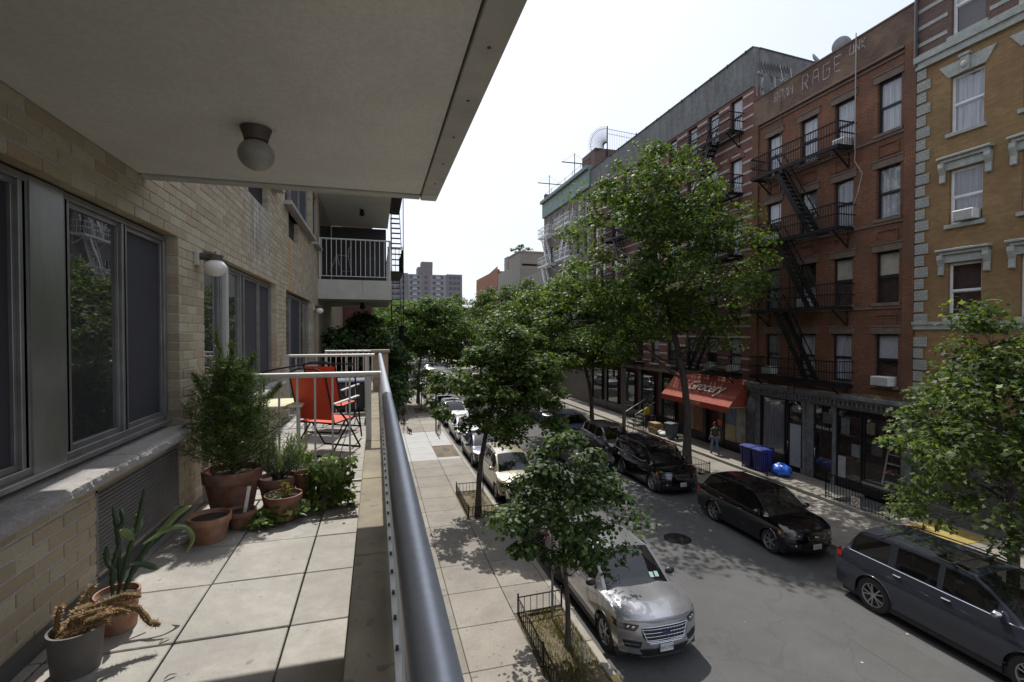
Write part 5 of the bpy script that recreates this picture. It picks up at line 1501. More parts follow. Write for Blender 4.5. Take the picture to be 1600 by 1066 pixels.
# stoop with rails
sto = empty('stoop', (18.6, 31, .27), label='low stone stoop with slanted pale handrails beyond the grocery', cat='stoop')
for k in range(4):
    q = MB(); q.box(18.0+.35*k,19.6,31.2,32.6,.27+.17*k,.27+.17*(k+1)-.003); q.build('step', M_curb, sto, bevel=.01)
for y in (31.2,32.6):
    q = MB(); q.bar((17.9,y,1.1),(19.5,y,1.95),.05); q.bar((17.9,y,.27),(17.9,y,1.1),.05); q.build('handrail', M_alu, sto)

# lamp/sign poles
def sign_pole(x, y, z0, h, label, plate=None, name='sign_post', r=.03, pm=None):
    e = empty(name, (x, y, z0), label=label, cat='sign post')
    q = MB(); q.cyl((0,0,0),(0,0,h),r,n=8); q.build('post', pm or M_grey, e, world=False)
    if plate:
        for (zz, w, hh, mm) in plate:
            q = MB(); q.box(-w/2,w/2,-.045,-.035,zz,zz+hh); q.build('plate', mm, e, world=False)
            q = MB(); q.box(-w/2+.02,w/2-.02,-.048,-.0455,zz+hh*.6,zz+hh*.9); q.box(-w/2+.02,w/2-.02,-.048,-.0455,zz+hh*.15,zz+hh*.3); q.build('print', mat('sign_red', (.40,.05,.04), .5), e, world=False)
    return e
sp = sign_pole(4.05, 10.9, .15, 3.5, 'parking sign on a post hidden inside the nearest small street tree', [(2.55,.30,.46,M_white)])
sp.rotation_euler = (0,0,R_(65))
sign_pole(3.92, 33.4, .15, 3.3, 'dark signpost with a bicycle chained to it on the left sidewalk', None, r=.045, pm=M_iron)
sign_pole(15.05, 27.6, .15, 4.6, 'pale wooden pole on the far sidewalk behind the black boxy suv', None, r=.12, pm=mat('pole_wood', (.20,.18,.15), .9))
def bicycle(x, y, z, rz, label, m):
    e = empty('bicycle', (x, y, z), rz, label=label, cat='bicycle')
    for dx in (-.52,.52):
        t = MB(); torus(t, (dx,0,.34), .32, .018, 'y', 22, 5); w = t.build('wheel', M_rubber, e, world=False)
        s = MB()
        for k in range(8): s.bar((dx,0,.34),(dx+.31*math.cos(k*math.pi/4),0,.34+.31*math.sin(k*math.pi/4)),.004)
        s.build('spokes', M_chrome, w, world=False)
    t = MB(); t.tube([(-.52,0,.34),(-.08,0,.30),(.36,0,.72),(-.22,0,.76),(-.08,0,.30)],.016,6); t.tube([(-.52,0,.34),(-.22,0,.76),(-.24,0,.86)],.013,6); t.tube([(.52,0,.34),(.36,0,.72),(.33,0,.94)],.015,6); t.build('frame', m, e, world=False)
    t = MB(); t.tube([(.42,-.26,.96),(.33,-.1,.96),(.33,.1,.96),(.42,.26,.96)],.012,6); t.build('handlebar', M_iron, e, world=False)
    t = MB(); t.ball((-.26,0,.90),.13,.07,.03,10,6); t.build('saddle', M_blackpl, e, world=False)
bicycle(4.1, 33.2, .15, R_(75), 'dark bicycle leaning on the signpost of the left sidewalk', M_iron)
bicycle(17.2, 29.9, .15, R_(20), 'pale bicycle parked by the stoop beyond the grocery', M_alu)

# ================================================================ PEOPLE
def skin_body(name, verts, edges, radii, m, parent, root=0, sub=1):
    me = bpy.data.meshes.new(name); me.from_pydata(verts, edges, []); me.materials.append(m)
    o = bpy.data.objects.new(name, me); C.objects.link(o); o.parent = parent
    s = o.modifiers.new('skin', 'SKIN'); s.use_smooth_shade = True
    for i, r in enumerate(radii):
        sv = me.skin_vertices[0].data[i]; sv.radius = (r, r) if not isinstance(r, tuple) else r; sv.use_root = (i == root)
    if sub:
        b = o.modifiers.new('sub', 'SUBSURF'); b.levels = sub; b.render_levels = sub
    return o
def person(x, y, z, rz, label, shirt, trousers, skin_c, hair, stride=.22, sleeve='short', bare_legs=False, arm=(.12,.02)):
    """walks towards local +Y; origin at the feet"""
    e = empty('person', (x, y, z), rz, label=label, cat='person')
    ms = mat('skin%s' % (skin_c,), skin_c, .6); mt = mat('cloth%s' % (trousers,), trousers, .85, col2=tuple(c*.7 for c in trousers), ns=15)
    mh = mat('cloth%s' % (shirt,), shirt, .85, col2=tuple(c*.75 for c in shirt), ns=15)
    s = stride
    V = [(0,0,.93),(0,.01,1.12),(0,.0,1.30),(0,-.01,1.43),(0,.01,1.50),(0,.02,1.56),
         (-.17,0,1.40),(-.22,-.02,1.13),(-.23,.10,.90),(-.22,.17,.84),
         (.17,0,1.40),(.22,-.06,1.13),(.23,-.12,.89),(.22,-.12,.80),
         (-.095,0,.88),(-.10,s*.55,.50),(-.10,s*.75,.09),(-.10,s*.75+.13,.04),
         (.095,0,.88),(.10,-s*.35,.48),(.10,-s*1.1,.13),(.10,-s*1.1+.10,.05)]
    E_ = [(0,1),(1,2),(2,3),(3,4),(4,5),(3,6),(6,7),(7,8),(8,9),(3,10),(10,11),(11,12),(12,13),(0,14),(14,15),(15,16),(16,17),(0,18),(18,19),(19,20),(20,21)]
    Rr = [(.15,.11),(.13,.10),(.17,.11),(.10,.08),.055,.055,.06,.045,.035,.035,.06,.045,.035,.035,.09,.062,.042,.04,.09,.062,.042,.04]
    skin_body('body', V, E_, Rr, ms, e)
    # trousers and shirt follow the body, a little larger
    idx = [0,14,15,16,18,19,20]; V2 = [V[i] for i in idx]
    if bare_legs: V2[3] = tuple(np.array(V[15])+np.array((0,0,.05))); V2[6] = tuple(np.array(V[19])+np.array((0,0,.05))); V2[2] = tuple((np.array(V[14])+np.array(V[15]))/2); V2[5] = tuple((np.array(V[18])+np.array(V[19]))/2)
    skin_body('trousers' if not bare_legs else 'shorts', V2, [(0,1),(1,2),(2,3),(0,4),(4,5),(5,6)], [(.165,.125),.105,.078 if not bare_legs else .095,.06 if not bare_legs else .09,.105,.078 if not bare_legs else .095,.06 if not bare_legs else .09], mt, e)
    V3 = [(0,0,.90),V[1],V[2],V[3],V[6],tuple((np.array(V[6])*.4+np.array(V[7])*.6)),V[10],tuple((np.array(V[10])*.4+np.array(V[11])*.6))]
    if sleeve == 'long': V3[5] = V[8]; V3[7] = V[12]
    skin_body('shirt', V3, [(0,1),(1,2),(2,3),(3,4),(4,5),(3,6),(6,7)], [(.175,.135),(.155,.12),(.185,.125),(.10,.085),.075,.062,.075,.062], mh, e)
    for (cx, cy, cz) in ((-.10,s*.75+.05,.045),(.10,-s*1.1+.03,.07)):
        b = MB(); b.ball((cx,cy,cz),.05,.14,.045,10,7); b.build('shoe', M_blackpl, e, world=False, smooth=True)
    h = MB(); h.ball((0,.03,1.66),.078,.095,.115,16,12); h.ball((0,.125,1.65),.014,.02,.022,8,6); h.ball((.078,.02,1.655),.012,.025,.03,8,6); h.ball((-.078,.02,1.655),.012,.025,.03,8,6)
    hd = h.build('head', ms, e, world=False, smooth=True)
    h = MB(); h.ball((-.03,.118,1.675),.012,.006,.008,8,6); h.ball((.03,.118,1.675),.012,.006,.008,8,6); h.build('eyes', M_blackpl, hd, world=False)
    h = MB(); h.ball((0,.015,1.695),.084,.098,.095,16,12); h.build('hair', mat('hair%s' % (hair,), hair, .8), e, world=False, smooth=True)
    # hands: palm, four fingers and a thumb
    for (hx, hy, hz) in ((V[9]),(V[13])):
        m5 = MB(); m5.ball((hx,hy,hz),.022,.035,.045,8,6)
        for k in range(4): m5.tube([(hx,hy-.024+.016*k,hz-.03),(hx,hy-.022+.016*k,hz-.07),(hx+.01,hy-.02+.016*k,hz-.095+.006*abs(k-1.5))],[.009,.008,.006],5)
        m5.tube([(hx,hy+.03,hz-.0),(hx+.005,hy+.05,hz-.03),(hx+.005,hy+.055,hz-.05)],[.010,.009,.007],5)
        m5.build('hand', ms, e, world=False, smooth=True)
    return e
person(18.05, 22.85, .27, R_(-12), 'person in a dark tshirt and blue jeans walking away past the grocery', (.05,.048,.04), (.13,.17,.26), (.28,.17,.12), (.02,.018,.015), .24)
person(18.35, 30.3, .27, R_(200), 'person in a yellow top and dark blue trousers by the stoop', (.52,.42,.03), (.03,.04,.09), (.25,.15,.10), (.02,.018,.015), .10, sleeve='long')
person(1.95, 38.0, .15, R_(10), 'person in a pale grey top and shorts walking away on the left sidewalk', (.26,.24,.24), (.05,.05,.055), (.30,.19,.14), (.12,.09,.07), .2, bare_legs=True)
person(1.25, 33.5, .15, R_(170), 'person in black clothes holding a dog lead by the railings', (.02,.02,.022), (.02,.02,.025), (.28,.18,.13), (.02,.02,.02), .06, sleeve='long')
dog = empty('dog', (2.15, 33.6, .15), R_(20), label='small black dog on a lead on the left sidewalk', cat='dog')
skin_body('body', [(0,-.2,.26),(0,0,.27),(0,.17,.26),(0,.26,.34),(0,.32,.38),(0,.40,.36),(0,-.28,.34),(-.06,.15,.16),(-.06,.16,.02),(.06,.15,.16),(.06,.16,.02),(-.06,-.2,.17),(-.06,-.16,.10),(-.06,-.2,.02),(.06,-.2,.17),(.06,-.16,.10),(.06,-.2,.02)],
    [(0,1),(1,2),(2,3),(3,4),(4,5),(0,6),(2,7),(7,8),(2,9),(9,10),(0,11),(11,12),(12,13),(0,14),(14,15),(15,16)], [.08,.085,.10,.06,.06,.03,.015,.035,.02,.035,.02,.045,.022,.02,.045,.022,.02], M_blackpl, dog, root=1)
t = MB(); t.tube([(1.45,33.6,1.05),(1.7,33.65,.78),(1.95,33.7,.66),(2.1,33.8,.52)],.012,4); tag(t.build('dog_lead', M_blackpl), label='thin dark lead between the person in black and the dog', cat='dog lead')

# railings and stair by the sidewalk beyond the terrace
iron_fence('iron_gate', [(.35,40.5),(1.4,40.5)], 1.6, .15, 'tall black iron gate and stair rails beside the building on the left sidewalk', spacing=.10, cat='gate')
# black fire escape at the end of our side
fe = empty('fire_escape', (.7, 20, 3.2), label='narrow black fire escape seen end on beyond the neighbouring balcony', cat='fire escape')
tq = MB(); tq.box(-.18,.18,-.10,.10,-.012,.012); tme = tq.mesh('tread', M_iron)
for fl, (za, zb) in enumerate(((3.4,6.4),(6.4,9.4),(9.4,12.4),(12.4,15.4))):
    q = MB(); q.box(.42,1.02,19.2,22.4,zb-.10,zb-.04); q.build('landing', M_iron, fe)
    q = MB()
    for x in (.60,1.0): q.bar((x,19.5,za),(x,22.0,zb),.02,.12)
    q.build('stringer', M_iron, fe)
    for i in range(1, 12): linkw('tread', tme, fe, (.80, 19.5+2.5*i/12, za+(zb-za)*i/12))
    bq = MB(); bq.cyl((0,0,0),(0,0,.9),.010,n=4); bqm = bq.mesh('baluster', M_iron)
    for i in range(22): linkw('baluster', bqm, fe, (1.02, 19.2+i*.15, zb-.04))
    for i in range(5): linkw('baluster', bqm, fe, (.44+i*.14, 19.2, zb-.04))
    q = MB(); q.bar((1.02,19.2,zb+.86),(1.02,22.4,zb+.86),.03); q.bar((.42,19.2,zb+.86),(1.02,19.2,zb+.86),.03); q.build('guard_rail', M_iron, fe)
q = MB()
for x in (.58,1.02): q.bar((x,19.22,3.2),(x,19.22,16.3),.03)
q.build('upright', M_iron, fe)

# ================================================================ THINGS ON THE TERRACE
def pot(x, y, r, h, m, label, name='terracotta_pot', rim=True, soil=True, taper=.68, group=None, z=FZ):
    e = empty(name, (x, y, z), label=label, cat='plant pot')
    if rim: pr = [(0,0),(r*taper,0),(r*taper+.003,.01),(r*.92,h*.74),(r*1.0,h*.75),(r*1.03,h*.985),(r*1.02,h),(r*.93,h),(r*.90,h*.90),(r*.86,h*.86)]
    else: pr = [(0,0),(r*taper,0),(r*taper+.006,.012),(r*.99,h*.98),(r,h),(r*.90,h),(r*.88,h*.9)]
    q = MB(); q.lathe(pr, 36); q.build('pot', m, e, world=False, smooth=True, angle=50)
    if soil:
        q = MB(); rr_ = r*.89; nn = 20; q.lathe([(0,h*.865),(rr_*.5,h*.87),(rr_,h*.86)], nn); q.build('soil', M_soil, e, world=False, smooth=True)
    return e
P_black = pot(-1.25, 2.50, .098, .185, M_greypot, 'dark grey round pot with orange fuzzy cactus stems, nearest the camera', 'grey_pot', rim=False, taper=.80)
P_cact = pot(-1.23, 2.80, .092, .18, M_terra, 'terracotta pot with tall green cactus behind the grey pot', rim=True, taper=.82)
P_bowl = pot(-1.13, 3.83, .135, .175, M_terra, 'empty orange terracotta bowl on the pavers, left of the cedar pot', taper=.72)
P_ced = pot(-1.12, 4.36, .21, .36, M_terra2, 'largest brown terracotta pot, holding the small cedar')
P_small = pot(-.98, 4.02, .105, .13, M_terra2, 'small brown terracotta pot with a white plant marker in front of the cedar')
P_lav = pot(-.80, 4.44, .155, .25, M_terra2, 'brown terracotta pot holding the pale lavender bush')
P_succ = pot(-.70, 4.10, .135, .20, M_terra2, 'terracotta bowl with small succulents in front of the lavender')
P_ivy = pot(-.38, 4.36, .13, .30, M_terra2, 'brown pot almost covered by trailing ivy')
q = MB(); q.add([(-.012,0,.10),(.012,0,.10),(.05,-.02,.31),(.026,-.02,.31),(-.012,.003,.10),(.012,.003,.10),(.05,-.017,.31),(.026,-.017,.31)], [(0,1,2,3),(7,6,5,4),(0,4,5,1),(1,5,6,2),(2,6,7,3),(3,7,4,0)])
o = link('plant_marker', q.mesh('plant_marker', M_white), None, (-.95,4.0,FZ)); tag(o, label='white plastic plant marker stuck in the small brown pot', cat='plant label')

# orange fuzzy cactus stems
fz = empty('fuzzy_cactus', (-1.25,2.50,FZ+.16), label='orange brown spiny cactus stems sprawling out of the grey pot', cat='cactus')
M_fz = mat('spiny_cactus', (.24,.13,.05), .8, col2=(.12,.11,.045), ns=60, bump=1, bs=140, bd=.01)
rr = random.Random(11)
def spiny(pts, r, parent, nm='stem', m=M_fz, m2=None):
    q = MB(); P = []
    pts = [Vector(p) for p in pts]; N_ = 12; cr = []
    for i in range(N_+1):
        t = i/N_*(len(pts)-1); k = min(int(t), len(pts)-2); cr.append(pts[k].lerp(pts[k+1], t-k))
    q.tube(cr, [r*(.9+.15*math.sin(i*2.2)) if i < N_ else r*.5 for i in range(N_+1)], 8)
    o = q.build(nm, m, parent, world=False, smooth=True)
    s = MB()
    for i in range(N_*26):
        t = rr.uniform(0, N_-.01); k = int(t); p = cr[k].lerp(cr[k+1], t-k); d = Vector((rr.gauss(0,1), rr.gauss(0,1), rr.gauss(0,1))).normalized()
        a = p+d*r*.8; b = p+d*(r*2.0); w = d.cross(Vector((0,0,1)))*.0016
        s.add([a-w, a+w, b], [(0,1,2)])
    s.build('spines', mat('spine_gold', (.46,.26,.10), .6), o, world=False, fixn=False, kind='stuff')
for k, (pts, r) in enumerate([([(-.06,-.02,0),(.0,.03,.05),(.10,.10,.075),(.17,.13,.06)],.013),([(-.05,.02,0),(.02,.06,.07),(.13,.10,.09),(.20,.10,.075)],.013),([(-.02,-.04,0),(.05,.0,.045),(.13,.04,.055),(.18,.05,.03)],.013),
        ([(-.07,.0,0),(-.075,.02,.06),(-.07,.03,.11)],.012),([(-.04,.05,0),(-.02,.10,.09),(.0,.14,.14)],.012),([(.0,.0,0),(.06,-.02,.03),(.12,-.01,.035)],.013),([(.03,.03,.01),(.08,.05,.05),(.15,.07,.04)],.014),
        ([(.10,.08,.05),(.19,.10,.02),(.24,.08,-.04),(.285,.07,-.055)],.016),([(-.03,-.06,0),(.01,-.05,.03),(.05,-.05,.035)],.013)]+[([(rr.uniform(-.08,.04),rr.uniform(-.05,.07),0),(rr.uniform(-.04,.08),rr.uniform(-.03,.09),rr.uniform(.03,.08)),(rr.uniform(.0,.17),rr.uniform(-.03,.12),rr.uniform(.02,.10))],rr.uniform(.009,.013)) for _ in range(12)]):
    spiny(pts, r, fz)
# tall flat cactus
fc = empty('leaf_cactus', (-1.23,2.80,FZ+.16), label='tall dark green leaf cactus with pale curling pads', cat='cactus')
M_cg = mat('cactus_green', (.035,.065,.02), .5, col2=(.02,.04,.015), ns=20); M_cp = mat('cactus_pale', (.17,.22,.07), .5, col2=(.10,.14,.05), ns=25)
def strap(pts, w, m, parent, notch=0, nm='pad', th=.006, side=(.3,-.9,.2)):
    pts = [Vector(p) for p in pts]; n = 18; L = []; Rr_ = []; side = Vector(side).normalized()
    for i in range(n+1):
        t = i/n*(len(pts)-1); k = min(int(t), len(pts)-2); f = t-k
        p0 = pts[max(k-1,0)]; p1 = pts[k]; p2 = pts[k+1]; p3 = pts[min(k+2, len(pts)-1)]
        p = .5*((2*p1)+(-p0+p2)*f+(2*p0-5*p1+4*p2-p3)*f*f+(-p0+3*p1-3*p2+p3)*f**3)
        d = (p2-p1).normalized(); s = d.cross(side).normalized()
        ww = w*.60*min(1, .35+2.5*i/n)*min(1, .25+3.2*(1-i/n))*(1+notch*(.22 if i % 2 else -.15))
        L.append((p-s*ww, p+s*ww, p+side*th))
    q = MB()
    q.grid([[a, c, b] for a, b, c in L]); q.grid([[b, c-side*2*th, a] for a, b, c in L])
    return q.build(nm, m, parent, world=False, smooth=True)
for _k in (0,): strap([(0,0,0),(.03,.04,.18),(.06,.08,.33),(.07,.12,.48)],.020,M_cg,fc,1,'stem'); strap([(-.02,0,0),(-.03,.03,.13),(.0,.04,.25)],.018,M_cg,fc,1,'stem')
strap([(.02,.0,0),(.06,.05,.12),(.11,.10,.22),(.13,.13,.27)],.022,M_cg,fc,1,'stem'); strap([(0,.02,.0),(-.02,.06,.25),(-.05,.08,.42)],.016,M_cg,fc,1,'stem')
strap([(-.01,.0,.12),(-.05,.02,.17),(-.05,.02,.24)],.02,M_cg,fc,.6); strap([(.05,.06,.24),(.03,.05,.28),(.0,.03,.31)],.03,M_cp,fc,.8)
strap([(.10,.10,.21),(.16,.13,.27),(.21,.15,.33),(.27,.17,.36)],.026,M_cp,fc,.2); strap([(.08,.08,.21),(.16,.12,.255),(.24,.14,.26),(.28,.15,.19),(.25,.13,.12)],.020,M_cp,fc,.3)
strap([(.04,.03,.13),(.09,.05,.12),(.15,.07,.08)],.024,M_cg,fc,.4); strap([(.02,.06,.28),(.06,.08,.31),(.04,.10,.36)],.03,M_cp,fc,.9); strap([(-.03,.05,.30),(.0,.07,.34),(-.02,.09,.40)],.022,M_cg,fc,.6)

def leaves_mesh(name, cen, nrm, size, m, shape='fold', seed=0, aspect=.55, jitter=.5):
    """numpy leaf cloud: cen (n,3), nrm (n,3)"""
    r = np.random.default_rng(seed); n = len(cen)
    a = r.normal(size=(n,3)); nrm = nrm/np.linalg.norm(nrm, axis=1, keepdims=True)
    d = a-(a*nrm).sum(1, keepdims=True)*nrm; d /= np.linalg.norm(d, axis=1, keepdims=True)+1e-9
    s = np.cross(nrm, d); L = (size*(1+1.7*jitter*(r.random(n)-.5)))[:, None] if np.ndim(size) else (size*(1+1.7*jitter*(r.random(n)-.5)))[:, None]
    if shape == 'fold':
        V = np.stack([cen-d*L*.5, cen-s*L*aspect*.5+nrm*L*.10, cen+d*L*.5, cen+s*L*aspect*.5+nrm*L*.10], 1); F = np.array([[0,1,2],[0,2,3]]); k = 4
    elif shape == 'round':
        V = np.stack([cen-d*L*.5, cen-d*L*.2-s*L*.38+nrm*L*.06, cen+d*L*.2-s*L*.30+nrm*L*.05, cen+d*L*.5, cen+d*L*.2+s*L*.30+nrm*L*.05, cen-d*L*.2+s*L*.38+nrm*L*.06], 1)
        F = np.array([[0,1,5],[1,2,5],[2,4,5],[2,3,4]]); k = 6
    elif shape == 'maple':
        V = np.stack([cen-d*L*.5, cen-d*L*.05-s*L*.5, cen-d*L*-.08-s*L*.15+nrm*L*.04, cen+d*L*.5, cen+d*L*.08+s*L*.15+nrm*L*.04, cen-d*L*.05+s*L*.5], 1)
        F = np.array([[0,1,2],[0,2,4],[0,4,5],[2,3,4]]); k = 6
    elif shape == 'needle':
        V = np.stack([cen-d*L*.5-s*L*.05, cen-d*L*.5+s*L*.05, cen+d*L*.5], 1); F = np.array([[0,1,2]]); k = 3
    V = V.reshape(-1, 3)
    Fa = (F[None]+(np.arange(n)*k)[:, None, None]).reshape(-1, 3)
    me = bpy.data.meshes.new(name)
    me.vertices.add(len(V)); me.vertices.foreach_set('co', V.astype(np.float32).ravel())
    me.loops.add(Fa.size); me.loops.foreach_set('vertex_index', Fa.astype(np.int32).ravel())
    me.polygons.add(len(Fa)); me.polygons.foreach_set('loop_start', np.arange(0, Fa.size, 3, dtype=np.int32)); me.polygons.foreach_set('loop_total', np.full(len(Fa), 3, dtype=np.int32))
    me.materials.append(m); me.update(calc_edges=True)
    return me
# cedar: feathery branches
ce = empty('potted_cedar', (-1.12,4.36,FZ+.31), label='small feathery cedar growing in the largest pot', cat='plant')
r_ = random.Random(4); tm = MB(); tm.tube([(0,0,0),(.01,0,.35),(.0,.01,.7),(.02,0,1.0)], [.014,.011,.007,.003], 6); cen = []; 
for i in range(120):
    z = .02+.80*(i/120)**.9; a = i*2.399; L = (.43*(1-z/.95)**1.1+.05)*r_.uniform(.6,1.12)
    if z < .1: L *= .75
    up = .42+.5*(z/.9); p0 = Vector((0,0,z)); p1 = p0+Vector((math.cos(a)*L, math.sin(a)*L, L*up)); 
    if p1.x < -.30: p1.x = -.30
    mid = p0.lerp(p1,.5)+Vector((0,0,-.04*L)); tm.tube([p0,mid,p1],[.005,.004,.002],4,caps=False)
    for k in range(int(30+L*190)):
        t = r_.uniform(.12,1.06); c = (1-t)**2*p0+2*t*(1-t)*mid+t*t*p1; w = .055*(1.15-t*.75)
        cen.append((c.x+r_.gauss(0,w), c.y+r_.gauss(0,w), c.z+r_.gauss(0,w*.7)+.02, p1.x-p0.x, p1.y-p0.y, p1.z-p0.z))
for (ax, ay, az) in ((-.1,-.02,1.12),(.16,.0,.95),(.34,.03,.70),(-.26,.0,.80)):
    p0 = Vector((0,0,.45 if az > .9 else .3)); p1 = Vector((ax,ay,az)); tm.tube([p0,p0.lerp(p1,.5)+Vector((0,0,-.03)),p1],[.006,.005,.002],4)
    for k in range(260):
        t = r_.uniform(.2,1.03); c = p0.lerp(p1,t); w = .03*(1.2-t); cen.append((c.x+r_.gauss(0,w), c.y+r_.gauss(0,w), c.z+r_.gauss(0,w), *(p1-p0)))
for k in range(200):
    z = r_.uniform(.75,1.06); w = .05*(1.15-z); cen.append((r_.gauss(0,w), r_.gauss(0,w), z, 0,0,1))
tm.build('trunk', M_bark, ce, world=False)
cen = np.array(cen); dirs = cen[:,3:]+rng.normal(size=(len(cen),3))*.15
nr = np.cross(dirs, rng.normal(size=(len(cen),3)))
def needles_mesh(name, cen, dirs, L, W, m):
    d = dirs/(np.linalg.norm(dirs,axis=1,keepdims=True)+1e-9); s = np.cross(d, rng.normal(size=d.shape)); s /= np.linalg.norm(s,axis=1,keepdims=True)+1e-9
    LL = L*(0.6+.8*rng.random((len(cen),1)))
    V = np.stack([cen-s*W, cen+s*W, cen+d*LL], 1).reshape(-1,3); F = np.arange(len(V)).reshape(-1,3)
    me = bpy.data.meshes.new(name); me.vertices.add(len(V)); me.vertices.foreach_set('co', V.astype(np.float32).ravel())
    me.loops.add(F.size); me.loops.foreach_set('vertex_index', F.astype(np.int32).ravel()); me.polygons.add(len(F))
    me.polygons.foreach_set('loop_start', np.arange(0,F.size,3,dtype=np.int32)); me.polygons.foreach_set('loop_total', np.full(len(F),3,dtype=np.int32)); me.materials.append(m); me.update(calc_edges=True)
    return me
idx = np.repeat(np.arange(len(cen)), 3); d3 = dirs[idx]; d3 = d3/np.linalg.norm(d3,axis=1,keepdims=True)+rng.normal(size=d3.shape)*.5
o = link('needles', needles_mesh('needles', cen[idx,:3]+rng.normal(size=(len(idx),3))*.006, d3, .042, .0026, L_cedar), ce); o['kind'] = 'stuff'
# lavender
la = empty('potted_lavender', (-.80,4.44,FZ+.215), label='pale green lavender bush with bare woody stems', cat='plant')
tm = MB(); c2 = []; dd = []
for i in range(34):
    a = r_.uniform(0,6.28); l = r_.uniform(.03,.22); h = r_.uniform(.16,.34)*(1.1-l); p0 = Vector((math.cos(a)*.04*r_.random(), math.sin(a)*.04*r_.random(),0)); p1 = Vector((math.cos(a)*l, math.sin(a)*l, h)); mid = p0.lerp(p1,.5)+Vector((0,0,-.02))
    tm.tube([p0,mid,p1],[.005,.004,.002],5)
    for k in range(70):
        t = r_.uniform(.38,1.05); c = p0.lerp(p1,t); c2.append((c.x+r_.gauss(0,.015),c.y+r_.gauss(0,.015),c.z+r_.gauss(0,.015))); dd.append((r_.gauss(0,.5)+(p1-p0).x, r_.gauss(0,.5)+(p1-p0).y, 1.0))
tm.build('stems', M_bark, la, world=False); o = link('foliage', needles_mesh('foliage', np.array(c2), np.array(dd), .055, .0042, L_lav), la); o['kind'] = 'stuff'
# ivy: large leaves over the pot and along the floor
iv = empty('trailing_ivy', (-.38,4.36,FZ), label='bright trailing ivy spilling from its pot across the pavers', cat='plant')
c3 = []; n3 = []
for i in range(760):
    if i < 380:
        t = r_.random(); a = r_.uniform(math.pi*.95, math.pi*2.05); rr2 = .13+.03*(1-t)+r_.uniform(0,.04); z = .36*(1-t)+.02; c3.append((math.cos(a)*rr2+r_.gauss(0,.02), math.sin(a)*rr2+.0, z+r_.uniform(-.02,.05))); n3.append((math.cos(a)+r_.gauss(0,.4), math.sin(a)+r_.gauss(0,.4), .7))
    elif i < 680:
        t = r_.random(); c3.append((-.14-.34*t+r_.gauss(0,.04), -.22-.20*t+r_.gauss(0,.05), .02+abs(r_.gauss(0,.03))+.05*(1-t))); n3.append((r_.gauss(0,.4), r_.gauss(0,.4)-.3, 1))
    elif i < 740:
        a = r_.uniform(0,6.28); rr2 = r_.uniform(0,.15); c3.append((math.cos(a)*rr2, math.sin(a)*rr2, .31+r_.uniform(0,.09))); n3.append((r_.gauss(0,.5), r_.gauss(0,.5), 1))
    else: c3.append((.14+r_.gauss(0,.05), -.14+r_.gauss(0,.1), .02+r_.random()*.2)); n3.append((r_.gauss(0,.5), r_.gauss(0,.5), 1))
o = link('ivy_leaves', leaves_mesh('ivy_leaves', np.array(c3), np.array(n3), .058, L_ivy, 'maple', 5), iv); o['kind'] = 'stuff'
tm = MB()
for k in range(7): tm.tube([(r_.uniform(-.1,.1),-.1,.3),(r_.uniform(-.15,.1),-.19,.15),(r_.uniform(-.3,.1),-.26,.01),(r_.uniform(-.5,.0),-.36,.012)],.003,4)
tm.build('stems', M_bark, iv, world=False)
# succulents, fern, dead twigs
su = empty('succulent_plants', (-.70,4.10,FZ+.17), label='tiny grey and yellow succulents in the low bowl', cat='plant')
c4_ = [(-.06+r_.gauss(0,.03),r_.gauss(0,.03),.012+r_.random()*.02) for i in range(90)]
link('rosettes', leaves_mesh('rosettes', np.array(c4_), rng.normal(size=(90,3))*.6+np.array([0,0,1]), .02, L_lav, 'round', 3), su)['kind'] = 'stuff'
c4_ = [(.02+r_.gauss(0,.02),r_.gauss(0,.02),.01+r_.random()*.10) for i in range(110)]
link('yellow_shoots', leaves_mesh('yellow_shoots', np.array(c4_), rng.normal(size=(110,3)), .022, leaf_mat('yellow_shoot', (.20,.18,.04),(.34,.30,.08)), 'fold', 4), su)
fe_ = empty('potted_fern', (-.58,4.42,FZ), label='small fern leaves between the lavender and the ivy', cat='plant')
c4_ = [(-.02+r_.gauss(0,.05),r_.gauss(0,.05)+.05,.28+r_.random()*.16) for i in range(160)]
link('fronds', leaves_mesh('fronds', np.array(c4_), rng.normal(size=(160,3)), .03, leaf_mat('fern', (.07,.13,.02),(.14,.22,.04)), 'fold', 6), fe_)
q = MB(); q.lathe([(0,0),(.07,0),(.085,.25),(.09,.27),(.08,.27),(.075,.24),(0,.24)], 18); q.build('pot', M_terra2, fe_, world=False, smooth=True)
for (x, y, a, lb) in ((-.98,2.60,.5,'dry pale leaf lying on a joint between the pavers'),(-1.12,2.36,1.0,'dry leaf curled beside the grey pot'),(-.86,2.32,.3,'dark twig on the pavers near the bottom')):
    o = strap([(0,0,.004),(.02,.008,.012),(.045,.01,.006)],.008,M_cp if 'dark' not in lb else M_bark,None,.2,'dry_leaf',th=.001,side=(0,0,1)); o.location = (x,y,FZ); o.rotation_euler = (0,0,a); tag(o, label=lb, cat='leaf')

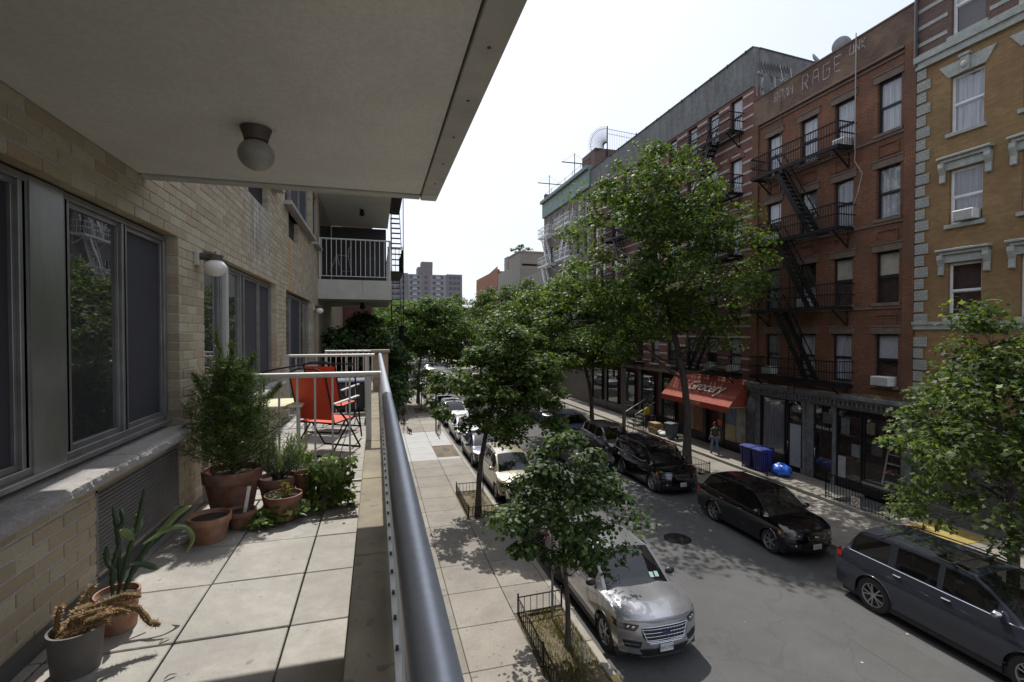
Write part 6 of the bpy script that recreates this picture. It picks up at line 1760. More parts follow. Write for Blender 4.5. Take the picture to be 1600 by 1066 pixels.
# chairs, table, bench
def armchair(x, y, rz, label, mseat):
    e = empty('patio_chair', (x, y, FZ), rz, label=label, cat='chair', group='red folding chairs on the terrace')
    t = MB()
    for s in (-1, 1):
        X_ = s*.27
        t.tube([(X_,-.30,0.01),(X_,.02,.33),(X_,.16,.42),(X_,.30,.64)],.011,6)      # rear leg to arm
        t.tube([(X_,.28,.01),(X_,.0,.40),(X_,-.22,.60)],.011,6)
        t.tube([(X_*.93,.24,.40),(X_*.93,-.20,.38),(X_*.93,-.36,.98),(X_*.9,-.37,1.0)],.011,6)
    t.cyl((-.27,-.30,.01),(.27,-.30,.01),.011,n=6); t.cyl((-.27,.28,.01),(.27,.28,.01),.011,n=6); t.cyl((-.25,.24,.40),(.25,.24,.40),.011,n=6); t.cyl((-.25,-.20,.38),(.25,-.20,.38),.011,n=6); t.tube([(-.25,-.36,.98),(-.12,-.37,1.03),(.12,-.37,1.03),(.25,-.36,.98)],.011,6)
    t.build('frame', M_iron, e, world=False, smooth=True)
    for s in (-1, 1):
        q = MB(); q.bar((s*.275,-.24,.615),(s*.275,.24,.66),.045,.018); q.build('armrest', M_alu, e, world=False, bevel=.004)
    n = 8
    q = MB(); q.grid([[(-.245+.49*i/n, .24-.44*j/n, .405-.02*j/n-.02*math.sin(math.pi*i/n)*math.sin(math.pi*j/n)) for i in range(n+1)] for j in range(n+1)]); q.build('seat', mseat, e, world=False, smooth=True)
    q = MB(); q.grid([[(-.24+.48*i/n, -.205-.155*j/n-.015*math.sin(math.pi*i/n), .42+.55*j/n) for i in range(n+1)] for j in range(n+1)]); q.build('backrest', mseat, e, world=False, smooth=True)
    return e
armchair(-.58, 6.35, R_(-33), 'nearer red folding armchair seen from behind through the divider bars', M_red)
armchair(-.62, 7.75, R_(-28), 'farther red folding armchair, behind the nearer one', M_red)
tb = empty('side_table', (-1.08, 6.3, FZ), label='small white topped side table against the wall beside the red chair', cat='table')
q = MB(); q.box(-.30,.26,-.35,.35,.60,.625); q.build('tabletop', mat('cream_top', (.62,.58,.36), .5), tb, world=False, bevel=.006)
for sx in (-.26,.22):
    for sy in (-.3,.3): q = MB(); q.box(sx-.018,sx+.018,sy-.018,sy+.018,0,.60); q.build('leg', M_alu, tb, world=False)
q = MB(); q.tube([(-1.40,6.9,FZ+.95),(-.9,7.1,FZ+1.03),(-.3,7.0,FZ+1.02)],.012,6); q.tube([(-.3,7.0,FZ+1.02),(-.2,7.0,FZ+.02)],.012,6); q.tube([(-1.40,6.9,FZ+.95),(-1.40,6.9,FZ+.02)],.012,6)
tag(q.build('towel_frame', M_iron), label='thin bent metal frame behind the nearer red chair', cat='frame')
bn = empty('storage_bench', (-.35, 9.4, FZ), label='dark covered bench near the brick pillar', cat='bench')
q = MB(); q.box(-.45,.15,-.25,.25,.05,.55); q.build('box', mat('dark_blue_cover', (.03,.035,.055), .6), bn, world=False, bevel=.03)
q = MB(); q.box(-.47,.17,-.27,.27,.55,.60); q.build('lid', mat('blue_lid', (.10,.12,.18), .5), bn, world=False, bevel=.02)
# ================================================================ CARS
def paint(name, col, metal=0.55, rough=0.32, flake=.15):
    return mat('paint_'+name, col, rough, metal, col2=tuple(c*.86 for c in col), ns=1.5, coat=1.0, vec='obj')
M_lens = glass_mat('lamp_lens', (.30,.30,.30), .5, .05)
M_lampin = mat('lamp_inside', (.35,.35,.36), .25, .7, vec='obj')
M_amber = mat('amber_lens', (.75,.25,.02), .25, vec='obj')
M_redl = mat('red_lens', (.30,.025,.015), .15, vec='obj')
M_plate = mat('number_plate', (.62,.62,.60), .5, vec='obj')
def lerp(a, b, t): return a+(b-a)*t
def sstep(a, b, x):
    t = min(1, max(0, (x-a)/(b-a))); return t*t*(3-2*t)
def interp(pts, x):
    if x <= pts[0][0]: return pts[0][1]
    for (x0, y0), (x1, y1) in zip(pts[:-1], pts[1:]):
        if x <= x1: return lerp(y0, y1, (x-x0)/(x1-x0))
    return pts[-1][1]
def smooth_interp(pts, x):
    if x <= pts[0][0]: return pts[0][1]
    if x >= pts[-1][0]: return pts[-1][1]
    n = len(pts)
    m = []
    for i in range(n):
        if i == 0 or i == n-1: m.append(0 if i else (pts[1][1]-pts[0][1])/(pts[1][0]-pts[0][0]))
        else:
            a = (pts[i][1]-pts[i-1][1])/(pts[i][0]-pts[i-1][0]); b = (pts[i+1][1]-pts[i][1])/(pts[i+1][0]-pts[i][0])
            m.append(0 if a*b <= 0 else 2*a*b/(a+b))
    for i in range(n-1):
        if x <= pts[i+1][0]:
            h = pts[i+1][0]-pts[i][0]; t = (x-pts[i][0])/h
            return (2*t**3-3*t**2+1)*pts[i][1]+(t**3-2*t**2+t)*h*m[i]+(-2*t**3+3*t**2)*pts[i+1][1]+(t**3-t**2)*h*m[i+1]

def wheel_meshes(R, w, spokes=5, style=0):
    q = MB(); n = 32
    prof = [(R*.66,-w/2),(R*.80,-w/2-.008),(R*.94,-w/2+.005),(R*.99,-w/2+.03),(R,-w/2+.07),(R,w/2-.07),(R*.99,w/2-.03),(R*.94,w/2-.005),(R*.80,w/2+.008),(R*.66,w/2)]
    for r, y in prof:
        for k in range(n): t = 2*math.pi*k/n; q.v.append((r*math.cos(t), y, r*math.sin(t)))
    for i in range(len(prof)-1):
        for k in range(n): q.f.append((i*n+k,i*n+(k+1)%n,(i+1)*n+(k+1)%n,(i+1)*n+k)); q.m.append(0)
    tyre = q.mesh('wheel', M_rubber, smooth=True, angle=35)
    q = MB()
    prof = [(R*.67,w*.5),(R*.66,w*.46),(R*.62,w*.44),(R*.60,w*.30),(R*.58,-w*.2)]
    for r, y in prof:
        for k in range(n): t = 2*math.pi*k/n; q.v.append((r*math.cos(t), y, r*math.sin(t)))
    for i in range(len(prof)-1):
        for k in range(n): q.f.append((i*n+k,i*n+(k+1)%n,(i+1)*n+(k+1)%n,(i+1)*n+k)); q.m.append(0)
    for s in range(spokes):
        for off in ((-.10,.10) if style == 0 else (0,)):
            t = 2*math.pi*s/spokes+.3
            a = Vector((math.cos(t+off*2.2)*R*.63, w*.40, math.sin(t+off*2.2)*R*.63)); b = Vector((math.cos(t)*R*.12, w*.36, math.sin(t)*R*.12))
            q.bar(a, b, .030 if style == 0 else .055, .03, up=(0,1,0))
    q.tube([(0,w*.2,0),(0,w*.42,0)], R*.16, 14)
    rim = q.mesh('rim', M_alloy, smooth=True, angle=30)
    q = MB(); q.tube([(0,-w*.1,0),(0,w*.05,0)], R*.6, 20); disc = q.mesh('brake_disc', M_blackpl)
    return tyre, rim, disc

def make_car(name, label, cat, S, group=None):
    L, W, H = S['L'], S['W'], S['H']; hw = W/2
    hoodL, wsE, rfE, rbE = S['hood'], S['ws'], S['roof'], S['rear']       # distances from nose
    noseZ, cowlZ, beltR, deckZ = S['nose_z'], S['cowl_z'], S['belt_r'], S['deck_z']
    P_ = S['paint']; R = S.get('R', .36)
    xwf, xwr = S['fo'], S['fo']+S['wb']
    e = empty(name, (0,0,0), 0, label=label, cat=cat, group=group)
    topz = [(0,noseZ),(.12,noseZ+.045),(hoodL*.6,lerp(noseZ,cowlZ,.72)+.03),(hoodL,cowlZ),(wsE,H-.035),(lerp(wsE,rfE,.35),H),(rfE,H-.04),(rbE,deckZ),(L-.05,deckZ-.04),(L,deckZ-.10)]
    def ztop(d):
        if d <= hoodL: return smooth_interp(topz[:4], d)
        if d <= wsE: return lerp(cowlZ, H-.035, (d-hoodL)/(wsE-hoodL))+.03*math.sin(math.pi*(d-hoodL)/(wsE-hoodL))
        if d <= rfE: return smooth_interp([(wsE,H-.035)]+topz[5:7], d)
        if d <= rbE: return lerp(H-.04, deckZ, (d-rfE)/(rbE-rfE))+.02*math.sin(math.pi*(d-rfE)/(rbE-rfE))
        return smooth_interp(topz[7:], d)
    def gh(d):   # greenhouse amount 0..1
        if d < hoodL: return 0
        if d < wsE: return (d-hoodL)/(wsE-hoodL)
        if d <= rfE: return 1
        if d < rbE: return 1-(d-rfE)/(rbE-rfE)
        return 0
    def zbelt(d):
        b = lerp(cowlZ-.06, beltR, sstep(hoodL, rbE, d)) if d > hoodL else ztop(d)-.05
        if d > rbE: b = min(b, ztop(d)-.05)
        return min(b, ztop(d)-.03)
    def yedge(d):
        g_ = gh(d); return hw*lerp(.87, S.get('tumble',.70), g_**.8)
    rz_low = .27
    ra = R+.055
    def zlow(d):
        z = rz_low + (.05 if (d < .3 or d > L-.3) else 0)
        for xw in (xwf, xwr):
            if abs(d-xw) < ra: z = max(z, R+math.sqrt(ra*ra-(d-xw)**2)*1.0)
        return z
    def bul(z):
        return 1-.05*((z-.68)/.4)**2 if z > .68 else 1-.05*((.68-z)/.45)**2
    bowf, bowr = S.get('bow',.30), .16
    def warp(x, y, z):
        d = L/2-x
        g_ = max(0, 1-d/1.0)**1.6; h_ = max(0, 1-(L-d)/.9)**1.6
        f = (abs(y)/hw)
        x -= g_*(bowf*f**3.2+.10*max(0,(z-.62)/.45)**1.5+.06*max(0,(.42-z)/.2))
        x += h_*(bowr*f**3.2+.05*max(0,(.42-z)/.2))
        y *= 1-.05*g_-.04*h_
        return (x, y, z)
    # stations
    st = set([0,.03,.08,.16,.3,.5,.7,.9,hoodL-.04,hoodL,hoodL+.05,wsE-.06,wsE,wsE+.05,rfE-.05,rfE,rfE+.05,rbE-.05,rbE,L-.5,L-.3,L-.16,L-.07,L-.02,L])
    for a in np.arange(1.0, L-.4, .16): st.add(round(float(a),3))
    for xw in (xwf, xwr):
        for k in range(13): st.add(round(xw-ra*math.cos(math.pi*k/12),3))
    pil = S['pillars']       # side window spans (d0,d1)
    for a, b in pil: st.add(a); st.add(b)
    for a, b in S['doors']: st.add(a); st.add(b)
    st = sorted(st); ss = [st[0]]
    for s in st[1:]:
        if s-ss[-1] > .018 or any(abs(s-v) < 1e-6 for p in pil+S['doors'] for v in p) : ss.append(s)
    st = ss
    fr = [0,.10,.28,.48,.66,.82,.93,1.0]; gt = [.07,.5,.92,1.0]; tt = [.09,.40,.72,1.0]
    ridge = S.get('ridge', 0)
    def section(d):
        zl, zb_, zt_, ye = zlow(d), zbelt(d), ztop(d), yedge(d)
        crown = .045 if d < hoodL else .05
        ze = zt_-crown
        rows = []
        for f in fr:
            z = lerp(zl, zb_, f); y = hw*bul(z)
            rows.append((y, z))
        yb_ = rows[-1][0]; ze = max(ze, zb_+.01)
        for t in gt:
            z = lerp(zb_, ze, t); y = lerp(yb_-.012, ye, t**1.15)
            rows.append((y, z))
        for t in tt:
            y = ye*(1-t); z = ze+(zt_-ze)*(1-(1-t)**2)
            if ridge and .15 < d < hoodL+.02 and t == .40: z += ridge*sstep(.15,.6,d)
            rows.append((y, z))
        return rows
    NB, NG, NT = len(fr), len(gt), len(tt)
    secs = []
    for d in st:
        r = section(d)
        left = [(y, z) for y, z in r[:-1]]; cen = r[-1]
        full = left+[cen]+[(-y, z) for y, z in reversed(left)]
        secs.append([warp(L/2-d, y, z) for y, z in full])
    nr = len(secs[0]); half = NB+NG+NT-1
    B = {k: MB() for k in ('body','hood','windshield','rear_window','roof_glass')}
    sidew = {}; doors = {}
    gl0, gl1 = NB, NB+NG-2     # face rows used by side glass: between gt[0] and gt[2]
    for i in range(len(st)-1):
        dm = (st[i]+st[i+1])/2
        for j in range(nr-1):
            jj = j if j < half else nr-2-j
            side = 0 if j < half else 1
            key = 'body'
            if NB <= jj < NB+NG-2:
                for k, (a, b) in enumerate(pil):
                    if a < dm < b: key = ('sw', k, side)
            if key == 'body' and jj >= NB+NG and hoodL+.02 < dm < wsE-.01: key = 'windshield'
            if key == 'body' and jj >= NB+NG and rfE+.02 < dm < rbE-.02: key = 'rear_window'
            if key == 'body' and jj >= NB+NG and .16 < dm < hoodL-.02: key = 'hood'
            if key == 'body' and 1 <= jj < NB:
                for k, (a, b) in enumerate(S['doors']):
                    if a < dm < b: key = ('door', k, side)
            if S.get('sunroof') and key == 'body' and jj >= NB+NG+0 and S['sunroof'][0] < dm < S['sunroof'][1] and jj > NB+NG-1: key = 'roof_glass'
            if isinstance(key, tuple):
                dct = sidew if key[0] == 'sw' else doors
                mb = dct.setdefault(key[1:], MB())
            else: mb = B[key]
            mb.add([secs[i][j], secs[i][j+1], secs[i+1][j+1], secs[i+1][j]], [(0,1,2,3)])
    # caps
    lat = [1.0,.91,.60,.28,0,-.28,-.60,-.91,-1.0]
    for idx, flip in ((0, False), (len(st)-1, True)):
        d = st[idx]; r = section(d); rowsP = []
        for (y, z) in r[:NB+NG]:
            rowsP.append([warp(L/2-d, y*f, z) for f in lat])
        ye = r[NB+NG-1][0]; topr = [warp(L/2-d, y, z) for y, z in r[NB+NG-1:-1]]+[warp(L/2-d, *r[-1])]+[warp(L/2-d, -y, z) for y, z in reversed(r[NB+NG-1:-1])]
        rowsP.append(topr)
        B['body'].grid(rowsP, flip=flip)
    def weld(mb, name_, m, parent, sharp=28, **k):
        me = mb.mesh(name_, m, fixn=False)
        bm = bmesh.new(); bm.from_mesh(me); bmesh.ops.remove_doubles(bm, verts=bm.verts, dist=.0004); bmesh.ops.recalc_face_normals(bm, faces=bm.faces); bm.to_mesh(me); bm.free()
        me.polygons.foreach_set('use_smooth', [True]*len(me.polygons)); me.set_sharp_from_angle(angle=R_(sharp))
        return tag(link(name_, me, parent), **k)
    body = weld(B['body'], 'body', P_, e, 32)
    weld(B['hood'], 'hood', P_, e, 40)
    weld(B['windshield'], 'windshield', M_carglass, e)
    if B['rear_window'].v: weld(B['rear_window'], 'rear_window', M_carglass, e)
    if B['roof_glass'].v: weld(B['roof_glass'], 'sunroof', M_carglass, e)
    for k_, mb in sidew.items(): weld(mb, 'side_window', M_carglass, e)
    for k_, mb in doors.items():
        dd = weld(mb, 'door', P_, e, 40)
        a, b = S['doors'][k_[0]]; sg_ = 1 if k_[1] == 0 else -1
        z = zbelt((a+b)/2)-.10; x = L/2-(b-.17)
        q = MB(); y = hw*bul(z)*sg_; q.box(x-.09,x+.09,y-.002*sg_,y+.03*sg_,z-.014,z+.014); q.build('handle', M_chrome if S.get('chrome') else P_, dd, world=False, bevel=.008)
    # interior block so that the cabin reads as dark, with seats
    q = MB(); z0, z1 = .35, cowlZ-.08
    q.box(L/2-rbE+.1, L/2-hoodL-.15, -hw*.82, hw*.82, z0, z1-.12)
    for dd_ in (hoodL+ (wsE-hoodL)*1.25, lerp(wsE, rfE, .62)):
        for sy in (-1, 1):
            q.box(L/2-dd_-.28, L/2-dd_-.10, sy*.38-.25, sy*.38+.25, z1-.2, z1+.28); q.box(L/2-dd_-.24, L/2-dd_-.14, sy*.38-.12, sy*.38+.12, z1+.28, z1+.45)
    q.box(L/2-hoodL-.45, L/2-hoodL-.05, -hw*.80, hw*.80, z1-.25, z1+.02)
    q.build('interior', mat('car_interior', (.05,.05,.052), .9, vec='obj'), e, world=False, bevel=.03)
    # underbody
    q = MB(); q.box(-L/2+.35, L/2-.35, -hw+.06, hw-.06, .20, .40); q.box(-L/2+.12, L/2-.22, -hw*.7, hw*.7, .24, .36); 
    for xw in (xwf, xwr): q.box(L/2-xw-ra+.01, L/2-xw+ra-.01, -hw+.10, hw-.10, .35, R+ra+.02)
    q.build('underbody', M_blackpl, e, world=False)
    # arch lips / sills
    lipm = M_blackpl if S.get('clad', True) else P_
    for sgn in (1,-1):
        for xw in (xwf, xwr):
            q = MB(); pts = []
            for k in range(15):
                t = math.pi*k/14; d = xw-(ra+.0)*math.cos(t); z = R+ra*math.sin(t)
                w_ = warp(L/2-d, sgn*hw*bul(z), max(z,.27)); pts.append((w_[0], w_[1]+sgn*.004, w_[2]))
            q.tube(pts, S.get('lip',.016), 5)
            q.build('arch_trim', lipm, e, world=False, smooth=True)
        a, b = xwf+ra, xwr-ra
        MB().box(L/2-b, L/2-a, sgn*hw*.93, sgn*hw*.985, .235, .33).build('side_sill', M_blackpl, e, world=False)
    # window trim line and roof rails
    M_tr = M_chrome if S.get('chrome') else M_blackpl
    for sgn in (1,-1):
        q = MB(); pts = []
        for d in np.linspace(pil[0][0], pil[-1][1], 14):
            zb_ = zbelt(d)+.012; pts.append((L/2-d, sgn*(hw*bul(zb_)-.004), zb_))
        q.tube(pts, .009, 4)
        q.build('belt_trim', M_tr, e, world=False)
    if S.get('rails', True):
        for sgn in (1,-1):
            pts = []
            for d in np.linspace(wsE+.12, rfE-.12, 10): pts.append((L/2-d, sgn*(yedge(d)-.03), ztop(d)-.045+.055))
            pts[0] = (pts[0][0]+.06, pts[0][1], pts[0][2]-.05); pts[-1] = (pts[-1][0]-.06, pts[-1][1], pts[-1][2]-.05)
            q = MB(); q.tube(pts, .016, 6); q.build('roof_rail', M_tr if S.get('railchrome', True) else M_blackpl, e, world=False, smooth=True)
    if S.get('rackbars'):
        for d in S['rackbars']:
            q = MB(); q.bar((L/2-d,-yedge(d),ztop(d)+.035),(L/2-d,yedge(d),ztop(d)+.035),.05,.02); q.build('rack_bar', M_blackpl, e, world=False, bevel=.004)
    # front face parts
    def FP(y, z, off=.0):
        x, y2, z2 = warp(L/2, y, z); return (x+off, y2, z2)
    def patch(poly_rows, off, name_, m, parent=e, fn=FP, thick=0, nn=10):
        """poly_rows: list of (z, y0, y1)"""
        P = [[fn(lerp(y0, y1, k/nn), z, off) for k in range(nn+1)] for z, y0, y1 in poly_rows]
        q = MB(); q.grid(P, flip=True)
        if thick:
            P2 = [[fn(lerp(y0, y1, k/nn), z, off-thick) for k in range(nn+1)] for z, y0, y1 in poly_rows]
            for rowa, rowb in ((P[0],P2[0]),(P[-1],P2[-1])): q.grid([rowa, rowb])
            q.grid([[p[0] for p in P],[p[0] for p in P2]]); q.grid([[p[-1] for p in P],[p[-1] for p in P2]])
        return q.build(name_, m, parent, world=False, smooth=True)
    def SPt(d, z, sgn, off=.006):
        x, y, zz = warp(L/2-d, sgn*hw*bul(z), z); return (x, y+sgn*off, zz)
    gz0, gz1, gw = S['grille']
    patch([(gz0,-gw*.80,gw*.80),(lerp(gz0,gz1,.35),-gw*.97,gw*.97),(gz1,-gw,gw)], .006, 'grille', M_blackpl)
    gf = e.children[-1]
    gst = S.get('gstyle', 'bars')
    q = MB()
    if gst == 'mesh':
        for k in range(4):
            z = lerp(gz0,gz1,(k+.5)/4); w_ = gw*(.86+.12*k/3); q.tube([FP(y,z,.018) for y in np.linspace(-w_,w_,13)],.006,5)
        for k in range(4):
            z0_, z1_ = lerp(gz0,gz1,k/4)+.01, lerp(gz0,gz1,(k+1)/4)-.01
            for y in np.arange(-gw*.86, gw*.86, .075): q.tube([FP(y,z0_,.012),FP(y+.035,(z0_+z1_)/2,.014),FP(y,z1_,.012)],.0035,4,caps=False)
    else:
        for k in range(S.get('gbars',3)):
            z = lerp(gz0,gz1,(k+.5)/S.get('gbars',3)); w_ = gw*.93; q.tube([FP(y,z,.014) for y in np.linspace(-w_,w_,9)],.010,5)
    q.build('grille_bars', M_chrome, gf, world=False, smooth=True)
    q = MB(); q.tube([FP(-gw,gz1,.012),FP(-gw*.8,gz0,.012),FP(0,gz0-.012,.014),FP(gw*.8,gz0,.012),FP(gw,gz1,.012)] , .008, 5); q.tube([FP(y,gz1+.008,.014) for y in np.linspace(-gw,gw,9)], .010, 5); q.build('grille_surround', M_chrome, gf, world=False, smooth=True)
    # emblem
    q = MB(); c = FP(0, lerp(gz0,gz1,.55), .03); er = S.get('emblem',(.085,.04))
    for k in range(18): 
        pass
    q.add([(c[0]-.012, er[0]*math.cos(2*math.pi*k/18), c[2]+er[1]*math.sin(2*math.pi*k/18)) for k in range(18)]+[(c[0], .9*er[0]*math.cos(2*math.pi*k/18), c[2]+.9*er[1]*math.sin(2*math.pi*k/18)) for k in range(18)],
          [(k,(k+1)%18,18+(k+1)%18,18+k) for k in range(18)]+[tuple(range(18,36))]); q.build('emblem', S.get('emblem_m', M_chrome), gf, world=False)
    if S.get('emblem_txt'):
        t = text('emblem_mark', S['emblem_txt'], er[1]*1.5, (c[0]+.002,0,c[2]), (R_(90),0,R_(90)), M_chrome, None, shear=.3, ext=.001); t.parent = gf
    # lower intake, fog recess, skid
    iz0, iz1, iw = S.get('intake', (.30,.44,hw*.55))
    patch([(iz0,-iw*.85,iw*.85),(iz1,-iw,iw)], .006, 'lower_intake', M_blackpl)
    patch([(iz0-.05,-iw*.9,iw*.9),(iz0-.012,-iw*.95,iw*.95)], .02, 'skid_strip', M_chrome if S.get('skid') else M_blackpl)
    if S.get('lowbar'): 
        q = MB(); q.tube([FP(y,S['lowbar'],.015) for y in np.linspace(-gw*.72,gw*.72,11)],.010,5); q.build('bumper_strip', M_chrome, e, world=False, smooth=True)
    hz0, hz1, hy0 = S['lamp']
    for sgn in (1,-1):
        fz0, fz1 = S.get('fog',(.42,.54)); 
        P = [(fz0,sgn*hw*.60,sgn*hw*.88),(fz1,sgn*hw*.56,sgn*hw*.93)]
        patch([(z,min(a,b),max(a,b)) for z,a,b in P], .006, 'fog_recess', M_blackpl)
        zc_ = (fz0+fz1)/2
        q = MB()
        if S.get('gstyle') == 'mesh': q.tube([FP(sgn*y*hw,zc_+.01,.016) for y in (.62,.7,.8,.88)],.010,5)
        else: c = FP(sgn*hw*.74, zc_, .012); q.ball(c,.018,.045,.045,12,8)
        q.build('fog_lamp', M_chrome, e, world=False, smooth=True)
        # headlight: wraps the corner
        y1_ = hw*.985
        q = MB(); rowsA = []
        for z, ya in ((hz0, hy0+.10),(lerp(hz0,hz1,.5), hy0+.03),(hz1, hy0)):
            row = [FP(sgn*lerp(ya,y1_,k/8), z, .008) for k in range(9)]+[SPt(d, z+.02*d, sgn, .008) for d in ((.10,.2,.30,.42) if z > hz0 else (.08,.14,.20,.26))]
            rowsA.append(row)
        q.grid(rowsA, flip=(sgn > 0)); hl = q.build('headlight', M_lens, e, world=False, smooth=True)
        q = MB(); q.grid([[Vector(p)-Vector((.006,sgn*.004,0)) for p in r] for r in rowsA], flip=(sgn > 0)); q.build('reflector', S.get('lampin', M_lampin), hl, world=False, smooth=True)
        q = MB()
        for k in (.25,.6): c = FP(sgn*lerp(hy0+.05,y1_*.93,k), lerp(hz0,hz1,.5), .004); q.ball(c,.012,.05,.04,12,8)
        q.build('lamp_bowl', M_chrome, hl, world=False, smooth=True)
        if S.get('amber', True):
            q = MB(); q.grid([[SPt(d, z, sgn, .012) for d in (.26,.33,.40)] for z in (lerp(hz0,hz1,.35), hz1-.01)], flip=(sgn > 0)); q.build('indicator', M_amber, hl, world=False)
        # tail light
        q = MB(); tz0, tz1 = S.get('tail',(.80,1.05))
        rows_ = []
        for z in (tz0,(tz0+tz1)/2,tz1):
            row = [SPt(L-d, z, sgn, .008) for d in (.20,.14,.08,.03)]+[(lambda w_: (w_[0]-.008,w_[1],w_[2]))(warp(-L/2, sgn*hw*bul(z)*k, z)) for k in (.98,.9,.8,.72)]
            rows_.append(row)
        q.grid(rows_); q.build('tail_light', M_redl, e, world=False, smooth=True)
        # mirror
        md = hoodL+(wsE-hoodL)*.42; mz = zbelt(md)+.10; my = hw*bul(mz)
        q = MB(); q.ball((L/2-md+.02, sgn*(my+.13), mz+.02), .085,.125,.085,14,10); mo = q.build('mirror', S.get('mirror_m', P_), e, world=False, smooth=True)
        q = MB(); q.bar((L/2-md,sgn*(my-.04),mz-.05),(L/2-md,sgn*(my+.08),mz-.02),.05,.03); q.build('mirror_stalk', M_blackpl, mo, world=False)
    # plate
    pz = S.get('plate', .50); c = FP(0, pz, .022)
    q = MB(); q.box(c[0]-.01,c[0]+.008,-.155,.155,pz-.08,pz+.08); pm = q.build('number_plate', M_plate, e, world=False, bevel=.004)
    if S.get('plate_txt'):
        t = text('plate_number', S['plate_txt'], .085, (c[0]+.010,0,pz-.005), (R_(90),0,R_(90)), mat('plate_ink', (.03,.04,.10), .5), None, ext=.001); t.parent = pm
    # wipers
    q = MB()
    for y0_ in (-.55,.12):
        a = (L/2-hoodL-.02, y0_, cowlZ-.01); b_ = (L/2-hoodL-.14, y0_+.5, cowlZ+.06); q.bar(a, b_, .014)
    q.build('wiper', M_blackpl, e, world=False)
    if S.get('stickers'):
        q = MB()
        for k in range(2): 
            d = hoodL+.10; t0 = d; zz = ztop(t0); zz2 = ztop(t0+.10); x0_, x1_ = L/2-t0, L/2-t0-.10
            y0_ = .52-.13*k; q.add([(x0_+.004,y0_,zz+.0),(x0_+.004,y0_+.10,zz-.012),(x1_+.004,y0_+.10,zz2-.012),(x1_+.004,y0_,zz2+.0)], [(0,1,2,3)])
        q.build('windshield_sticker', mat('sticker', (.45,.62,.55), .5), e, world=False)
    # wheels
    ty, ri, di = wheel_meshes(R, .23, S.get('spokes',5), S.get('wstyle',0))
    for xw in (xwf, xwr):
        for sgn in (1,-1):
            w_ = link('wheel', ty, e, (L/2-xw, sgn*(hw-.135), R)); w_.rotation_euler = (0, random.uniform(0,1.2), 0 if sgn > 0 else math.pi)
            link('rim', ri, w_); link('brake_disc', di, w_)
    return e
def place_car(e, x0, nose_y):
    L, W = e['_L'], e['_W']
    del e['_L']; del e['_W']
    e.rotation_euler = (0,0,R_(-90)); e.location = (x0+W/2, nose_y+L/2, .004)
def car(name, label, cat, S, x0, nose_y, group=None, rot=0):
    e = make_car(name, label, cat, S, group); L, W = S['L'], S['W']
    e.rotation_euler = (0,0,R_(-90+rot)); e.location = (x0+W/2, nose_y+L/2, .004)
    return e
base_suv = dict(L=5.05,W=2.0,H=1.76,hood=1.15,ws=1.95,roof=4.35,rear=4.85,nose_z=1.02,cowl_z=1.17,belt_r=1.13,deck_z=1.08,fo=.90,wb=3.02,R=.385,
    pillars=[(1.55,2.45),(2.55,3.45),(3.58,4.45)],doors=[(1.38,2.50),(2.51,3.50)],grille=(.60,.88,.52),lamp=(.78,.92,.56),tumble=.74)
S1 = dict(base_suv, paint=paint('silver',(.44,.44,.46),.72,.25), gstyle='mesh', grille=(.60,.87,.56), lamp=(.80,.92,.60), lampin=mat('dark_lampin',(.06,.06,.065),.25,.5,vec='obj'), intake=(.31,.44,.62), fog=(.47,.60),
    skid=True, lowbar=.565, plate=.46, plate_txt='LWC 1790', emblem_m=mat('oval_dark',(.03,.05,.12),.3,vec='obj'), emblem_txt='', emblem=(.11,.05), ridge=.038, stickers=True, mirror_m=M_blackpl, spokes=5, bow=.34)
car('silver_suv', 'silver suv with a wide chrome mesh grille parked nearest on the left kerb', 'car', S1, 4.80, 8.80)
S2 = dict(base_suv, L=4.3,W=1.8,H=1.48,hood=.95,ws=1.7,roof=3.3,rear=4.1,nose_z=.82,cowl_z=.98,belt_r=1.02,deck_z=1.0,fo=.85,wb=2.6,R=.32,pillars=[(1.3,2.1),(2.2,3.0)],doors=[(1.2,2.15),(2.16,3.0)],grille=(.50,.68,.42),lamp=(.60,.75,.50),paint=paint('black',(.005,.005,.006),0,.08),rails=False,clad=False,tail=(.75,.95))
car('black_hatchback', 'black hatchback squeezed between the silver suv and the tan suv', 'car', S2, 4.85, 14.35)
S3 = dict(base_suv, L=4.6,W=1.85,H=1.74,hood=.95,ws=1.72,roof=3.95,rear=4.4,nose_z=.92,cowl_z=1.12,belt_r=1.10,fo=.82,wb=2.72,R=.35,pillars=[(1.35,2.2),(2.3,3.15),(3.25,4.0)],doors=[(1.25,2.25),(2.26,3.2)],paint=paint('champagne',(.40,.36,.27),.5,.35),clad=False,grille=(.62,.80,.42),lamp=(.68,.86,.50),railchrome=False)
car('tan_suv', 'tan champagne suv parked beside the second tree guard', 'car', S3, 4.78, 18.95)
sedan = dict(L=4.65,W=1.82,H=1.45,hood=1.15,ws=1.95,roof=3.2,rear=3.95,nose_z=.76,cowl_z=.95,belt_r=.98,deck_z=1.02,fo=.92,wb=2.75,R=.325,pillars=[(1.55,2.35),(2.45,3.3)],doors=[(1.35,2.40),(2.41,3.3)],grille=(.50,.68,.36),lamp=(.60,.74,.48),tumble=.70,rails=False,clad=False,tail=(.78,.95),plate=.42,intake=(.26,.38,.5),fog=(.34,.44))
car('dark_blue_sedan', 'dark blue sedan parked behind the tan suv', 'car', dict(sedan,paint=paint('navy',(.015,.02,.045),.4,.28)), 4.80, 24.2)
car('white_sedan', 'white sedan with a low nose parked behind the dark blue one', 'car', dict(sedan,paint=paint('white',(.70,.70,.70),0,.3)), 4.85, 29.9)
car('white_suv', 'white compact suv parked behind the white sedan', 'car', dict(S3,paint=paint('white2',(.72,.72,.73),0,.3),sunroof=(2.0,2.9)), 4.85, 35.6)
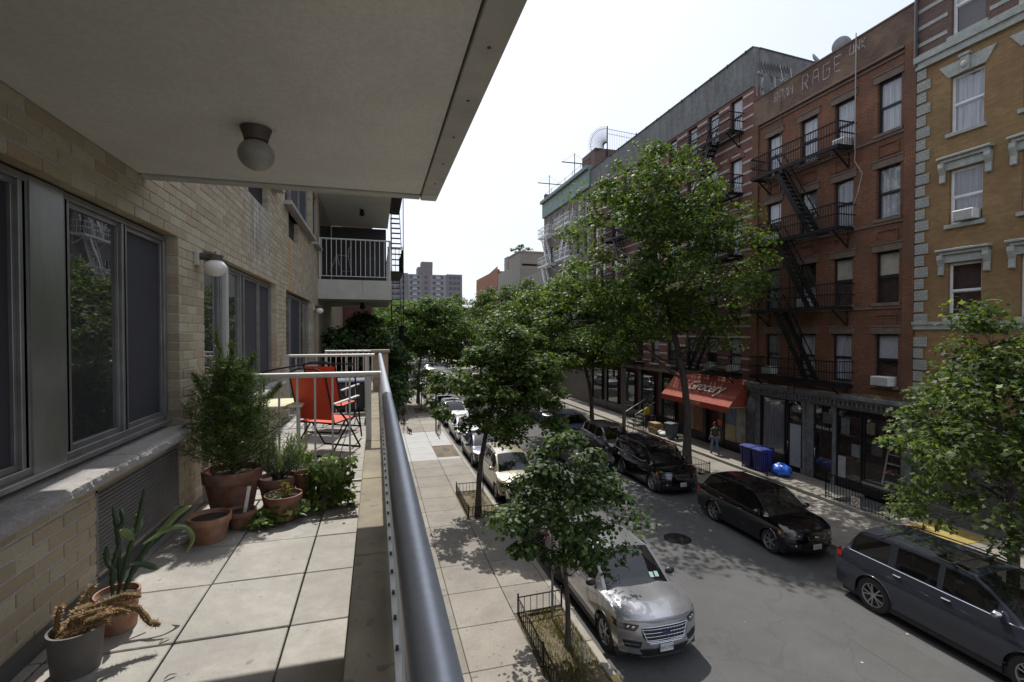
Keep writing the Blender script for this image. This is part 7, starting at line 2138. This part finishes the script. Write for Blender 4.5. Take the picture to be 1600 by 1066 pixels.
car('white_car', 'small white car parked in front of the yellow green cab', 'car', dict(sedan,paint=_mc['paint_white']), 4.9, 41.2)
car('yellow_green_cab', 'yellow green cab parked far down the left kerb', 'car', dict(S3,paint=paint('limecab',(.55,.62,.05),0,.35)), 4.9, 46.6)
# right row
S5 = dict(base_suv, L=5.25,W=2.02,H=1.90,hood=1.22,ws=2.05,roof=4.60,rear=5.05,nose_z=1.18,cowl_z=1.31,belt_r=1.27,deck_z=1.20,fo=.98,wb=3.10,R=.42,pillars=[(1.62,2.60),(2.72,3.62),(3.80,4.78)],doors=[(1.45,2.66),(2.67,3.70)],chrome=True,
    paint=paint('slate',(.052,.058,.078),.5,.25),clad=False,rackbars=[2.5,4.1],tail=(1.02,1.16),grille=(.70,1.0,.55),lamp=(.86,1.06,.58),sunroof=(2.2,2.95),mirror_m=M_chrome,railchrome=False,lip=.012)
car('slate_suv', 'large slate blue suv with roof rack, nearest on the far kerb', 'car', S5, 11.92, 5.12)
S6 = dict(base_suv, L=4.68,W=1.89,H=1.70,hood=1.05,ws=1.82,roof=4.0,rear=4.5,nose_z=.90,cowl_z=1.10,belt_r=1.15,fo=.90,wb=2.70,R=.36,pillars=[(1.45,2.3),(2.4,3.25),(3.38,4.1)],doors=[(1.3,2.35),(2.36,3.32)],paint=paint('black2',(.004,.004,.005),0,.08),clad=False,grille=(.66,.80,.36),lamp=(.68,.86,.46),spokes=6,wstyle=1,plate=.45)
car('black_crossover', 'glossy black crossover parked between the slate suv and the boxy black suv', 'car', S6, 12.02, 11.72)
S7 = dict(base_suv, L=4.85,W=1.99,H=1.84,hood=1.10,ws=1.70,roof=4.45,rear=4.75,nose_z=1.05,cowl_z=1.18,belt_r=1.20,deck_z=1.15,fo=.92,wb=2.78,R=.38,pillars=[(1.45,2.35),(2.47,3.4),(3.55,4.45)],doors=[(1.3,2.40),(2.41,3.48)],paint=paint('black3',(.004,.004,.005),0,.08),clad=False,grille=(.72,.92,.40),lamp=(.76,.98,.48),tumble=.80,rackbars=[2.2,2.6,3.0,3.4],gbars=2,emblem=(.06,.05),chrome=True,plate_txt='GHT 4471',plate=.50)
car('boxy_black_suv', 'boxy black suv with roof bars parked beside the tall maple', 'car', S7, 11.62, 17.95, rot=0)
car('grey_crossover', 'grey crossover parked behind the boxy black suv', 'car', dict(S6,L=4.6,paint=paint('grey',(.16,.16,.165),.6,.32),chrome=True,rails=False), 12.05, 23.35)
car('charcoal_car', 'charcoal car standing in the street beside the grey crossover, half hidden by leaves', 'car', dict(sedan,paint=paint('charcoal',(.04,.04,.042),.5,.3)), 9.55, 21.3)
car('blue_car', 'violet blue car parked behind the grey crossover', 'car', dict(sedan,paint=paint('violet',(.04,.05,.20),.4,.28)), 12.1, 28.8)
for k, (x, y, nm, lb, pc, bs_) in enumerate([(12.1,34.3,'dark_car','dark car parked beyond the violet blue one',(.02,.02,.022),sedan),(12.1,39.8,'silver_car','silver car far along the right kerb',(.4,.4,.41),sedan),(9.3,56.0,'white_taxi','white car driving away in mid street beyond the trees',(.7,.7,.7),sedan),
        (4.9,52.2,'grey_car','grey car far down the left kerb',(.2,.2,.2),sedan),(8.9,68.5,'pale_car','pale car in the far street',(.6,.6,.6),sedan),(8.2,84.0,'far_white_car','farthest white car in the street',(.7,.7,.7),sedan),(12.0,62.0,'far_silver_car','silver car parked far down the right kerb',(.45,.45,.46),sedan),(4.9,58.0,'far_black_car','black car far down the left kerb',(.02,.02,.02),sedan)]):
    car(nm, lb, 'car', dict(bs_,paint=paint(nm,pc,.3,.3)), x, y)
# ================================================================ TREES
def tree(name, base, crown_c, R3, n_leaf, leaf, r0, m, label, seed=0, shape='fold', fork=.35, ncl=90, lean=(0,0), sub=None, limbs=11, gap=.0, cat='tree', group=None, wood=M_bark, cl_r=.17, hollow=.45, flat=.55, keep=None, cone=.55):
    r = np.random.default_rng(seed); rp = random.Random(seed)
    base = Vector(base); c = Vector(crown_c); R3 = Vector(R3)
    e = empty(name, base, label=label, cat=cat, group=group)
    cl = c-base
    tm = MB()
    # trunk: from the base up through the crown
    top = cl+Vector((rp.uniform(-.1,.1)*R3.x, rp.uniform(-.1,.1)*R3.y, R3.z*.55))
    n = 9; tr = []
    for i in range(n+1):
        t = i/n; x = sstep(.15,1,t)
        tr.append(Vector((top.x*x+math.sin(t*5+seed)*.05*r0*8*t*(1-t)*4, top.y*x+math.cos(t*4+seed)*.05*r0*8*t*(1-t)*4, top.z*t)))
    tm.tube(tr, [r0*(1.35 if i == 0 else 1)*(1-.80*(i/n)**1.1) for i in range(n+1)], 10)
    # crown clumps in a lumpy ellipsoid
    K = []; tries = 0
    lob = [(Vector((rp.gauss(0,1),rp.gauss(0,1),rp.gauss(0,.7))).normalized(), rp.uniform(.75,1.22)) for _ in range(14)]
    while len(K) < ncl and tries < 6000:
        tries += 1
        d = Vector((rp.gauss(0,1),rp.gauss(0,1),rp.gauss(0,1))).normalized()
        f = max(l[1]*max(0,d.dot(l[0]))**4 for l in lob); f = .55+.55*f
        rad = (rp.uniform(hollow**3,1))**(1/3)*f
        p = Vector((d.x*R3.x*rad, d.y*R3.y*rad, d.z*R3.z*rad))
        hh_ = p.z/R3.z
        if hh_ > -.2: w_ = 1-cone*min(1,(hh_+.2)/1.2)**1.1; p.x *= w_; p.y *= w_
        if p.z < -R3.z*.92: continue
        if keep and not keep(cl+p+base): continue
        if any((p-k_).length < min(R3)*cl_r*.8 for k_ in K): continue
        K.append(p)
    # limbs
    L = []
    zs = base.z
    low = max(.25, (cl.z-R3.z*.95)/top.z)
    for i in range(limbs):
        t = low+(0.92-low)*(i+.3)/limbs; k = t*n; a = tr[min(int(k),n-1)].lerp(tr[min(int(k)+1,n)], k-int(k))
        ang = i*2.4+seed; up = rp.uniform(.35,.9)
        reach = rp.uniform(.55,.85)*(1-.45*abs((a.z-cl.z)/R3.z) if R3.z else 1)
        tip = Vector((a.x+math.cos(ang)*R3.x*reach, a.y+math.sin(ang)*R3.y*reach, a.z+up*reach*min(R3.x,R3.z)*.8))
        mid = a.lerp(tip,.5)+Vector((0,0,-.06*R3.z)); rr_ = r0*(1-.75*t)*.6
        pts = [a, a.lerp(mid,.6)+Vector((rp.gauss(0,.03),rp.gauss(0,.03),0))*R3.x, mid.lerp(tip,.45), tip]
        tm.tube(pts, [rr_, rr_*.75, rr_*.5, rr_*.15], 6, caps=False); L += pts
    L += tr[3:]
    for p in K:
        q = cl+p; b_ = min(L, key=lambda v: (v-q).length+ (.6*max(0, v.z-q.z)))
        m1 = b_.lerp(q,.5)+Vector((rp.gauss(0,.03),rp.gauss(0,.03),-.04))*R3.x
        rr_ = max(.008, r0*.09); tm.tube([b_, m1, q], [rr_, rr_*.7, rr_*.25], 4, caps=False)
    tm.build('trunk', wood, e, world=False, smooth=True, angle=60)
    # leaves
    K = np.array([list(k_) for k_ in K]); per = max(1, n_leaf//len(K))
    wts = r.uniform(.5,1.5,len(K)); cnt = (per*wts/wts.mean()).astype(int)
    cen = []; nr = []
    Rm = min(R3)*cl_r*1.12
    for k_, c_ in zip(K, cnt):
        g_ = r.normal(size=(c_,3)); g_ /= np.linalg.norm(g_,axis=1,keepdims=True); rad = r.random((c_,1))**(.45)
        sc_ = np.array([1.25,1.25,flat])*Rm*r.uniform(.75,1.35)
        o = g_*rad*sc_; o[:,2] -= .25*Rm*(np.hypot(o[:,0],o[:,1])/Rm)**2
        cen.append(k_+o); nn = g_*.7+np.array([0,0,.85])+r.normal(size=(c_,3))*.45; nr.append(nn)
    cen = np.vstack(cen)+np.array(list(cl)); nr = np.vstack(nr)
    me = leaves_mesh('crown', cen, nr, leaf, m, shape, seed)
    link('crown', me, e)
    return e
tree('street_tree', (4.0,9.8,.12), (3.95,9.85,3.15), (1.62,1.62,1.75), 7200, .105, .065, L_linden, 'small young linden on the left sidewalk, nearest the balcony', 21, 'round', ncl=58, limbs=11, cl_r=.19, hollow=.15, keep=lambda p: p.z > 1.85-.2*abs(p.x-4))
tree('street_tree', (3.65,17.8,.12), (4.75,18.2,5.3), (3.0,2.8,2.5), 21000, .15, .115, L_maple, 'spreading street tree leaning over the tan suv on the left sidewalk', 33, 'maple', ncl=130, limbs=12, cl_r=.15, hollow=.3)
tree('tall_maple', (15.15,21.3,.12), (13.3,21.3,10.2), (6.3,5.5,6.4), 33000, .18, .215, L_maple, 'tallest maple across the street in front of the striped building', 45, 'maple', ncl=190, limbs=22, cl_r=.125, hollow=.3, keep=lambda p: (p.x-13.6)**2/36+(p.y-21.8)**2/25+(p.z-9.5)**2/52 < 1 and not (p.x > 18.9) and not (p.z < 8.6 and p.x > 16.6), cone=.58)
tree('street_maple', (15.05,8.1,.12), (15.0,8.35,4.65), (2.75,2.6,3.05), 13500, .145, .135, L_pale, 'pale leaved maple at the right edge, behind the slate suv', 57, 'maple', ncl=150, limbs=13, cl_r=.16, hollow=.3, keep=lambda p: p.z > 1.9)
tree('street_tree', (15.0,32.2,.12), (12.6,31.0,7.6), (5.0,4.4,4.2), 26000, .21, .16, L_maple, 'dark green street tree filling the middle, left of the tall maple', 61, 'maple', ncl=150, limbs=12, cl_r=.16)
tree('street_tree', (3.8,43.5,.12), (3.9,43.6,2.9), (1.5,1.5,1.6), 3500, .13, .05, L_maple, 'small bushy street tree far along the left sidewalk', 63, 'fold', ncl=50, limbs=7, cl_r=.22)
# narrow dark conifer in front of the neighbouring row
cf = empty('columnar_conifer', (2.1, 42.0, .12), label='narrow dark columnar conifer beside the far railings', cat='tree')
q = MB(); q.cyl((0,0,0),(0,0,4.5),.10,.04,8); q.build('trunk', M_bark, cf, world=False)
nn = 9000; hh = rng.random(nn)**.8; aa = rng.random(nn)*6.283; rr_ = .62*np.sin(np.clip(hh*1.02+.03,0,1)*math.pi)**.45*(1-.35*hh)*np.sqrt(rng.random(nn))
cen = np.stack([rr_*np.cos(aa), rr_*np.sin(aa), .3+5.6*hh],1)
link('crown', leaves_mesh('crown', cen, np.stack([np.cos(aa),np.sin(aa),.3+0*aa],1)+rng.normal(size=(nn,3))*.4, .13, L_conif, 'fold', 2), cf)
# far street trees: three kinds, copied
pr = []
pr.append(tree('honey_locust', (3.9,48,.12), (5.2,48,7.4), (6.0,4.8,4.6), 25000, .27, .16, L_far, 'bright green locust down the left sidewalk, the nearest of its row', 71, 'fold', ncl=110, limbs=10, cl_r=.17, flat=.5))
pr.append(tree('street_tree', (15.0,44,.12), (13.4,43.5,8.0), (4.6,4.6,4.4), 18000, .27, .16, L_maple, 'dark street tree along the right kerb before the green cornice building', 72, 'fold', ncl=110, limbs=10, cl_r=.17))
def cptree(src, x, y, s, rz, label):
    o = copy_tree(src); o.location = (x, y, .12); o.scale = (s, s, s); o.rotation_euler = (0,0,rz); o['label'] = label
    return o
cptree(pr[0], 16.2, 64, .9, 5.2, 'bright green locust on the right pavement between the dark street trees')
cptree(pr[0], 4.0, 68, 1.05, 2.0, 'bright green locust down the left sidewalk, second of its row')
cptree(pr[0], 4.0, 86, 1.15, 4.0, 'bright green locust down the left sidewalk, third of its row')
cptree(pr[0], 4.2, 106, 1.3, 1.0, 'bright green locust far off, under the distant tower')
cptree(pr[0], 5.0, 132, 1.5, 5.0, 'hazy locust at the far end of the left row')
cptree(pr[1], 15.0, 57, 1.05, 1.3, 'dark street tree on the right kerb below the beige distant building')
cptree(pr[1], 15.0, 71, 1.15, 3.1, 'dark street tree on the right kerb, in front of the orange brick building')
cptree(pr[1], 14.6, 90, 1.2, 4.4, 'dark street tree far down the right kerb')
cptree(pr[0], 14.2, 112, 1.35, 2.6, 'pale green tree at the far end of the right kerb')
cptree(pr[0], 10.0, 150, 1.6, 0.4, 'broad tree closing off the far end of the street')
cptree(pr[0], -1.0, 150, 1.6, 3.4, 'tree at the far end behind the left row')
cptree(pr[0], 19.0, 152, 1.6, 1.9, 'tree at the far end behind the right row')
# trees and shrubs behind our terrace, under the neighbouring balcony
tree('yard_tree', (-.3,16.2,3.0), (-.45,15.8,6.0), (1.7,2.6,1.9), 20000, .15, .06, L_ailanthus, 'dark leafy tree growing under the neighbouring balcony', 81, 'fold', ncl=90, limbs=8, cl_r=.2, keep=lambda p: p.z < 7.6)
tree('yard_tree', (.9,19.0,.5), (.55,18.6,5.3), (.75,1.8,1.7), 5000, .14, .06, L_ailanthus, 'light green saplings by the narrow black fire escape', 82, 'fold', ncl=55, limbs=7, cl_r=.22)
tree('yard_tree', (.6,26,.2), (-.1,26,5.2), (1.0,3.2,2.6), 7000, .2, .08, L_ailanthus, 'dark shrubs massed beyond the black fire escape', 83, 'fold', ncl=70, limbs=7, cl_r=.2)
q = MB(); q.box(-1.5,.2,11.7,24,0.1,3.0); tag(q.build('yard_terrace', _mc['tan_brick_plain']), label='low tan terrace block under the shrubs beyond the balcony', cat='terrace')
# roof greenery in the distance
rg = tree('roof_shrub', (FX+2,76,16.8), (FX+2,77,18.3), (1.8,2.6,1.4), 1800, .25, .05, L_far, 'green shrubs on the distant beige roof', 91, 'fold', ncl=30, limbs=5, cl_r=.25)
cptree(rg, FX+1.5, 68.5, .6, 1, 'small shrub on the roof beside the stair bulkhead').location.z = 18.5
# ---------- sidewalk litter and leaves on the road
q = MB(); rr = random.Random(9)
for i in range(240):
    x = rr.choice([rr.uniform(4.7,5.0), rr.uniform(7,14), rr.uniform(13.6,14.15)]); y = rr.uniform(6,34); s = rr.uniform(.012,.035); a = rr.uniform(0,3)
    q.add([(x+s*math.cos(a+k*1.57), y+s*math.sin(a+k*1.57), .008+rr.uniform(0,.008)) for k in range(4)], [(0,1,2,3)])
tag(q.build('litter', mat('fallen_leaves', (.30,.28,.20), .8, rnd=.5), fixn=False), kind='stuff', label='fallen leaves and small litter scattered on the road')
